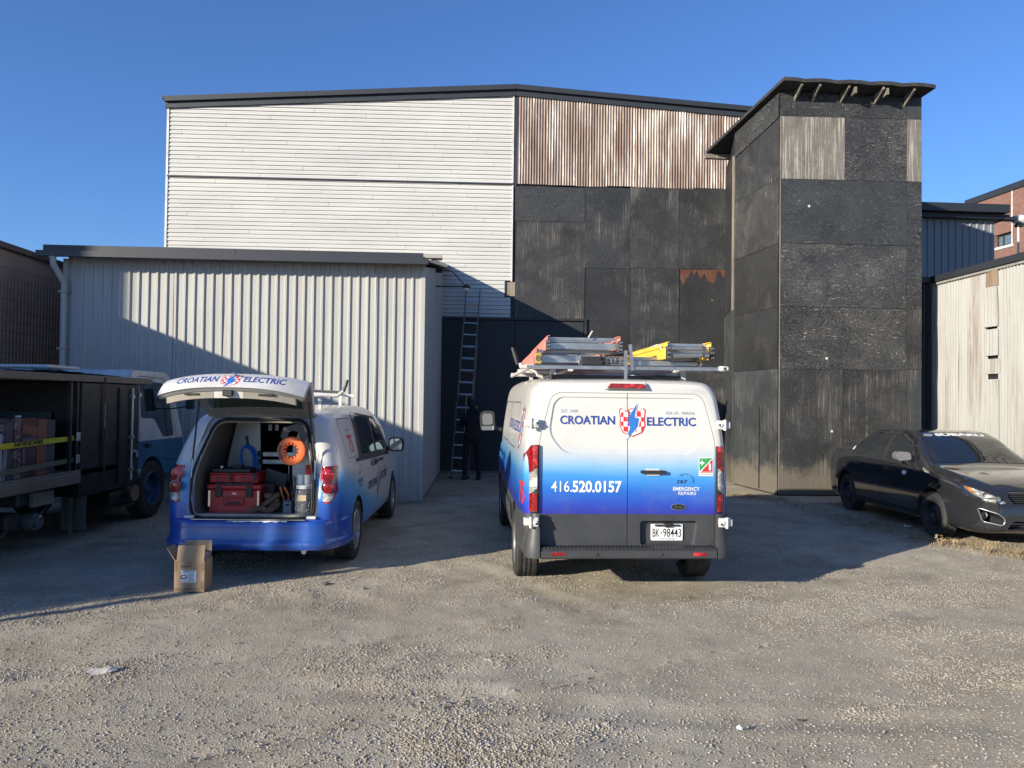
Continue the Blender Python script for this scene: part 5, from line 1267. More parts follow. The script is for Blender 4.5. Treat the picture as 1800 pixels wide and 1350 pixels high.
# ================================================================ minivan with its tailgate open
mvx, mvy, myaw = -2.645, 7.78, R(1.2)
mini = empty('minivan', (mvx, mvy, 0), myaw, 'white and blue minivan with its tailgate raised and tools in the back', 'minivan')
mini.scale = (.935, 1, 1)
PM = m_wrap('minivan_wrap', [(0, (.010, .045, .22)), (.45, (.014, .07, .31)), (.62, (.015, .06, .34)), (.78, (.02, .12, .46)), (.90, (.035, .21, .55)), (1.02, (.10, .33, .58)), (1.14, (.36, .47, .55)), (1.24, WHT), (2.0, WHT)], .14, .24)
PMW = NT('minivan_inner_paint', (.34, .36, .38), .3, 0, .5).m
def msec(y, w, zr, zb=.26, belt=1.12, tum=.15):
    return [(0, y, zb), (w * .72, y, zb), (w - .07, y, zb + .02), (w - .012, y, zb + .12), (w, y, .62), (w, y, .84), (w - .010, y, 1.0), (w - .03, y, belt), (w - .03 - tum * .45, y, belt + (zr - belt) * .45), (w - .03 - tum * .95, y, belt + (zr - belt) * .80), (w - .06 - tum * 1.25, y, zr - .05), (w * .62, y, zr - .012), (w * .3, y, zr), (0, y, zr + .004)]
ms = [msec(.10, .80, 1.62), msec(.12, .86, 1.64), msec(.20, .925, 1.665), msec(.42, .965, 1.69), msec(.9, .985, 1.72), msec(1.6, .985, 1.735), msec(2.5, .985, 1.735), msec(3.1, .985, 1.70)]
def mnose(y, w, zr, zs):
    s = msec(y, w, 1.73); return [(x * (1 if z < zs else 1 + .12 * (z - zs)), yy, z if z < zs else zs + (z - zs) * (zr - zs) / (1.73 - zs)) for x, yy, z in s]
ms += [mnose(3.5, .98, 1.50, 1.0), mnose(3.95, .97, 1.20, .93), mnose(4.35, .95, 1.06, .85), mnose(4.8, .90, .93, .78), mnose(5.05, .78, .82, .70), mnose(5.12, .66, .74, .62)]
mbm = loft(ms, 4, 3)
for q in mbm.vertices:      # tailgate line: the rear leans forward above the belt
    z = max(0, q.co.z - .95)
    q.co.y += (.30 * z + .30 * z * z) * max(0, 1 - max(0, q.co.y - .1) / 1.6)
mbm.materials.append(PM)
m_outer = bvh_of(mbm)
for s in (-1, 1):
    for yy in (1.04, 4.11): mbm = boolean(mbm, cyl_cut(s * .70, s * 1.3, yy, .335, .385, BLKP))
# cargo bay: tapered void, open to the rear
def bay(mat, g=0.0):
    prof = [(-.02, .60, .64, 1.56)]; V = []
    st = [(-.5, .655 + g, .600 - g, 1.565 + g, .50 + g), (.34, .655 + g, .600 - g, 1.565 + g, .50 + g), (2.6, .74, .60, 1.60, .58)]
    for y, wb, zb, zt, wt_ in st:
        ol = roundpoly([(-wb, zb), (wb, zb), (wb - .01, 1.05), (wt_, zt), (-wt_, zt), (-wb + .01, 1.05)], .11 + g, 6); V.append([(u, y, v) for u, v in ol])
    n = len(V[0]); allv = [p for r in V for p in r]; F = [tuple(range(n)), tuple(range(2 * n, 3 * n))]
    for k in (0, 1): F += [(k * n + i, k * n + (i + 1) % n, (k + 1) * n + (i + 1) % n, (k + 1) * n + i) for i in range(n)]
    me = MB().add(allv, F).mesh('cut'); me.materials.append(mat); return me, [(u, v) for u, _, v in V[0]]
bm_, OPN = bay(flat('bay_lining', (.15, .135, .12), .8, grime=.4))
# first a shallow frame recess in inner paint, then the bay
fr_ = roundpoly([(-.73, .56), (.73, .56), (.72, 1.05), (.57, 1.655), (-.57, 1.655), (-.72, 1.05)], .13, 6)
def gate_y(z): z = max(0, z - .95); return .115 + (.30 * z + .30 * z * z) * .93
o1 = dense(fr_); n = len(o1)
V = [(u, -.4, v) for u, v in o1] + [(u, gate_y(v) + .035, v) for u, v in o1] + [(0, -.4, 1.1), (0, gate_y(1.1) + .035, 1.1)]
F = [(i, (i + 1) % n, n + (i + 1) % n, n + i) for i in range(n)] + [(2 * n, (i + 1) % n, i) for i in range(n)] + [(2 * n + 1, n + i, n + (i + 1) % n) for i in range(n)]
cf = MB().add(V, F).mesh('cut'); cf.materials.append(PMW); mbm = boolean(mbm, cf); mbm = boolean(mbm, bm_)
# front doors and glass area as grooves is enough for the far side; the side doors on the right are real parts
SD = roundpoly([(1.42, .38), (2.50, .38), (2.50, 1.60), (1.30, 1.62), (1.30, .95)], .08); FD = roundpoly([(2.52, .38), (3.62, .38), (3.70, 1.00), (3.25, 1.45), (2.95, 1.60), (2.52, 1.62)], .07)
mdoors = []
for ol, nm in ((SD, 'sliding_door'), (FD, 'front_door')):
    d = boolean(mbm.copy(), prism_cut(ol, 'x', .60, 1.3, PM), 'INTERSECT'); mbm = boolean(mbm, prism_cut(offset_poly(ol, .004), 'x', .90 if nm == 'sliding_door' else .90, 1.3, BLKP))
    mdoors.append((nm, d))
mbo = link('body', mbm, mini); smooth(mbm, 32)
# the groove cut must not open the tumblehome: doors carry the full skin
for nm, d in mdoors:
    o = link(nm, d, mini); smooth(d, 32)
MBV = m_outer
# side glass with black surround
SG = flat('minivan_glass', (.035, .045, .05), .04, 0, .6, .9, var=.05)
for s, v_ in ((1, 'right'), (-1, 'left')):
    q = lambda pts: [(s * u, v) for u, v in pts]
    patch('window_surround', q(roundpoly([(1.00, 1.10), (3.55, 1.02), (3.30, 1.30), (2.85, 1.58), (1.50, 1.66), (1.30, 1.62), (1.22, 1.14), (1.00, 1.14)], .03)), v_, MBV, BLKP, mini, .003, 6)
    patch('side_window', q(roundpoly([(1.42, 1.16), (2.38, 1.14), (2.36, 1.59), (1.52, 1.61)], .05)), v_, MBV, SG, mini, .005)
    patch('side_window', q(roundpoly([(2.54, 1.14), (3.25, 1.11), (3.12, 1.34), (2.80, 1.54), (2.54, 1.57)], .04)), v_, MBV, SG, mini, .005)
    outer = rrect(.62, 1.22, 1.16, 1.60, .10); inner = offset_poly(outer, -.007); k = len(outer)
    decal('panel_seam', poly_mesh([q([outer[i], outer[(i + 1) % k], inner[(i + 1) % k], inner[i]]) for i in range(k)]), v_, MBV, BLKP, mbo, .002)
patch('windshield', roundpoly([(-.62, 3.15), (.62, 3.15), (.80, 3.95), (-.80, 3.95)], .08), 'top', MBV, SG, mini, .004)
DARKB = flat('dark_blue_print', (.02, .05, .16), .4)
rt = 'right'
decal('lettering', fit_text('75', .80, 1.02, 1.215, .20, bold=.01), rt, MBV, REDP, mbo)
decal('lettering', fit_text('YEARS SINCE', .78, .98, 1.455, .022), rt, MBV, NAVY, mbo)
emergency(1.02, .80, .34, rt, MBV, mbo, DARKB, NAVY)
decal('lettering', fit_text('416.520.0157', 1.95, 2.52, .965, .085, bold=.02), rt, MBV, DARKB, mdoors and mbo)
decal('lettering', fit_text('CROATIAN', 1.72, 2.42, .70, .10, bold=.02), rt, MBV, DARKB, mbo); decal('lettering', fit_text('ELECTRIC', 2.72, 3.35, .73, .10, bold=.02), rt, MBV, DARKB, mbo)
decal('lettering', fit_text('EST. 1949', 1.74, 2.0, .84, .03), rt, MBV, PALEB, mbo); decal('lettering', fit_text('ESA LIC. 7000356', 3.0, 3.35, .87, .03), rt, MBV, PALEB, mbo)
logo(2.56, .73, .26, .36, rt, MBV, mini)
for y0 in (2.28, 2.66):
    MB().bbox(.972, 1.012, y0, y0 + .20, .99, 1.02, .008).build('door_handle', BLKP, mini, sm=30)
# mirrors
for s in (-1, 1):
    m = MB(); m.prism(roundpoly([(s * .99, 1.07), (s * 1.21, 1.05), (s * 1.225, 1.22), (s * 1.17, 1.27), (s * 1.0, 1.26)], .05, 4), lambda u, v, t: (u, t, v), 3.42, 3.56); mo = m.build('side_mirror', BLKP, mini, sm=40)
    m = MB(); m.prism(roundpoly([(s * 1.01, 1.09), (s * 1.195, 1.075), (s * 1.205, 1.21), (s * 1.16, 1.25), (s * 1.02, 1.24)], .04, 4), lambda u, v, t: (u, t, v), 3.422, 3.412); m.build('mirror_glass', MATS['mirror'], mo)
    MB().beam((s * .90, 3.5, 1.08), (s * 1.03, 3.5, 1.11), .06, .06).build('mirror_arm', BLKP, mo)
for s, y in ((-1, 1.04), (1, 1.04), (-1, 4.11), (1, 4.11)): wheel(mini, s * .865, y, .340, .225, s, SILVER, .66, 'spokes')
# rear lamps: housing, two red rounds and a clear foot
for s in (-1, 1):
    LH = roundpoly([(s * .725, .76), (s * .74, 1.12), (s * .90, 1.125), (s * .925, .86), (s * .86, .745)], .02, 3)
    v_ = 'rear'
    def sol(name, ol, mt, y_off, th, par):
        bvh = MBV; me = flat_mesh(ol, 5); project(me, 'rear', bvh, y_off); bm = bmesh.new(); bm.from_mesh(me)
        r = bmesh.ops.extrude_face_region(bm, geom=bm.faces[:]); 
        for v in [g for g in r['geom'] if isinstance(g, bmesh.types.BMVert)]: v.co.y -= th
        bmesh.ops.recalc_face_normals(bm, faces=bm.faces[:]); bm.to_mesh(me); bm.free(); o = link(name, me, par, [mt]); smooth(me, 35); return o
    lh = sol('tail_lamp', LH, REDL, -.03, .045, mini)
    cx = s * .82
    for z0 in (1.035, .915):
        m = MB(); yy = .165 if 0 else None
        h, nn, ii_, dd_ = MBV.ray_cast(Vector((cx, -3, z0)), Vector((0, 1, 0)), 12); y0 = h.y - .016
        m.lathe([(.062, y0 + .01), (.060, y0 - .004), (.050, y0 - .006), (.044, y0 + .002), (.03, y0 - .004), (0, y0 - .006)], 'Y', (cx, 0, z0), 20); m.build('red_round_lamp', REDL, lh, sm=40)
    sol('clear_lens', roundpoly([(s * .745, .772), (s * .748, .845), (s * .895, .85), (s * .885, .80), (s * .855, .765)], .01, 3), CLRL, .012, .008, lh)
# bumper
V, F = [], []
path = []
N = 26
for sgn in (-1, 1):
    arc_ = [(sgn * (.60 + .395 * math.sin(R(a))), .012 + .62 * (1 - math.cos(R(a))) ** 1.35) for a in range(5, 91, 6)]
    path += (arc_[::-1] + [(-.60 + 1.2 * k / 8, .02 * abs(-1 + k / 4) ** 2) for k in range(9)]) if sgn < 0 else arc_
N = len(path) - 1
pp_ = []
for i, (x, y) in enumerate(path):
    a = Vector(path[max(0, i - 1)]); b = Vector(path[min(N, i + 1)]); d = (b - a).normalized(); pp_.append((x, y, d.y, -d.x))
V, F = sweep(pp_, [(-.07, .30), (-.02, .275), (.012, .285), (.030, .32), (.030, .355), (.012, .375), (.004, .40), (.0, .52), (-.004, .56), (-.03, .585), (-.12, .588), (-.12, .30)])
mb = MB(); mb.add(V, F); bmp = mb.build('rear_bumper', PM, mini, sm=45)
MB().prism([(-.60, .0), (.60, .0), (.56, .12), (-.56, .12)], lambda u, v, t: (u, v + .01, t), .586, .592).build('scuff_pad', RUBSEAL, bmp)
MB().bbox(-.61, .61, .002, .018, .583, .594, .002).build('bumper_edge_strip', ALU, bmp)
m = MB(); random.seed(9); ol = [(-.22, .578), (.42, .582)] + [(.42 - .64 * k / 16, .578 - random.uniform(.003, .017)) for k in range(17)]
m.prism(ol, lambda u, v, t: (u, t, v), -.002, -.0065); m.build('peeled_paint_strip', WHITE, bmp)
m = MB(); m.tube([(.60, .02, .27), (.60, .3, .27)], .028, 10); m.build('exhaust_pipe', CHROME, mini, sm=40)
MB().box(-.7, .7, .2, .7, .27, .36).build('underbody', BLKP, mini)
for x in (-.66, .66):
    MB().prism(rrect(x - .05, x + .05, .592, .618, .01), lambda u, v, t: (u, t, v), .06, .115).build('corner_plate', STEELW, mini)
# rubber seal round the opening
seal = [(u, gate_y(v) + .02, v) for u, v in dense(offset_poly(OPN, .022), .05)]
m = MB(); m.tube(seal, .015, 8, closed=True); m.build('door_seal', RUBSEAL, mini, sm=60)
seal2 = [(u, gate_y(v) + .03, v) for u, v in dense(offset_poly(OPN, -.004), .05)]
m = MB(); m.tube(seal2, .009, 6, closed=True); m.build('trim_edge', BEIGE, mini, sm=60)
MB().bbox(-.62, .62, .16, .30, .598, .622, .004).build('sill_plate', ALU, mini)
# white perforated side panels inside the bay
PERF = NT('perforated_white_panel', (.55, .57, .58), .35, .2); v = PERF.obj(); 
gy_ = PERF.math('FRACT', PERF.math('MULTIPLY', PERF.sep(v, 1), 11.0)); gz_ = PERF.math('FRACT', PERF.math('MULTIPLY', PERF.sep(v, 2), 11.0))
d2 = PERF.math('ADD', PERF.math('POWER', PERF.math('SUBTRACT', gy_, .5), 2.0), PERF.math('POWER', PERF.math('SUBTRACT', gz_, .5), 2.0))
PERF.col(PERF.mix(PERF.ramp(d2, [(.006, 1.0), (.012, 0.0)]), PERF.mix(PERF.noise(v, 3, 5), (.40, .42, .43), (.60, .62, .63)), (.02, .02, .02))); PERF = PERF.m
def side_panel(s, y0, y1):
    m = MB(); ol = [(y0, .62), (y1, .62), (y1, 1.50), (y0 + .38, 1.53), (y0 + .22, 1.30), (y0, 1.0)]
    m.prism(roundpoly(ol, .06), lambda u, v, t: (t - s * .10 * max(0, v - 1.0), u, v), s * .60, s * .612); return m.build('perforated_panel', PERF, mini)
side_panel(1, .42, 1.35); 
m = MB(); m.prism(roundpoly([(-.66, .62), (-.22, .62), (-.20, 1.0), (-.22, 1.55), (-.50, 1.54), (-.60, 1.1)], .04), lambda u, v, t: (u, t, v), 1.02, 1.035); m.build('perforated_panel', PERF, mini)
m = MB(); m.prism(roundpoly([(.30, .62), (.66, .62), (.66, 1.2), (.56, 1.53), (.40, 1.53), (.30, 1.3)], .04), lambda u, v, t: (u, t, v), .60, .615); m.build('perforated_panel', PERF, mini)
MB().box(-.72, .72, 2.35, 2.4, .6, 1.6).build('bulkhead', BLKP, mini)
m = MB()
for k in range(9):
    x = .30 + k * .03
    m.beam((x, .62, 1.50), (x + .03, .62, 1.535), .005, .005); m.beam((x + .03, .62, 1.50), (x, .62, 1.535), .005, .005)
tag(m.build('wire_mesh', ALU, mini), kind='stuff')
# gas struts, hinges
for s in (-1, 1):
    m = MB(); m.tube([(s * .672, .16, 1.16), (s * .60, .13, 1.78)], .010, 8); st = m.build('gas_strut', BLKP, mini); m = MB(); m.tube([(s * .675, .14, .98), (s * .668, .16, 1.24)], .007, 8); m.build('strut_rod', CHROME, st)
# tailgate: swung up about the roof edge; outer skin curved, inner side beige trim
TGY, TGZ = .40, 1.665
GRYP = flat('grey_inner_panel', (.20, .20, .20), .45)
def tg(u, v): # u across -1..1, v 0 at hinge .. 1 at lower lip -> outer surface point
    w = .60 + .14 * min(1, v * 1.5) - .01 * v
    y = TGY - 1.08 * v; 
    z = TGZ + .02 + .40 * v + .10 * math.sin(min(1, v) * math.pi) - .17 * max(0, (v - .70) / .30) ** 1.7
    z -= .085 * abs(u) ** 2.6 * (.35 + .65 * v)
    y += .10 * abs(u) ** 3 * v
    return (u * w, y, z)
nu, nv = 28, 20
Fr = [tg(-1 + 2 * i / nu, j / nv) for j in range(nv + 1) for i in range(nu + 1)]
w_ = nu + 1; nn = len(Fr)
Bk = [(x, y + (.05 if j > nv * .8 else .0), z - (.055 if 0 < i < nu and 0 < j < nv else .02)) for (x, y, z), (j, i) in zip(Fr, [(j, i) for j in range(nv + 1) for i in range(nu + 1)])]
F = []
for j in range(nv):
    for i in range(nu):
        q = j * w_ + i; F.append((q, q + 1, q + w_ + 1, q + w_)); F.append((nn + q, nn + q + w_, nn + q + w_ + 1, nn + q + 1))
for i in range(nu): F.append((i, nn + i, nn + i + 1, i + 1)); q = nv * w_ + i; F.append((q, q + 1, nn + q + 1, nn + q))
for j in range(nv): q = j * w_; F.append((q, q + w_, nn + q + w_, nn + q)); q += nu; F.append((q, nn + q, nn + q + w_, q + w_))
WP = flat('white_paint', WHT, .28, 0, .6)
mb = MB(); mb.add(Fr + Bk, F); tgo = mb.build('tailgate', WP, mini, sm=40)
TGB = bvh_of(tgo.data)
# inner trim: a frame with the glass, and the beige lower panel with the latch
def tgi(u, v, d): x, y, z = tg(u, v); return (x, y + (.045 if v > .8 else 0), z - .055 - d)
def tg_strip(name, u0, u1, v0, v1, d, mt, th=.02, par=None):
    a, b = 14, 8; A = [tgi(u0 + (u1 - u0) * i / a, v0 + (v1 - v0) * j / b, d) for j in range(b + 1) for i in range(a + 1)]; B = [(x, y, z + th) for x, y, z in A]
    k = a + 1; n_ = len(A); F = []
    for j in range(b):
        for i in range(a): q = j * k + i; F.append((q, q + 1, q + k + 1, q + k)); F.append((n_ + q, n_ + q + k, n_ + q + k + 1, n_ + q + 1))
    for i in range(a): F.append((i, n_ + i, n_ + i + 1, i + 1)); q = b * k + i; F.append((q, q + 1, n_ + q + 1, n_ + q))
    for j in range(b): q = j * k; F.append((q, q + k, n_ + q + k, n_ + q)); q += a; F.append((q, n_ + q, n_ + q + k, q + k))
    m = MB(); m.add(A + B, F); return m.build(name, mt, par or tgo, sm=35)
GREENG = flat('tailgate_glass', (.05, .075, .065), .08, 0, .4, .8)
tg_strip('inner_frame', -.97, .97, .01, .99, .0, GRYP)
tg_strip('tailgate_glass', -.80, .80, .14, .60, .006, GREENG, .006)
def lip_strip(name, u0, u1, mt, z0=-.10, z1=-.005, y0=.035, th=.05, par=None):
    k = 12; P_ = [tg(u0 + (u1 - u0) * i / k, 1.0) for i in range(k + 1)]; V = []; F = []
    for x, y, z in P_: V += [(x, y + y0, z + z1), (x, y + y0 + .02, z + z0), (x, y + y0 + th + .02, z + z0), (x, y + y0 + th, z + z1)]
    for i in range(k):
        for j in range(4): F.append((i * 4 + j, i * 4 + (j + 1) % 4, (i + 1) * 4 + (j + 1) % 4, (i + 1) * 4 + j))
    F += [(0, 1, 2, 3), (4 * k + 3, 4 * k + 2, 4 * k + 1, 4 * k)]
    m = MB(); m.add(V, F); return m.build(name, mt, par or tgo, sm=40)
lip_strip('lip_seal', -.98, .98, GRYP, -.035, .0, .012, .10)
for a_, b_ in ((-.88, -.205), (.205, .88)): lip_strip('rear_trim_panel', a_, b_, BEIGE)
lt = lip_strip('latch_plate', -.20, .20, STEELW)
x, y, z = tg(0, 1.0)
m = MB(); m.bbox(-.05, .05, y + .005, y + .05, z - .085, z - .025, .008); m.build('latch', BLKP, lt)
for xx in (-.50, .50):
    x, y, z = tg(xx, 1.0); m = MB(); m.bbox(x - .075, x + .075, y + .03, y + .05, z - .062, z - .044, .004); m.build('grab_slot', BLKP, tgo)
# print on the outer skin near the lip; text upright, read from behind the van
def tgview(u, v): return (Vector((u, -3, 2.1 + (v - 2.1) * 1.0)), Vector((0, 1, 0)))
TOPV = lambda u, v: (Vector((u, v, 6)), Vector((0, 0, -1)))
ylip = TGY - 1.08
def bent(me, k=.10):
    for v in me.vertices: v.co.y -= k * v.co.x ** 2
    return me
decal('lettering', bent(fit_text('CROATIAN', -.56, -.13, 1.972, .050, bold=.02)), 'rear', TGB, NAVY, tgo, .003)
decal('lettering', bent(fit_text('ELECTRIC', .13, .53, 1.972, .050, bold=.02)), 'rear', TGB, NAVY, tgo, .003)
logo(0, 1.985, .19, .105, 'rear', TGB, tgo, .003)
for xx in (-.38, .38): MB().bbox(xx - .035, xx + .035, .36, .48, 1.63, 1.665, .006).build('tailgate_hinge', GRYP, mini)
MB().bbox(-.60, .60, .44, .50, 1.60, 1.66, .01).build('roof_header', GRYP, mini)
# roof rack of the minivan
mr = empty('ladder_rack', (0, 0, 0)); mr.parent = mini
for y in (.95, 2.1):
    m = MB(); m.beam((-.62, y, 1.86), (.72, y, 1.86), .035, .035); m.build('cross_bar', STEELW, mr)
    for s in (-1, 1): m = MB(); m.beam((s * .52, y, 1.70), (s * .52, y, 1.85), .04, .03); m.build('rack_foot', STEELW, mr)
m = MB(); m.tube([(.46, .80, 1.90), (.46, 2.3, 1.90)], .02, 8); m.build('side_rail', ALU, mr)
m = MB(); m.tube([(-.10, .75, 1.855), (.55, .76, 1.865), (.76, .78, 1.85), (.83, .80, 1.90)], .022, 8); m.build('crank_arm', STEELW, mr, sm=40)
m = MB(); m.tube([(.835, .80, 1.90), (.86, .81, 1.97), (.875, .82, 2.03)], .019, 8); m.build('crank_handle', BLKP, mr)
m = MB(); m.tube([(.35, .74, 1.87), (.42, .76, 1.66), (.60, .80, 1.45)], .012, 8); m.build('drop_arm', STEELW, mr)
m = MB(); m.beam((.58, .80, 1.47), (.66, .82, 1.33), .045, .03); m.build('drop_arm_grip', BLKP, mr)
m = MB(); m.bbox(.30, .42, .74, .80, 1.88, 1.94, .01); m.bbox(.33, .40, .75, .80, 1.94, 1.98, .006); m.build('clamp_block', BLKP, mr)

# ---- what lies in the minivan's bay (each its own thing)
mm = Matrix.Translation((mvx, mvy, 0)) @ Matrix.Rotation(myaw, 4, 'Z') @ Matrix.Diagonal((.935, 1, 1, 1)); FLZ = .605
def inbay(name, x, y, z, label, cat, group=None): return empty(name, mm @ Vector((x, y, z)), myaw, label, cat, group)
REDT = flat('red_tool_plastic', (.42, .018, .02), .45, grime=.25); DRED = flat('dark_red_plastic', (.28, .015, .018), .5)
tb1 = inbay('rolling_toolbox', -.27, .52, FLZ, 'large red wheeled toolbox with two black latches inside the minivan', 'toolbox')
m = MB(); m.bbox(-.27, .27, -.19, .19, 0, .25, .014); m.build('case', REDT, tb1, sm=30)
m = MB(); m.bbox(-.285, .285, -.20, .20, .25, .30, .012); lid = m.build('lid', REDT, tb1, sm=30)
MB().bbox(-.20, .20, -.205, .18, .295, .315, .004).build('lid_rail', BLKP, lid)
for x in (-.16, .16): MB().bbox(x - .035, x + .035, -.212, -.19, .17, .28, .006).build('latch', BLKP, tb1)
for x in (-.255, .255): MB().bbox(x - .012, x + .012, -.208, -.19, .07, .24, .003).build('metal_rail', CHROME, tb1)
MB().bbox(-.11, .11, -.204, -.188, .08, .17, .006).build('handle_recess', DRED, tb1); MB().bbox(-.065, .065, -.216, -.20, .095, .115, .004).build('handle', BLKP, tb1)
me = poly_mesh([[(-.035, -.002), (-.005, .004), (-.02, .014), (.035, .0), (.01, -.004), (.03, -.014), (-.02, -.006)], ]); on_plane(me, (0, -.1915, .205), (1, 0, 0), (0, 0, 1)); link('maker_mark', me, tb1, [WHITE])
for k, x in enumerate((-.15, .12)):
    o = inbay('organiser_case', -.27 + x, .52, FLZ + .316, ('left' if k == 0 else 'right') + ' of two small red organiser cases on the large red toolbox', 'tool case', 'red organiser cases')
    MB().bbox(-.125, .125, -.17, .17, 0, .085, .008).build('case', REDT, o, sm=30); MB().bbox(-.13, .13, -.175, .175, .086, .105, .005).build('lid', DRED, o, sm=30)
    MB().bbox(-.05, .05, -.182, -.168, .015, .06, .006).build('handle', DRED, o); 
    MB().bbox(.075, .11, -.186, -.17, .02, .10, .004).build('latch', BLKP, o)
o = inbay('black_tray', -.30, .52, FLZ + .424, 'flat black tray with odds and ends on the red organiser cases', 'tray'); MB().bbox(-.22, .18, -.15, .15, 0, .035, .005).build('tray_body', BLKP, o)
MB().lathe([(0, .036), (.02, .036), (.022, .06), (.0, .07)], 'Z', (-.14, -.09, 0), 10).build('cap', CHROME, o); MB().bbox(-.02, .09, -.12, -.04, .036, .07, .012).build('tool', BLKP, o)
# blue cable coil
BLUC = flat('blue_cable', (.015, .10, .42), .4)
o = inbay('cable_coil', -.20, .62, 1.10, 'coil of blue cable hanging on the left inside the minivan', 'cable')
random.seed(4)
for k in range(4):
    pts = []; w = .075 + .010 * k; h = .18 + .008 * k
    for i in range(32):
        a = 2 * math.pi * i / 32; tw = (1 + .38 * math.sin(a)) if math.sin(a) > 0 else 1 - .28 * abs(math.sin(a))
        pts.append((w * math.cos(a) * tw * .8 + .006 * k - .01 + .02 * -math.sin(a), -.04 + .014 * (k % 3) + .004 * math.sin(3 * a + k), h * math.sin(a)))
    MB().tube(pts, .0105, 6, closed=True).build('cable_turn', BLUC, o, sm=60)
MB().tube([(-.02, .0, .17), (-.03, .0, .24), (-.045, .01, .30)], .014, 6).build('hanging_strap', BLKP, o)
# orange fish tape reel
ORG = flat('orange_plastic', (.80, .17, .05), .4)
o = inbay('fish_tape_reel', .385, .26, 1.27, 'round orange fish tape reel with an open centre inside the minivan', 'fish tape')
m = MB(); pr = [(.082, -.028), (.092, -.036), (.13, -.038), (.145, -.030), (.149, -.012), (.149, .012), (.145, .030), (.13, .038), (.092, .036), (.082, .028), (.082, -.028)]
m.lathe(pr, 'Y', (0, 0, 0), 40); m.build('reel_case', ORG, o, sm=35)
m = MB(); pr = [(.084, -.02)]; 
for k in range(12): a = 2 * math.pi * k / 12; m.bbox(.074 * math.cos(a) - .011, .074 * math.cos(a) + .011, -.034, .034, .074 * math.sin(a) - .011, .074 * math.sin(a) + .011, .003)
tag(m.build('grip_ribs', ORG, o), kind='stuff')
m = MB(); fn = lambda u, v, t: (u * math.cos(v), t, u * math.sin(v))
arc = [(.118 + (.014 if k < 12 else -.014), R(150 + 75 * (k if k < 12 else 23 - k) / 11)) for k in range(24)]
m.prism(arc, fn, -.0385, -.0398); m.build('paper_label', flat('worn_label', (.10, .09, .09), .5), o)
m = MB(); ol = [(-.10, .10), (-.13, .15), (-.10, .24), (.0, .27), (.10, .25), (.15, .16), (.11, .08), (.07, .13), (.06, .19), (.0, .21), (-.05, .19), (-.06, .12)]
m.prism(ol, lambda u, v, t: (u, t, v), .03, .055); m.build('handle', flat('grey_plastic', (.07, .07, .07), .5), o, sm=30)
# grey folded steps lying across
o = inbay('folded_steps', .02, .95, 1.07, 'folded aluminium steps lying across the back of the bay', 'step ladder')
for z0 in (0, .085): MB().bbox(-.16, .34, -.03, .03, z0, z0 + .055, .006).build('step', ALU, o); MB().bbox(-.22, -.155, -.035, .035, z0 - .006, z0 + .062, .006).build('end_block', BLKP, o)
# black laptop-like case
o = inbay('dark_case', .13, .55, .95, 'flat charcoal case leaning among the tools in the minivan', 'case'); mb = MB(); mb.M = Matrix.Rotation(R(18), 4, 'Y') @ Matrix.Rotation(R(25), 4, 'X'); mb.bbox(-.12, .12, -.02, .02, -.09, .09, .008); mb.build('case_body', flat('charcoal_plastic', (.055, .058, .065), .5), o)
# leather tool pouch with belt
LEA = flat('brown_leather', (.085, .040, .022), .55, grime=.4, vs=9)
o = inbay('leather_tool_pouch', .13, .40, FLZ + .02, 'brown leather tool belt and pouch beside the large red toolbox', 'tool pouch')
mb = MB(); mb.M = Matrix.Rotation(R(-28), 4, 'Y'); mb.bbox(-.13, .12, -.07, .07, .0, .13, .03); mb.build('pouch', LEA, o, sm=40)
mb = MB(); mb.M = Matrix.Rotation(R(-38), 4, 'Y'); mb.bbox(-.02, .20, -.10, -.05, .06, .12, .015); mb.build('pocket', LEA, o, sm=40)
mb = MB(); pts = [(-.20, -.12, .0), (-.15, -.13, .03), (-.08, -.12, .05), (-.02, -.12, .02), (.06, -.12, .04), (.10, -.10, .10), (.02, -.06, .17), (-.06, -.05, .16)]
for a, b in zip(pts, pts[1:]): mb.beam(a, b, .012, .05)
mb.build('belt', LEA, o)
mb = MB(); mb.bbox(-.05, .06, -.04, .04, .13, .17, .012); mb.build('flap', BLKP, o)
o = inbay('black_cable_bundle', .12, .62, FLZ + .16, 'dark looped cable behind the leather pouch', 'cable')
for k in range(4): MB().tube([(.10 * math.cos(a * .3927) + .01 * k, .02 * k, .13 * math.sin(a * .3927)) for a in range(16)], .011, 6, closed=True).build('cable_turn', BLKP, o)
# hand tools standing in a holder
tools = [('orange_handled_pliers', .26, .45, .70, ORG, 'orange handled pliers standing among the tools'), ('yellow_tape_measure', .20, .44, .80, YFG, 'small yellow tape measure beside orange pliers')]
o = inbay(tools[0][0], .27, .46, .70, tools[0][5], 'pliers')
for dx in (-.012, .03): MB().tube([(dx, 0, .0), (dx * 1.6 - .02, 0, .09), (dx - .05, 0, .17)], .012, 8).build('handle', ORG, o)
MB().bbox(-.02, .03, -.01, .01, -.06, .0, .005).build('jaws', ALU, o)
o = inbay('tape_measure', .17, .44, .76, 'small yellow tape measure beside the orange pliers', 'tape measure'); MB().bbox(-.012, .012, -.03, .03, -.035, .035, .01).build('case', YFG, o); MB().bbox(-.014, -.011, -.02, .02, -.02, .02, .003).build('label', BLKP, o)
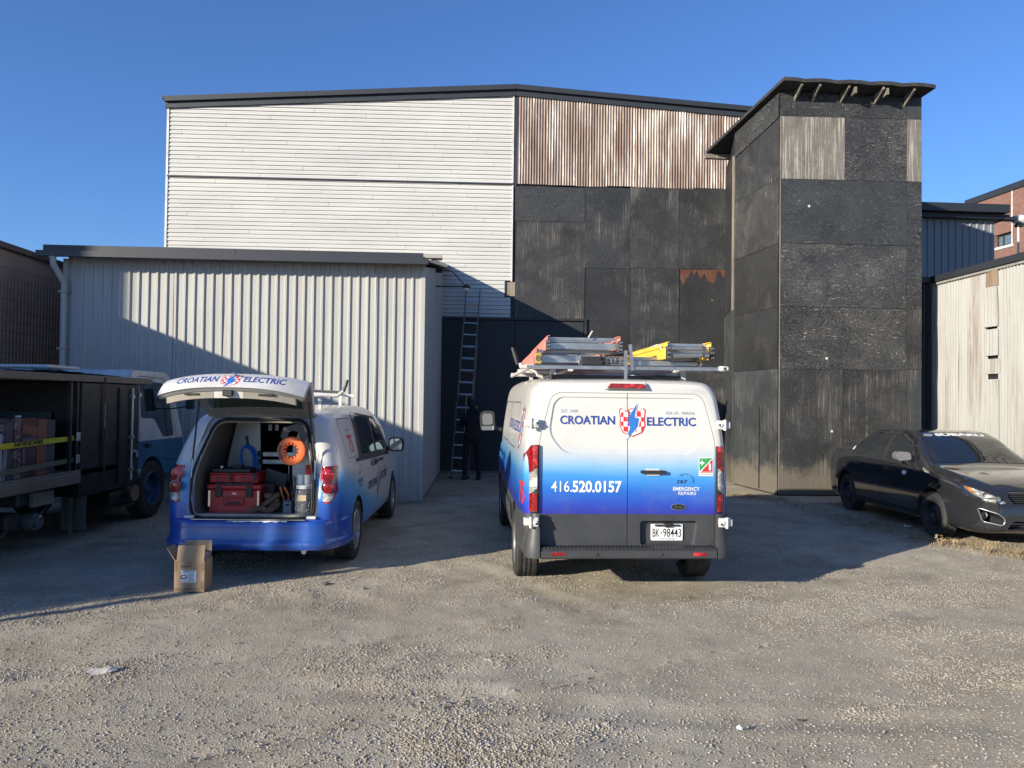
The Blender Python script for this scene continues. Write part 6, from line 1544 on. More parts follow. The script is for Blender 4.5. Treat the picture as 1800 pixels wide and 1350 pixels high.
# jar with fittings, white lid
JAR = NT('clear_plastic', (.80, .82, .82), .12); JAR.b.inputs['Transmission Weight'].default_value = .85; JAR.b.inputs['IOR'].default_value = 1.2; JAR = JAR.m
o = inbay('fittings_jar', .515, .32, FLZ + .018, 'clear plastic jar of metal fittings with a white lid on the right of the bay', 'jar')
m = MB(); m.lathe([(0, 0), (.085, .0), (.095, .02), (.095, .20), (.085, .235), (.07, .245), (.07, .25)], 'Z', (0, 0, 0), 24); m.build('jar_body', JAR, o, sm=40)
m = MB(); m.lathe([(.078, .25), (.08, .252), (.08, .285), (.07, .29), (0, .29)], 'Z', (0, 0, 0), 24); m.build('jar_lid', WHITE, o, sm=40)
m = MB(); random.seed(12)
for k in range(130):
    r = .075 * math.sqrt(random.random()); a = random.random() * 6.28; c = (r * math.cos(a), r * math.sin(a), .012 + .17 * random.random()); m.M = Matrix.Translation(c) @ Euler((random.random() * 3, random.random() * 3, 0)).to_matrix().to_4x4(); m.bbox(-.014, .014, -.008, .008, -.006, .006, .003)
tag(m.build('metal_fittings', flat('zinc', (.55, .53, .48), .3, .8), o), kind='stuff')
m = MB(); m.prism(rrect(-.045, .045, .13, .19, .004), lambda u, v, t: (u, t, v), -.094, -.0975); m.build('paper_label', flat('cream_paper', (.55, .44, .28), .6), o)
# white tubes with red-handled tools on the lid
for k, x in enumerate((-.055, .025)):
    o = inbay('white_tube_holder', .515 + x, .36, FLZ + .31, ('left' if k == 0 else 'right') + ' white plastic tube with tools standing on the jar lid', 'holder', 'white tube holders'); m = MB(); m.lathe([(0, 0), (.032, 0), (.034, .10), (.028, .10), (.028, .02), (0, .02)], 'Z', (0, 0, 0), 16); m.build('tube', WHITE, o, sm=40)
for k, (x, l) in enumerate(((.0, .26), (.03, .10), (.065, .12))):
    o = inbay('red_screwdriver', .53 + x, .36, FLZ + .40, ('long thin', 'middle', 'right end')[k] + ' red handled screwdriver standing in the white tubes', 'screwdriver', 'red handled screwdrivers')
    MB().lathe([(0, 0), (.014, .0), (.017, .03), (.014, .10), (.008, .115), (0, .115)], 'Z', (0, 0, 0), 10).build('handle', REDT, o, sm=40); MB().lathe([(.004, .115), (.003, .115 + l * .7), (0, .118 + l * .7)], 'Z', (0, 0, 0), 6).build('shaft', CHROME, o)
for k in range(4):
    o = inbay('drill_bit', .335 + .025 * k, .42, .86, ('first', 'second', 'third', 'fourth')[k] + ' of four long dark drill bits left of the jar', 'drill bit', 'long drill bits')
    pts = [(.0 + .004 * math.cos(i * 1.3), .004 * math.sin(i * 1.3), -.10 + i * .012) for i in range(22 - k)]; m = MB(); m.M = Matrix.Rotation(R(-8 + 3 * k), 4, 'Y'); m.tube(pts, .008, 5); m.build('bit', flat('dark_steel', (.06, .06, .06), .4, .8), o)

# more of the clutter in the bay
for k, (x, y, z, w, d, h, mt, lb3) in enumerate(((.02, .62, FLZ, .10, .12, .30, BLKP, 'tall black case between the red toolbox and the pouch'), (.33, .36, FLZ, .05, .05, .14, flat('steel_blue_tin', (.10, .13, .17), .4, .3), 'small blue-grey tin left of the fittings jar'), (.28, .50, FLZ, .09, .10, .10, BLKP, 'low black case behind the small tin'), (-.02, .85, FLZ + .10, .16, .2, .24, flat('navy_bag', (.012, .022, .05), .8), 'dark navy bag deep in the middle of the bay'))):
    o = inbay('storage_case', x, y, z, lb3, 'case'); MB().bbox(-w, w, -d, d, 0, h, .012).build('case_body', mt, o, sm=30); MB().bbox(-w * .4, w * .4, -d - .008, -d + .004, h * .6, h * .75, .004).build('handle', BLKP, o)
for k, x in enumerate((.20, .255, .305)):
    o = inbay('hand_tool', x, .80, 1.0, ('left', 'middle', 'right')[k] + ' of three pale metal tools hanging below the aluminium steps', 'tool', 'hanging metal tools'); MB().tube([(0, 0, -.10), (.006, 0, 0), (0, 0, .07)], [.016, .012, .007], 8).build('tool_body', ALU, o, sm=50)
for k, x in enumerate((-.06, .02)):
    o = inbay('white_tag', x, .9, 1.50, ('left', 'right')[k] + ' pale tag hanging from the roof deep in the minivan', 'tag', 'hanging tags'); MB().bbox(-.02, .022, -.004, .004, -.05, .02, .003).build('tag_body', flat('pale_tag', (.4, .42, .45), .6), o)
# ================================================================ dark sedan facing the yard, right
sg0 = G(1637, 946); SX = 5.80 + .87; SY = 9.72
sed = empty('sedan', (SX, SY + 4.58, 0), math.pi + R(0.5), 'dark grey sedan with tinted windows and a white windshield banner, parked by the tower', 'sedan')
PS = NT('charcoal_car_paint', (.016, .017, .019), .16, .2, 1.0, .6); v = PS.obj(); g = PS.noise(v, 2.0, 8, .7)
PS.col(PS.mix(PS.math('MULTIPLY', PS.ramp(g, [(.5, 0.0), (.8, 1.0)]), .09), (.022, .023, .026), (.11, .10, .09))); PS.rough(PS.math('ADD', .07, PS.math('MULTIPLY', g, .10))); PS = PS.m
def ssec(y, w, zs, zr, wr, zb=.20, fl=0.0):
    """zs shoulder height, zr top height, wr half width at the roof or bonnet edge"""
    return [(0, y, zb), (w * .75, y, zb), (w - .06, y, zb + .02), (w - .015, y, zb + .12), (w, y, .50), (w - .004, y, .66), (w - .015, y, min(zs - .06, .80)), (w - .045, y, zs), (w - .045 - (w - .045 - wr) * .42, y, zs + (zr - zs) * .50), (wr, y, zr - (.035 if zr - zs > .2 else .012)), (wr * .72, y, zr - .008), (wr * .35, y, zr), (0, y, zr + .003)]
ss = [ssec(.0, .60, .60, .74, .50, .34), ssec(.03, .70, .72, .98, .56, .28), ssec(.12, .80, .86, 1.075, .64, .24), ssec(.35, .85, .90, 1.10, .62), ssec(.62, .865, .92, 1.135, .60), ssec(1.0, .87, .93, 1.31, .545), ssec(1.4, .87, .93, 1.425, .545), ssec(2.0, .87, .92, 1.462, .555), ssec(2.5, .87, .915, 1.445, .56), ssec(2.8, .87, .91, 1.36, .575), ssec(3.15, .87, .905, 1.16, .63), ssec(3.42, .868, .90, .995, .70), ssec(3.75, .865, .855, .945, .66), ssec(4.1, .84, .80, .885, .62), ssec(4.35, .78, .72, .80, .56), ssec(4.5, .68, .62, .69, .48, .22), ssec(4.57, .56, .52, .56, .40, .25)]
sb = loft(ss, 4, 3); sb.materials.append(PS); s_outer = bvh_of(sb)
WYR, WYF = .93, 3.575
for s in (-1, 1):
    for yy in (WYR, WYF): sb = boolean(sb, cyl_cut(s * .58, s * 1.2, yy, .325, .365, BLKP))
RD = roundpoly([(1.18, .30), (2.12, .30), (2.12, 1.42), (1.46, 1.43), (1.02, 1.20), (1.02, .96), (1.26, .70)], .07); FDs = roundpoly([(2.14, .30), (3.14, .30), (3.24, .50), (3.24, .92), (2.72, 1.34), (2.40, 1.43), (2.14, 1.43)], .07)
sdoors = []
for ol, nm in ((RD, 'rear_door'), (FDs, 'front_door')):
    for s in (-1, 1):
        d = boolean(sb.copy(), prism_cut(ol, 'x', s * .50, s * 1.2, PS), 'INTERSECT'); sdoors.append((nm, d))
    for s in (-1, 1): sb = boolean(sb, prism_cut(offset_poly(ol, .0045), 'x', s * .78, s * 1.2, BLKP))
# grille, lower intake, fog light pockets
sb = boolean(sb, prism_cut(roundpoly([(-.34, .58), (.34, .58), (.40, .66), (.36, .74), (-.36, .74), (-.40, .66)], .04), 'y', 4.40, 5, BLKP))
sb = boolean(sb, prism_cut(roundpoly([(-.45, .27), (.45, .27), (.36, .38), (-.36, .38)], .03), 'y', 4.38, 5, BLKP))
for s in (-1, 1):
    sb = boolean(sb, prism_cut(roundpoly([(s * .50, .32), (s * .70, .36), (s * .74, .53), (s * .56, .47), (s * .47, .40)], .03), 'y', 4.30 if 0 else 4.22, 5, BLKP))
sbo = link('body', sb, sed); smooth(sb, 30)
for nm, d in sdoors: o = link(nm, d, sed); smooth(d, 30)
for s, v_ in ((1, 'right'), (-1, 'left')):
    q = lambda pts: [(s * u, v) for u, v in pts]
    patch('window_surround', q(roundpoly([(.72, 1.00), (1.02, .965), (3.12, .945), (2.72, 1.28), (2.42, 1.385), (2.0, 1.41), (1.45, 1.385), (1.0, 1.17)], .03)), v_, s_outer, BLKP, sed, .003, 6)
    patch('side_window', q(roundpoly([(.86, 1.01), (1.10, .985), (1.14, 1.22), (1.02, 1.15)], .02)), v_, s_outer, GLASS, sed, .006)
    patch('side_window', q(roundpoly([(1.16, .985), (2.05, .975), (2.05, 1.375), (1.5, 1.35), (1.20, 1.25)], .03)), v_, s_outer, GLASS, sed, .006)
    patch('side_window', q(roundpoly([(2.17, .975), (2.83, .965), (2.83, 1.20), (2.42, 1.35), (2.17, 1.375)], .03)), v_, s_outer, GLASS, sed, .006)
    patch('side_window', q(roundpoly([(2.87, .965), (3.06, .962), (2.88, 1.15)], .01)), v_, s_outer, GLASS, sed, .006)
    patch('sill_moulding', q(rrect(1.25, 3.2, .245, .31, .01)), v_, s_outer, BLKP, sed, .010)
    for y0 in (1.15, 2.26):
        MB().bbox(*sorted((s * .858, s * .892)), y0, y0 + .17, .83, .86, .007).build('door_handle', PS, sed, sm=30)
    m = MB(); m.prism(roundpoly([(s * .86, 1.03), (s * 1.04, 1.01), (s * 1.06, 1.10), (s * 1.02, 1.15), (s * .88, 1.14)], .04, 4), lambda u, v, t: (u, t - (abs(u) - .9) * .3, v), 2.93, 3.06); mo = m.build('side_mirror', flat('grey_mirror_paint', (.16, .16, .165), .28, .2, .6), sed, sm=45)
    MB().beam((s * .84, 3.0, .95), (s * .95, 3.0, 1.03), .05, .04).build('mirror_arm', BLKP, mo)
    # headlamp: amber corner, clear lens over reflectors
    hd = Vector((s * .75, 1.0, 0)).normalized()
    def hview(u, v, s=s): return (Vector((s * (.62 + u * .92), 5.6 - .38 * 0, v)) + Vector((s * 1.2, 1.0, 0)), Vector((-s * .55, -1, 0)).normalized())
    # outline laid on the corner in front view coordinates
    hl = [(s * .42, .60), (s * .52, .575), (s * .70, .62), (s * .795, .735), (s * .79, .80), (s * .72, .775), (s * .56, .70)]
    fv = lambda u, v: (Vector((u, 9, v)), Vector((0, -1, 0)))
    patch('headlamp_housing', roundpoly(hl, .03), fv, s_outer, BLKP, sed, .004, 6); hp = [o for o in COL.objects if o.name.startswith('headlamp_housing')][-1]
    HLM = m_lens('headlamp_lens', (.50, .51, .48), 22) if 'hlm' not in MATS else MATS['hlm']; MATS['hlm'] = HLM
    hi = offset_poly(roundpoly(hl, .03), -.014); patch('headlamp_lens', hi, fv, s_outer, HLM, hp, .010, 6)
    patch('amber_marker', [(s * .735, .70), (s * .775, .735), (s * .772, .785), (s * .735, .765)], fv, s_outer, AMBL, hp, .014, 2)
    for cx, cz in ((.66, .69), (.57, .655)):
        h, n_, i_, d_ = s_outer.ray_cast(Vector((s * cx, 9, cz)), Vector((0, -1, 0)), 12)
        m = MB(); m.lathe([(.030, h.y + .004), (.034, h.y + .016), (.022, h.y + .012), (0, h.y + .010)], 'Y', (s * cx, 0, cz), 16); m.build('reflector', CHROME, hp, sm=40)
    m = MB(); m.lathe([(0, 4.30), (.035, 4.30), (.042, 4.34), (.048, 4.34), (.048, 4.27)], 'Y', (s * .60, 0, .42), 18); m.build('fog_lamp', CLRL, sed, sm=40)
    pts = roundpoly([(s * .50, .32), (s * .70, .36), (s * .74, .53), (s * .56, .47), (s * .47, .40)], .03)
    pts3 = []
    for u, v in pts:
        h, n_, i_, d_ = s_outer.ray_cast(Vector((u, 9, v)), Vector((0, -1, 0)), 12); pts3.append(h + Vector((0, .004, 0)) if h else Vector((u, 4.4, v)))
    m = MB(); m.tube(pts3, .009, 6, closed=True); m.build('fog_bezel', SILVER, sed, sm=60)
patch('windshield', roundpoly([(-.53, 2.62), (.53, 2.62), (.70, 3.36), (-.70, 3.36)], .06), 'top', s_outer, GLASS, sed, .005, 8)
patch('rear_window', roundpoly([(-.55, .68), (.55, .68), (.48, 1.28), (-.48, 1.28)], .06), 'top', s_outer, GLASS, sed, .005, 8)
me = fit_text('SUBARU', .34, -.40, 0, .085, bold=.05)
for q in me.vertices: q.co.y = 2.775 - q.co.y * .9
decal('banner_lettering', me, 'top', s_outer, WHITE, sed, .008)
ovb = [(.44 + .06 * math.cos(a * .2618), 2.74 + .035 * math.sin(a * .2618)) for a in range(24)]; ovi = [(.44 + .05 * math.cos(a * .2618), 2.74 + .027 * math.sin(a * .2618)) for a in range(24)]
decal('banner_emblem', poly_mesh([[ovb[i], ovb[(i + 1) % 24], ovi[(i + 1) % 24], ovi[i]] for i in range(24)] + [[(.44 + dx - .006, 2.74 + dy), (.44 + dx, 2.74 + dy + .008), (.44 + dx + .006, 2.74 + dy), (.44 + dx, 2.74 + dy - .008)] for dx, dy in ((-.025, .005), (0, .012), (.02, .008), (.0, -.010), (.024, -.008), (-.018, -.010))]), 'top', s_outer, WHITE, sed, .008)
for k in range(6):
    z = .60 + k * .024; MB().bbox(-.37, .37, 4.42, 4.445, z, z + .006, .001).build('grille_bar', SILVER if k == 5 else CLAD, sed)
for k in range(3): MB().bbox(-.42 + .03 * k, .42 - .03 * k, 4.40, 4.425, .285 + k * .032, .297 + k * .032, .002).build('intake_bar', SILVER if k == 1 else CLAD, sed)
m = MB(); m.lathe([(0, 4.47), (.045, 4.468), (.05, 4.455)], 'Y', (0, 0, .665), 18); m.build('front_badge', CHROME, sed)
for x0, x1 in ((-.52, .02), (.02, .52)): MB().beam((x0, 3.36, 1.0), (x1, 3.18 if x0 < 0 else 3.22, 1.075), .012, .012).build('wiper', BLKP, sed)
for s, y in ((-1, WYR), (1, WYR), (-1, WYF), (1, WYF)): wheel(sed, s * .745, y, .318, .205, s, STEELB, .64, 'steel')
MB().box(-.6, .6, .5, 4.2, .19, .26).build('underbody', BLKP, sed)
MB().tube([(.45, 2.0 - .05, 1.44), (.45, 1.80, 1.44)], .01, 6)
m = MB(); m.beam((0, .95, 1.28), (0, .86, 1.42), .012, .012); m.build('aerial', BLKP, sed)
MB().beam((.0, 3.40, .985), (.0, 3.30, 1.01), .01, .01)
patch('door_sticker', rrect(2.78, 2.90, .80, .86, .02), 'right', s_outer, WHITE, sed, .005)
patch('window_sticker', [(.94, 1.05), (1.0, 1.06), (.985, 1.12), (.95, 1.10)], 'right', s_outer, WHITE, sed, .009)
patch('fuel_flap_sticker', [(.42, .86), (.50, .86), (.51, .92), (.43, .92)], 'right', s_outer, CHROME, sed, .006)

# ================================================================ flatbed truck, left
TX = -5.32   # world x of its right side
tk = empty('flatbed_truck', (TX - 1.05, 8.4, 0), 0, 'dark flatbed truck with a white and blue cab, seen from behind at the left', 'truck')
TB = flat('truck_black_steel', (.008, .009, .013), .45, .2, grime=.25); TWD = m_ply('weathered_planks', .9, 'H', (.14, .10, .065), .3, 31, (.26, .20, .13)); TBL = flat('truck_blue_paint', (.012, .10, .20), .35, 0, .4, grime=.25); TWH = flat('truck_white_paint', (.50, .50, .48), .4, 0, .3, grime=.3)
DARKSTEEL = flat('dirty_steel', (.06, .055, .05), .6, .4, grime=.6, gcol=(.16, .13, .10)); CAN = flat('tan_mudflap', (.10, .09, .075), .7, grime=.5)
# local frame: x=1.05 right side, y 0 .. forward; world y = 8.4 + y
X = 1.05
MB().bbox(-X, X, -1.9, 2.6, .83, .90, .005).build('bed_floor', TWD, tk)
for s in (-1, 1): MB().bbox(*sorted((s * (X + .012), s * (X - .05))), -1.9, 1.12, .74, .865, .006).build('bed_side_rail', TWD, tk)
MB().bbox(-.45, -.35, -1.9, 4.2, .52, .72, .008).build('chassis_rail', TB, tk); MB().bbox(.35, .45, -1.9, 4.2, .52, .72, .008).build('chassis_rail', TB, tk)
MB().bbox(-X, X, 1.12, 2.58, .56, 1.985, .012).build('tool_body', TB, tk, sm=30)
MB().bbox(-X, -X + .05, -1.9, 1.12, .9, 1.75, .006).build('side_board', TB, tk)
MB().bbox(-X, X, -1.9, -1.85, .9, 1.6, .006).build('tail_board', TB, tk)
hb = MB().bbox(-X + .05, .70, 1.06, 1.10, .90, 1.62, .006).build('headboard', flat('teal_steel', (.016, .035, .045), .35, grime=.2), tk)
for y in (.90, 1.04): m = MB(); m.bbox(X - .06, X - .01, y, y + .05, .9, 1.98, .004); m.build('stake_post', TB, tk)
d = MB().bbox(X - .01, X + .022, 2.0, 2.55, .62, 1.93, .008).build('body_door', TB, tk, sm=30)
m = MB(); m.tube([(X + .05, 2.30, .66), (X + .05, 2.30, 1.93)], .016, 8); m.build('lock_bar', ALU, d, sm=40)
for z in (.78, 1.22, 1.78): MB().bbox(X + .02, X + .07, 2.265, 2.335, z, z + .05, .004).build('bar_keeper', ALU, d)
MB().bbox(X + .02, X + .05, 2.32, 2.46, 1.03, 1.06, .004).build('lock_handle', ALU, d); MB().bbox(X + .03, X + .06, 2.42, 2.48, .96, 1.03, .006).build('padlock', CHROME, d)
for z in (.72, 1.25, 1.80): MB().bbox(X + .015, X + .05, 2.50, 2.57, z, z + .06, .004).build('door_hinge', ALU, d)
for k in range(2):
    MB().bbox(X - .15 - k * .2, X + .02 - k * .2, -1.9 + .0, 2.95, 1.99 + .003 * k, 2.075, .006).build('top_plank', TWD, tk)
for k in range(8): MB().bbox(-X, X - .35, -1.9 + k * .62, -1.9 + k * .62 + .16, 1.99, 2.05, .005).build('cross_plank', TWD, tk)
# tarp sheet on top
me = MB(); n = 24; V = []; F = []
for i in range(n + 1):
    for j in range(9):
        y = -.2 + 2.9 * i / n; x = -1.0 + 1.75 * j / 8; V.append((x, y, 2.082 + .035 * abs(mnoise.noise(Vector((x * 2.2, y * 2.5, 3)))) + .03 * math.sin(math.pi * i / n) + .006 * (i % 2)))
for i in range(n):
    for j in range(8): q = i * 9 + j; F.append((q, q + 9, q + 10, q + 1))
V2 = [(x, y, z - .012) for x, y, z in V]; N_ = len(V); F2 = [tuple(N_ + i for i in f[::-1]) for f in F]
me.add(V + V2, F + F2); me.build('translucent_sheet', flat('white_plastic_sheet', (.50, .56, .62), .35, grime=.2), tk, sm=30)
MB().bbox(.1, .75, .9, 1.6, 2.15, 2.19, .01).build('sheet_board', TWH, tk)
# cab
cabo = roundpoly([(3.14, .62), (5.0, .62), (5.06, 1.02), (4.98, 1.22), (4.66, 2.10), (4.48, 2.20), (3.22, 2.20), (3.14, 2.10)], .10, 5)
cme = MB(); 
def cabw(v): return .99 - .10 * max(0, v - 1.25)
n = len(cabo); V = []
for t_ in (-1, -.93, .93, 1):
    for u, v in cabo:
        k = .985 if abs(t_) == 1 else 1.0; cu, cv = 4.1, 1.4
        V.append((cabw(v) * t_, cu + (u - cu) * k, cv + (v - cv) * k))
F = [tuple(range(n)), tuple(range(3 * n, 4 * n))]
for r in range(3): F += [(r * n + i, r * n + (i + 1) % n, (r + 1) * n + (i + 1) % n, (r + 1) * n + i) for i in range(n)]
cme.add(V, F); cm = cme.mesh('cab'); bmt = bmesh.new(); bmt.from_mesh(cm); bmesh.ops.triangulate(bmt, faces=bmt.faces[:]); bmt.to_mesh(cm); bmt.free(); cm.materials.append(TWH); cm.materials.append(TBL)
for s in (-1, 1): cm = boolean(cm, cyl_cut(s * .66, s * 1.2, 3.78, .42, .50, BLKP))
if len(cm.materials) < 2: cm.materials.append(TBL)
bi = [i for i, m_ in enumerate(cm.materials) if m_ == TBL]
cbv = bvh_of(cm); bisect_z(cm, 1.16, bi[0] if bi else 1)
cab = link('cab', cm, tk); smooth(cm, 30)
for s, v_ in ((1, 'right'), (-1, 'left')):
    q = lambda pts: [(s * u, v) for u, v in pts]
    patch('cab_window', q(roundpoly([(3.44, 1.50), (3.95, 1.48), (4.20, 1.20), (4.62, 1.20), (4.52, 1.75), (4.30, 2.02), (3.44, 2.05)], .07)), v_, cbv, GLASS, tk, .006, 5)
    outer = roundpoly([(3.36, .95), (4.72, .80), (4.76, 1.2), (4.40, 2.10), (3.36, 2.12)], .08); inner = offset_poly(outer, -.010); k = len(outer)
    decal('door_seam', poly_mesh([q([outer[i], outer[(i + 1) % k], inner[(i + 1) % k], inner[i]]) for i in range(k)]), v_, cbv, BLKP, cab, .003)
    MB().bbox(*sorted((s * .985, s * 1.02)), 3.55, 3.68, 1.06, 1.12, .006).build('door_handle', BLKP, tk)
    m = MB(); m.tube([(s * .93, 4.55, 1.62), (s * 1.2, 4.62, 1.66)], .012, 6); m.bbox(*sorted((s * 1.18, s * 1.32)), 4.56, 4.62, 1.62, 1.98, .02); m.build('side_mirror', BLKP, tk)
patch('windshield', roundpoly([(-.82, 1.30), (.82, 1.30), (.78, 2.02), (-.78, 2.02)], .05), 'front', cbv, GLASS, tk, .006, 4)
MB().bbox(-.9, .9, 4.98, 5.12, .45, .66, .02).build('front_bumper', TWH, tk)
for s in (-1, 1): wheel(tk, s * .84, 3.26, .43, .24, s, flat('blue_wheel', (.012, .055, .12), .45, grime=.4), .60, 'truck')
for o_ in [o for o in COL.objects if o.parent == tk and o.name.split('.')[0] in ('cab', 'cab_window', 'windshield', 'front_bumper')] + [o for o in COL.objects if o.parent == tk and o.name.split('.')[0] in ('door_handle', 'side_mirror')]: o_.location.y = -.049; o_.scale.y = .85
for s in (-1, 1): wheel(tk, s * .80, -.75, .43, .34, s, TBL, .60, 'truck')
MB().lathe([(0, -.7), (.07, -.7), (.075, .7), (0, .7)], 'X', (0, -.75, .43), 12).build('rear_axle', DARKSTEEL, tk)
m = MB(); m.bbox(X - .15, X - .10, 1.14, 1.16, .10, .56, .004); m.bbox(X - .32, X - .01, 1.28, 1.30, .13, .56, .004); m.build('mud_flap', CAN, tk)
m = MB(); m.lathe([(0, 0), (.11, .0), (.115, .03), (.09, .035), (.05, .02), (0, .02)], 'X', (X - .02, 2.52, .45), 20); m.build('tank_cap', flat('tan_cap', (.22, .14, .08), .6), tk, sm=40)
m = MB(); m.lathe([(0, 2.0), (.20, 2.0), (.20, 2.7), (0, 2.7)], 'Y', (X - .28, 0, .42), 18); m.build('fuel_tank', TB, tk, sm=40)
MB().bbox(X - .45, X - .1, 2.1, 2.75, .26, .29, .004).build('step_bracket', DARKSTEEL, tk)
# machinery seen under the bed
m = MB(); m.bbox(.30, .85, .25, .95, .55, .74, .02); m.build('hydraulic_tank', flat('dark_teal_metal', (.03, .05, .055), .5, grime=.5), tk, sm=30)
m = MB(); m.bbox(.86, .93, .42, .80, .53, .70, .01); m.build('junction_box', flat('cream_metal', (.28, .25, .19), .6, grime=.6), tk)
m = MB(); m.lathe([(0, 0), (.07, 0), (.075, .05), (.055, .06), (.05, .03), (0, .03)], 'X', (.90, .50, .36), 18); m.lathe([(.10, -.10), (.10, 0), (.06, .0)], 'X', (.90, .50, .36), 18); m.build('pump', flat('cast_metal', (.25, .25, .25), .45, .6, grime=.4), tk, sm=40)
m = MB(); m.bbox(.35, .82, .10, .40, .28, .48, .03); m.build('gearbox', DARKSTEEL, tk); m = MB(); m.tube([(.8, .1, .3), (.9, -.3, .22), (.95, -.5, .18)], .03, 8); m.tube([(.9, .45, .5), (.86, .6, .40), (.8, .9, .5), (.6, 1.2, .55)], .02, 6); m.build('hose', BLKP, tk)
# ---- cargo on the bed
def slab(x0, x1, y0, y1, z1, mt, label, nm='stone_slab', cat='slab', gp='packaged slabs standing on the truck bed'):
    o = empty(nm, (tk.location.x + (x0 + x1) / 2, 8.4 + (y0 + y1) / 2, .902), 0, label, cat, gp); hx = (x1 - x0) / 2; hy = (y1 - y0) / 2
    MB().bbox(-hx, hx, -hy, hy, 0, z1, .005).build('slab', mt, o); return o, hx, hy
GRN = NT('mottled_granite', (.14, .10, .09), .25, 0, .3); v = GRN.obj(); GRN.col(GRN.ramp(GRN.noise(v, 12, 8, .75, 1.2), [(.35, (.02, .02, .022)), (.5, (.10, .04, .035)), (.6, (.30, .26, .24)), (.75, (.55, .52, .48))])); GRN = GRN.m
DGN = flat('dark_card', (.045, .05, .06), .5, grime=.4); DRK = flat('wine_card', (.05, .012, .018), .45, grime=.5, gcol=(.16, .10, .10)); RUS = flat('rust_card', (.22, .065, .035), .5, grime=.2)
LGT = flat('pale_blue_card', (.30, .33, .40), .5, grime=.15); TAN = flat('tan_paper', (.24, .19, .14), .7, grime=.5)
# they stand in a row across the bed, seen from the side: y runs right in the picture
o, hx, hy = slab(.55, 1.0, -1.0, -.27, .50, LGT, 'pale blue box at the left end of the truck cargo', 'cargo_box', 'box')
o, hx, hy = slab(.50, .98, -.255, -.20, .60, GRN, 'mottled slab next to the pale blue box')
for k in range(3): MB().beam((hx + .01, -.03 + .02 * k, .0), (hx + .012, .02 * k, .34), .004, .025).build('torn_paper', TAN, o)
o, hx, hy = slab(.48, .98, -.19, -.06, .62, DGN, 'dark slate slab between mottled ones')
o, hx, hy = slab(.50, .99, -.05, .05, .66, GRN, 'red and white mottled slab left of the wine red crate')
o, hx, hy = slab(.45, .985, .06, .34, .66, DRK, 'wine red crate with faded white lettering', 'cargo_crate', 'crate')
for k, (tt, y_, z_, h_) in enumerate((('THE W VII', -.11, .40, .035), ('EDGE', -.06, .34, .025), ('B', -.10, .28, .04), ('E', -.10, .22, .04), ('R', -.10, .16, .04), ('N', -.10, .10, .04))):
    me = text_mesh(tt, h_); on_plane(me, (hx + .002, y_, z_), (0, 1, 0), (0, 0, 1)); link('faded_lettering', me, o, [PALEB])
MB().beam((hx + .001, -.12, .55), (hx + .001, .14, .50), .006, .10).build('torn_flap', RUS, o)
o, hx, hy = slab(.45, .99, .35, .52, .645, RUS, 'rust brown board beside the wine red crate')
MB().lathe([(0, 0), (.03, 0), (.03, .035), (0, .035)], 'Z', (0, -.02, .645), 10).build('white_cap', WHITE, o)
o, hx, hy = slab(.45, .97, .54, .72, .63, DGN, 'black box at the right end of the cargo', 'cargo_box', 'box')
STR = flat('yellow_strap', (.62, .47, .02), .6, grime=.15, vs=8); STO = flat('olive_strap', (.13, .12, .075), .7, grime=.3)
def strap(z, mt, label, rz=.02, w=.06):
    o = empty('ratchet_strap', (tk.location.x + 1.0, 8.4 + .3, z), 0, label, 'strap', 'ratchet straps over the truck cargo')
    m = MB(); ys = [-1.0, -.45, .1, .5, .86, 1.02]; xs_ = [.015, .013, .012, .014, .010, -.005]
    for k in range(5): m.beam((xs_[k], ys[k], rz * (ys[k] + .3)), (xs_[k + 1], ys[k + 1], rz * (ys[k + 1] + .3)), .004, w, up=(0, 0, 1))
    m.build('webbing', mt, o); MB().bbox(.0, .05, .74, .82, -.02, .09, .008).build('buckle', ALU, o); MB().tube([(.0, .98, .02), (.02, 1.04, .03), (-.01, 1.06, .0)], .008, 6).build('hook', ALU, o); return o
o = strap(1.275, STR, 'yellow ratchet strap with black lettering around the cargo')
me = fit_text('ERICKSON', -.40, .10, -.018, .040, bold=.05)   # printed upside down on the strap
for q in me.vertices: q.co.x, q.co.y = -.30 - q.co.x, -q.co.y + .006 + 0 * q.co.x
for q in me.vertices: q.co.y += .02 * (q.co.x + .3)
on_plane(me, (.0175, -.0, 0), (0, 1, 0), (0, 0, 1)); link('strap_lettering', me, o, [BLKT])
strap(1.0, STO, 'olive ratchet strap low around the truck cargo', .03)
o = empty('hanging_strap', (TX + .03, 8.4 + 1.62, 1.2), 0, 'dark strap hanging down the side of the truck body from a clamp', 'strap')
m = MB(); m.beam((0, 0, .86), (0, .01, -.5), .006, .035, up=(0, 1, 0)); m.build('webbing', BLKP, o); MB().bbox(-.01, .03, -.025, .025, .02, .14, .006).build('ratchet', DARKSTEEL, o); MB().beam((.005, -.012, .2), (.005, -.015, .52), .008, .008).build('pale_cord', ALU, o)

# ================================================================ ladder against the warehouse and the man on the ground
lf = G(812, 838); 
b0 = G(793, 841); b1 = G(822, 838) if 0 else None
LF = b0 + Vector((.19, 0, 0)); topP = P(832, 512, WM.pt(WM.px(830, 512)[0], 0).y - .06)
lad = empty('extension_ladder', LF, 0, 'long brown extension ladder leaning against the warehouse above the black doors', 'ladder')
FIB = flat('brown_fibreglass', (.20, .135, .115), .6, grime=.3, gcol=(.10, .08, .08)); D = topP - LF; Ln = D.length; dn = D.normalized()
sxv = Vector((1, 0, 0)); sxv = (sxv - dn * sxv.dot(dn)).normalized(); out = dn.cross(sxv); out = out if out.y < 0 else -out
def lrail(side, a, b, off, w, nm='side_rail'):
    MB().beam(dn * a + sxv * side + out * off, dn * b + sxv * side + out * off, .028, .07, up=out).build(nm, FIB, lad)
base_len = Ln * .715
for s in (-.195, .195): lrail(s, 0, base_len, .0, .03)
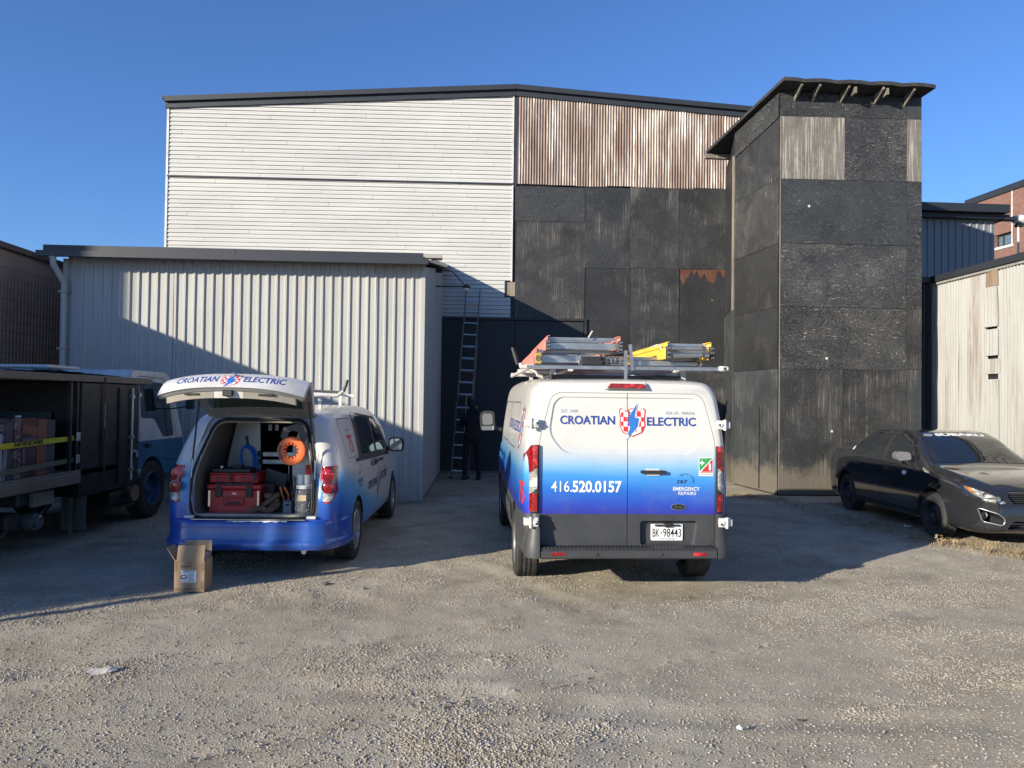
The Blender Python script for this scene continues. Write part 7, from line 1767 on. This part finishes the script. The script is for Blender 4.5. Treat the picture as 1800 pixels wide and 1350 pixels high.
for s in (-.17, .17): lrail(s, Ln * .40, Ln, .075, .03, 'fly_rail')
k = .18
while k < base_len: MB().beam(dn * k - sxv * .185, dn * k + sxv * .185, .03, .03, up=out).build('rung', ALU, lad); k += .305
k = Ln * .40 + .12
while k < Ln - .05: MB().beam(dn * k - sxv * .16 + out * .075, dn * k + sxv * .16 + out * .075, .028, .028, up=out).build('fly_rung', ALU, lad); k += .305
for s in (-.17, .17): MB().bbox(-.03, .03, -.03, .03, -.03, .03, .005); m = MB(); c = dn * (Ln * .40) + sxv * s + out * .05; m.bbox(c.x - .03, c.x + .03, c.y - .05, c.y + .05, c.z - .06, c.z + .06, .008); m.build('rung_lock', DARKSTEEL, lad)
for s in (-.195, .195): m = MB(); m.bbox(s - .035, s + .035, -.05, .05, -.0, .05, .008); m.build('foot', BLKP, lad)
m = MB(); m.tube([dn * (Ln * .42) + sxv * .03 + out * .1, dn * (Ln * .2) + sxv * .05 + out * .1, dn * .4 + sxv * .09 + out * .12], .007, 5); m.build('pull_rope', ALU, lad)

# the man, in dark work clothes, back to the yard, hands on the ladder
pf = G(828, 843); CLO = flat('black_work_cloth', (.010, .011, .015), .9, grime=.15); SKIN = flat('skin', (.30, .17, .12), .6, var=.05); BOOT = flat('boots', (.03, .025, .02), .7)
man = empty('person', (pf.x, pf.y, 0), 0, 'person in dark clothes and cap, back turned, holding the leaning ladder', 'person')
def skinned(name, V, E, Rr, mt, root=0, sub=1):
    me = bpy.data.meshes.new(name); me.from_pydata([Vector(v) for v in V], E, []); o = tmpobj(me)
    md = o.modifiers.new('s', 'SKIN'); md.use_smooth_shade = True
    if not me.skin_vertices: 
        bm = bmesh.new(); bm.from_mesh(me); bm.verts.layers.skin.verify(); bm.to_mesh(me); bm.free()
    for i, sv in enumerate(me.skin_vertices[0].data): sv.radius = (Rr[i], Rr[i] if not isinstance(Rr[i], tuple) else Rr[i][1]) if not isinstance(Rr[i], tuple) else Rr[i]; sv.use_root = (i == root)
    sb_ = o.modifiers.new('u', 'SUBSURF'); sb_.levels = sub; sb_.render_levels = sub
    dg = bpy.context.evaluated_depsgraph_get(); dg.update(); res = bpy.data.meshes.new_from_object(o.evaluated_get(dg)); bpy.data.objects.remove(o)
    r = link(name, res, man, [mt]); res.polygons.foreach_set('use_smooth', [True] * len(res.polygons)); return r
V = [(0, 0, .96), (0, .01, 1.12), (0, .03, 1.28), (0, .04, 1.42), (0, .05, 1.50), (0, .07, 1.57), (0, .09, 1.68), (0, .08, 1.78),
     (-.11, .0, .90), (-.14, .03, .50), (-.15, .0, .09), (-.16, .13, .04), (.11, .0, .90), (.15, .04, .50), (.17, -.01, .09), (.19, .12, .04),
     (-.19, .05, 1.45), (-.27, .12, 1.22), (-.19, .36, 1.30), (-.14, .44, 1.36), (.19, .05, 1.45), (.25, .16, 1.24), (.11, .34, 1.48), (.06, .42, 1.60)]
E = [(0, 1), (1, 2), (2, 3), (3, 4), (4, 5), (5, 6), (6, 7), (0, 8), (8, 9), (9, 10), (10, 11), (0, 12), (12, 13), (13, 14), (14, 15), (3, 16), (16, 17), (17, 18), (18, 19), (3, 20), (20, 21), (21, 22), (22, 23)]
Rr = [(.17, .12), (.165, .11), (.18, .12), (.17, .11), (.075, .07), (.06, .06), (.085, .10), (.07, .085), (.10, .10), (.068, .07), (.052, .055), (.045, .035), (.10, .10), (.068, .07), (.052, .055), (.045, .035), (.07, .07), (.05, .05), (.042, .042), (.03, .03), (.07, .07), (.05, .05), (.042, .042), (.03, .03)]
body = skinned('body', V, E, Rr, CLO, 0, 2)
m = MB(); m.lathe([(.092, 1.70), (.098, 1.74), (.088, 1.80), (.05, 1.835), (0, 1.84)], 'Z', (0, .09, 0), 18); m.bbox(-.06, .06, .16, .27, 1.715, 1.728, .004); m.build('cap', flat('dark_cap', (.02, .02, .028), .8), man, sm=50)
for hx_, hy_, hz_ in ((-.135, .46, 1.375), (.05, .445, 1.625)):
    m = MB(); m.M = Matrix.Translation((hx_, hy_, hz_)); m.bbox(-.04, .04, -.02, .02, -.03, .05, .014); hnd = m.build('hand', SKIN, man, sm=60)
    for f in range(4):
        x = -.032 + f * .021; l = (.052, .062, .058, .046)[f]; MB().tube([(hx_ + x, hy_, hz_ + .045), (hx_ + x, hy_ + .028, hz_ + .045 + l * .4), (hx_ + x, hy_ + .05, hz_ + .03 + l * .2), (hx_ + x, hy_ + .045, hz_ + .01)], [.0095, .009, .008, .007], 6).build('finger', SKIN, hnd, sm=60)
    MB().tube([(hx_ + .04, hy_, hz_ - .01), (hx_ + .055, hy_ + .02, hz_ + .02), (hx_ + .045, hy_ + .04, hz_ + .04)], [.012, .011, .009], 6).build('thumb', SKIN, hnd, sm=60)
for s in (-1, 1): m = MB(); m.bbox(s * .165 - .055, s * .165 + .055, -.08, .20, 0.0, .085, .025); m.build('boot', BOOT, man, sm=50)

# ================================================================ cardboard box in the foreground
bx = G(327, 1043); CARD = NT('cardboard', (.34, .235, .145), .8); v = CARD.obj(); CARD.col(CARD.mix(CARD.noise(v, 8, 5, .6), (.30, .205, .125), (.38, .27, .17))); CARD.bump(CARD.noise(CARD.scale(v, 1, 1, 30), 6, 2), .1, .002); CARD = CARD.m
TAPE = flat('brown_tape', (.25, .165, .10), .3, var=.1); CARDI = flat('cardboard_inside', (.20, .145, .105), .85)
cb = empty('cardboard_box', (bx.x, bx.y + .16, 0), R(3), 'open cardboard box with a white label and upright flaps on the gravel behind the minivan', 'box')
W2, D2, H2 = .138, .11, .285; th = .006
for nm, b in (('front_panel', (-W2, W2, -D2, -D2 + th, .012, H2)), ('back_panel', (-W2, W2, D2 - th, D2, .012, H2)), ('side_panel', (-W2, -W2 + th, -D2 + th, D2 - th, .012, H2)), ('side_panel', (W2 - th, W2, -D2 + th, D2 - th, .012, H2)), ('base_panel', (-W2, W2, -D2, D2, .003, .011))):
    MB().box(*b).build(nm, CARD, cb)
def flap(p0, p1, q1, q0, nm='flap'):
    p = [Vector(x) for x in (p0, p1, q1, q0)]; nrm = (p[1] - p[0]).cross(p[3] - p[0]).normalized() * .005
    MB().add(p + [x + nrm for x in p], [(3, 2, 1, 0), (4, 5, 6, 7), (0, 1, 5, 4), (1, 2, 6, 5), (2, 3, 7, 6), (3, 0, 4, 7)]).build(nm, CARD, cb)
flap((-W2 + .02, -D2, H2), (W2 - .005, -D2, H2), (W2, -D2 + .01, H2 + .15), (-W2 + .028, -D2 + .015, H2 + .145))
flap((-W2, D2, H2), (W2 - .01, D2, H2), (W2 - .02, D2 + .04, H2 + .15), (-W2, D2 + .04, H2 + .15))
flap((-W2, -D2 + .01, H2), (-W2, D2 - .01, H2), (-W2 - .08, D2 - .02, H2 + .12), (-W2 - .085, -D2 + .02, H2 + .12))
flap((W2, -D2 + .01, H2), (W2, D2 - .01, H2), (W2 - .03, D2 - .02, H2 + .02), (W2 - .03, -D2 + .02, H2 + .02))
m = MB(); random.seed(2); n = 9; V = []; F = []
for i in range(n):
    for j in range(n): V.append((-W2 + .012 + (2 * W2 - .03) * i / (n - 1), -D2 + .02 + (2 * D2 - .04) * j / (n - 1), H2 - .02 + .07 * random.random() * math.sin(math.pi * i / (n - 1)) + .05))
for i in range(n - 1):
    for j in range(n - 1): q = i * n + j; F.append((q, q + n, q + n + 1, q + 1))
m.add(V, F); PLS = NT('clear_wrap', (.75, .76, .80), .15); PLS.b.inputs['Transmission Weight'].default_value = .6; m.build('plastic_wrap', PLS.m, cb)
for (x0, x1, z0, z1) in ((-W2 + .004, W2 - .004, .015, .035), (W2 - .035, W2 - .004, .03, .10), (-W2 + .003, -W2 + .03, .19, .30), (W2 - .03, W2 - .003, .20, .27), (-.03, .025, .02, .07), (-.03, .025, .225, .295)):
    MB().box(x0, x1, -D2 - .0012, -D2 - .0002, z0, z1).build('packing_tape', TAPE, cb)
lb_ = MB().box(-.075, .065, -D2 - .003, -D2 - .0015, .09, .20).build('white_label', flat('label_paper', (.62, .65, .70), .5, var=.02), cb)
yb = -D2 - .0042
for k, (tt, x, z, h) in enumerate((('LED FIXTURE', -.065, .186, .008), ('MODEL SPEC', -.01, .176, .006), ('120-277V 40W', -.01, .166, .006), ('4000K DIM', -.01, .156, .006), ('5 YEAR', -.01, .146, .006), ('CARTON QTY 1', -.01, .136, .006), ('MADE FOR USE', -.01, .116, .005), ('SEE MANUAL', -.01, .104, .005))): 
    pass
def bars(x0, x1, z, h): return [(x0, z), (x1, z), (x1, z + h), (x0, z + h)]
random.seed(6); rowsb = [bars(-.055, .05, .186, .006)] + [bars(-.012, -.012 + random.uniform(.04, .075), .100 + k * .0085, .0028) for k in range(9)] + [bars(-.078, -.03, .098, .002), bars(-.078, -.035, .104, .002)]
me = poly_mesh(rowsb); on_plane(me, (0, yb, 0), (1, 0, 0), (0, 0, 1)); link('label_print', me, lb_, [flat('grey_print', (.12, .12, .14), .6)])
me = poly_mesh([[(-.077, .125), (-.07, .118), (-.025, .126), (-.02, .135), (-.028, .158), (-.068, .158), (-.078, .145)]]); on_plane(me, (0, yb, 0), (1, 0, 0), (0, 0, 1)); link('label_picture', me, lb_, [BLKT])
me = poly_mesh([[(-.068, .132), (-.03, .135), (-.034, .152), (-.064, .152)]]); on_plane(me, (0, yb - .001, 0), (1, 0, 0), (0, 0, 1)); link('label_picture_pane', me, lb_, [WHITE])
mb = MB(); pts = [(-.08, .245), (-.07, .228), (-.05, .236), (-.055, .25), (-.04, .232), (-.025, .246), (-.02, .228), (-.005, .245), (.004, .230), (.015, .246)]
mb.tube([(x, -D2 - .002, z) for x, z in pts], .0022, 4); mb.build('marker_scrawl', BLKT, cb)

# ================================================================ litter and dry grass
def litter(name, px, py, w, d, rz, mt, label, cat, h=.006):
    p = G(px, py); z = float(gz([p.x], [p.y])[0]) + .008; o = empty(name, (p.x, p.y, z), rz, label, cat)
    m = MB(); n = 5; V = []; random.seed(int(px)); 
    for i in range(n):
        for j in range(3): V.append((-w / 2 + w * i / (n - 1) + random.uniform(-.01, .01) * w * 4, -d / 2 + d * j / 2 + random.uniform(-.1, .1) * d, h * random.random()))
    F = [(i * 3 + j, (i + 1) * 3 + j, (i + 1) * 3 + j + 1, i * 3 + j + 1) for i in range(n - 1) for j in range(2)]; N_ = len(V)
    m.add(V + [(x, y, z_ - .004) for x, y, z_ in V], F + [tuple(N_ + k for k in f[::-1]) for f in F]); m.build('scrap', mt, o); return o
litter('cardboard_scrap', 180, 1182, .17, .10, R(8), flat('dirty_paper', (.52, .49, .44), .8, grime=.4), 'flattened torn piece of pale card in the left foreground', 'litter', .02)
litter('paper_litter', 1596, 929, .11, .08, 0, WHITE, 'small crumpled white paper beside the front wheel of the dark sedan', 'litter', .04)
litter('wood_strip', 213, 945, .42, .025, R(12), flat('pale_wood', (.34, .28, .20), .8), 'thin pale strip of wood on the shaded ground by the truck', 'wood strip', .004)
litter('fallen_leaf', 1407, 1262, .035, .018, R(20), flat('dead_leaf', (.10, .075, .06), .8), 'small dark dead leaf on the gravel at lower right', 'leaf', .01)
litter('twig', 1215, 1053, .13, .006, R(14), flat('dark_twig', (.06, .045, .035), .8), 'thin dark twig on the gravel behind the cargo van', 'twig', .006)
o = litter('white_stone', 1300, 1286, .028, .02, 0, WHITE, 'white pebble among the gravel at lower right', 'stone', .03)
def clod(px, py, s, label, seed):
    p = G(px, py); z = float(gz([p.x], [p.y])[0]); bm = bmesh.new(); bmesh.ops.create_icosphere(bm, subdivisions=2, radius=s)
    for v in bm.verts: v.co *= 1 + .5 * mnoise.noise(v.co * 18 + Vector((seed, 0, 0))); v.co.z *= .5
    me = bpy.data.meshes.new('clod'); bm.to_mesh(me); bm.free(); o = link('earth_clod', me, None, [flat('dark_earth', (.12, .10, .08), .9, grime=.4)]); o.location = (p.x, p.y, z + s * .25); tag(o, label, 'clod')
clod(572, 1030, .045, 'dark earth clod on the gravel behind the minivan', 1)
clod(640, 1037, .02, 'small dark lump right of the earth clod', 2)
# dry grass, countless blades in one object
DRY = NT('dry_grass', (.30, .23, .13), .85); v = DRY.obj(); DRY.col(DRY.ramp(DRY.noise(v, 7, 4), [(.3, (.16, .115, .065)), (.5, (.30, .225, .13)), (.7, (.42, .34, .21))])); DRY = DRY.m
def grass(name, pts_fn, N, hmin, hmax, seed, lie=.6):
    rs = np.random.RandomState(seed); P_ = pts_fn(rs, N); n = len(P_); a = rs.rand(n) * 6.28; L = hmin + (hmax - hmin) * rs.rand(n) ** 1.5; t_ = (rs.rand(n) * lie + .25); w = .0022 + .003 * rs.rand(n)
    dx = np.cos(a) * np.sin(t_ * 1.5); dy = np.sin(a) * np.sin(t_ * 1.5); dz = np.cos(t_ * 1.5); zz = gz(P_[:, 0], P_[:, 1])
    b = np.stack([P_[:, 0], P_[:, 1], zz], -1); d = np.stack([dx, dy, dz], -1) * L[:, None]; sd = np.stack([-np.sin(a), np.cos(a), 0 * a], -1) * w[:, None]
    mid = b + d * .55 + np.stack([0 * a, 0 * a, L * .10], -1); tip = b + d; co = np.stack([b - sd, b + sd, mid + sd * .7, mid - sd * .7, tip], 1).reshape(-1, 3)
    base_ = (np.arange(n) * 5)[:, None]; F = np.concatenate([base_ + np.array([[0, 1, 2]]), base_ + np.array([[0, 2, 3]]), base_ + np.array([[3, 2, 4]])])
    return tag(link(name, np_mesh(name, co, F, 3), None, [DRY]), kind='stuff')
def strip_pts(quads, jit=.25):
    def f(rs, N):
        out = []; tot = sum(q[4] for q in quads)
        for (x0, y0, x1, y1, wgt, wd) in quads:
            k = int(N * wgt / tot); t_ = rs.rand(k); c = fbm(x0 + (x1 - x0) * t_ + 3, y0 + (y1 - y0) * t_, 1.6, 3, 9); off = (rs.randn(k)) * wd * (.5 + c); L = math.hypot(x1 - x0, y1 - y0); nx, ny = -(y1 - y0) / L, (x1 - x0) / L
            out.append(np.stack([x0 + (x1 - x0) * t_ + nx * off, y0 + (y1 - y0) * t_ + ny * off], -1))
        return np.concatenate(out)
    return f
g1 = G(1290, 868); g2 = G(1368, 880); g3 = G(1460, 905); g4 = G(1600, 945); g5 = G(1800, 985); g6 = G(1460, 880)
grass('dry_grass', strip_pts([(g1.x, g1.y, g2.x, g2.y, 2.2, .22), (g2.x, g2.y, g3.x, g3.y, 1.2, .22), (g3.x, g3.y, g4.x, g4.y, 3.2, .22), (g4.x, g4.y, g5.x + .4, g5.y, 4.5, .16), (5.9, 10.2, 5.9, 14.2, 2.5, .18), (7.2, 9.6, 7.4, 14, 1.0, .5)]), 15000, .012, .055, 3, .75)
w0 = G(690, 880); w1 = G(744, 886)
grass('dead_leaves_and_grass', strip_pts([(-1.75, 13.4, -1.85, 17.4, 1.0, .10), (-8.5, 13.0, -1.8, 13.45, 1.2, .10), (-7.5, 9.5, -4.6, 12.5, 1.8, .8)]), 7000, .01, .05, 5, .9)
# dried weeds standing in front of the sedan
for k, (px, py, h, lb2) in enumerate(((1652, 962, .17, 'dry round seed-head weed in front of the sedan wheel'), (1680, 965, .12, 'small reddish dry weed under the sedan bumper'), (1738, 972, .15, 'dry bent stalk under the sedan bumper'), (1792, 975, .11, 'short dry weed at the right edge under the bumper'))):
    p = G(px, py); o = empty('dry_weed', (p.x, p.y, -.01), 0, lb2, 'weed', 'dry weeds in front of the sedan'); random.seed(k)
    for j in range(7):
        a = random.random() * 6.28; r = random.uniform(.02, .09); MB().tube([(0, 0, 0), (r * .4 * math.cos(a), r * .4 * math.sin(a), h * .5), (r * math.cos(a), r * math.sin(a), h * random.uniform(.6, 1))], [.004, .003, .002], 5).build('stalk', DRY, o)
    if k < 2:
        m = MB()
        for j in range(26): a = random.random() * 6.28; b = random.uniform(-1, 1); r = .04 * random.random() ** .4; c = Vector((r * math.cos(a), r * math.sin(a), h * .75 + .035 * b)); m.add([c, c + Vector((.018 * random.uniform(-1, 1), .018, .01)), c + Vector((0, .006, .02))], [(0, 1, 2)])
        tag(m.build('seed_head', DRY, o), kind='stuff')
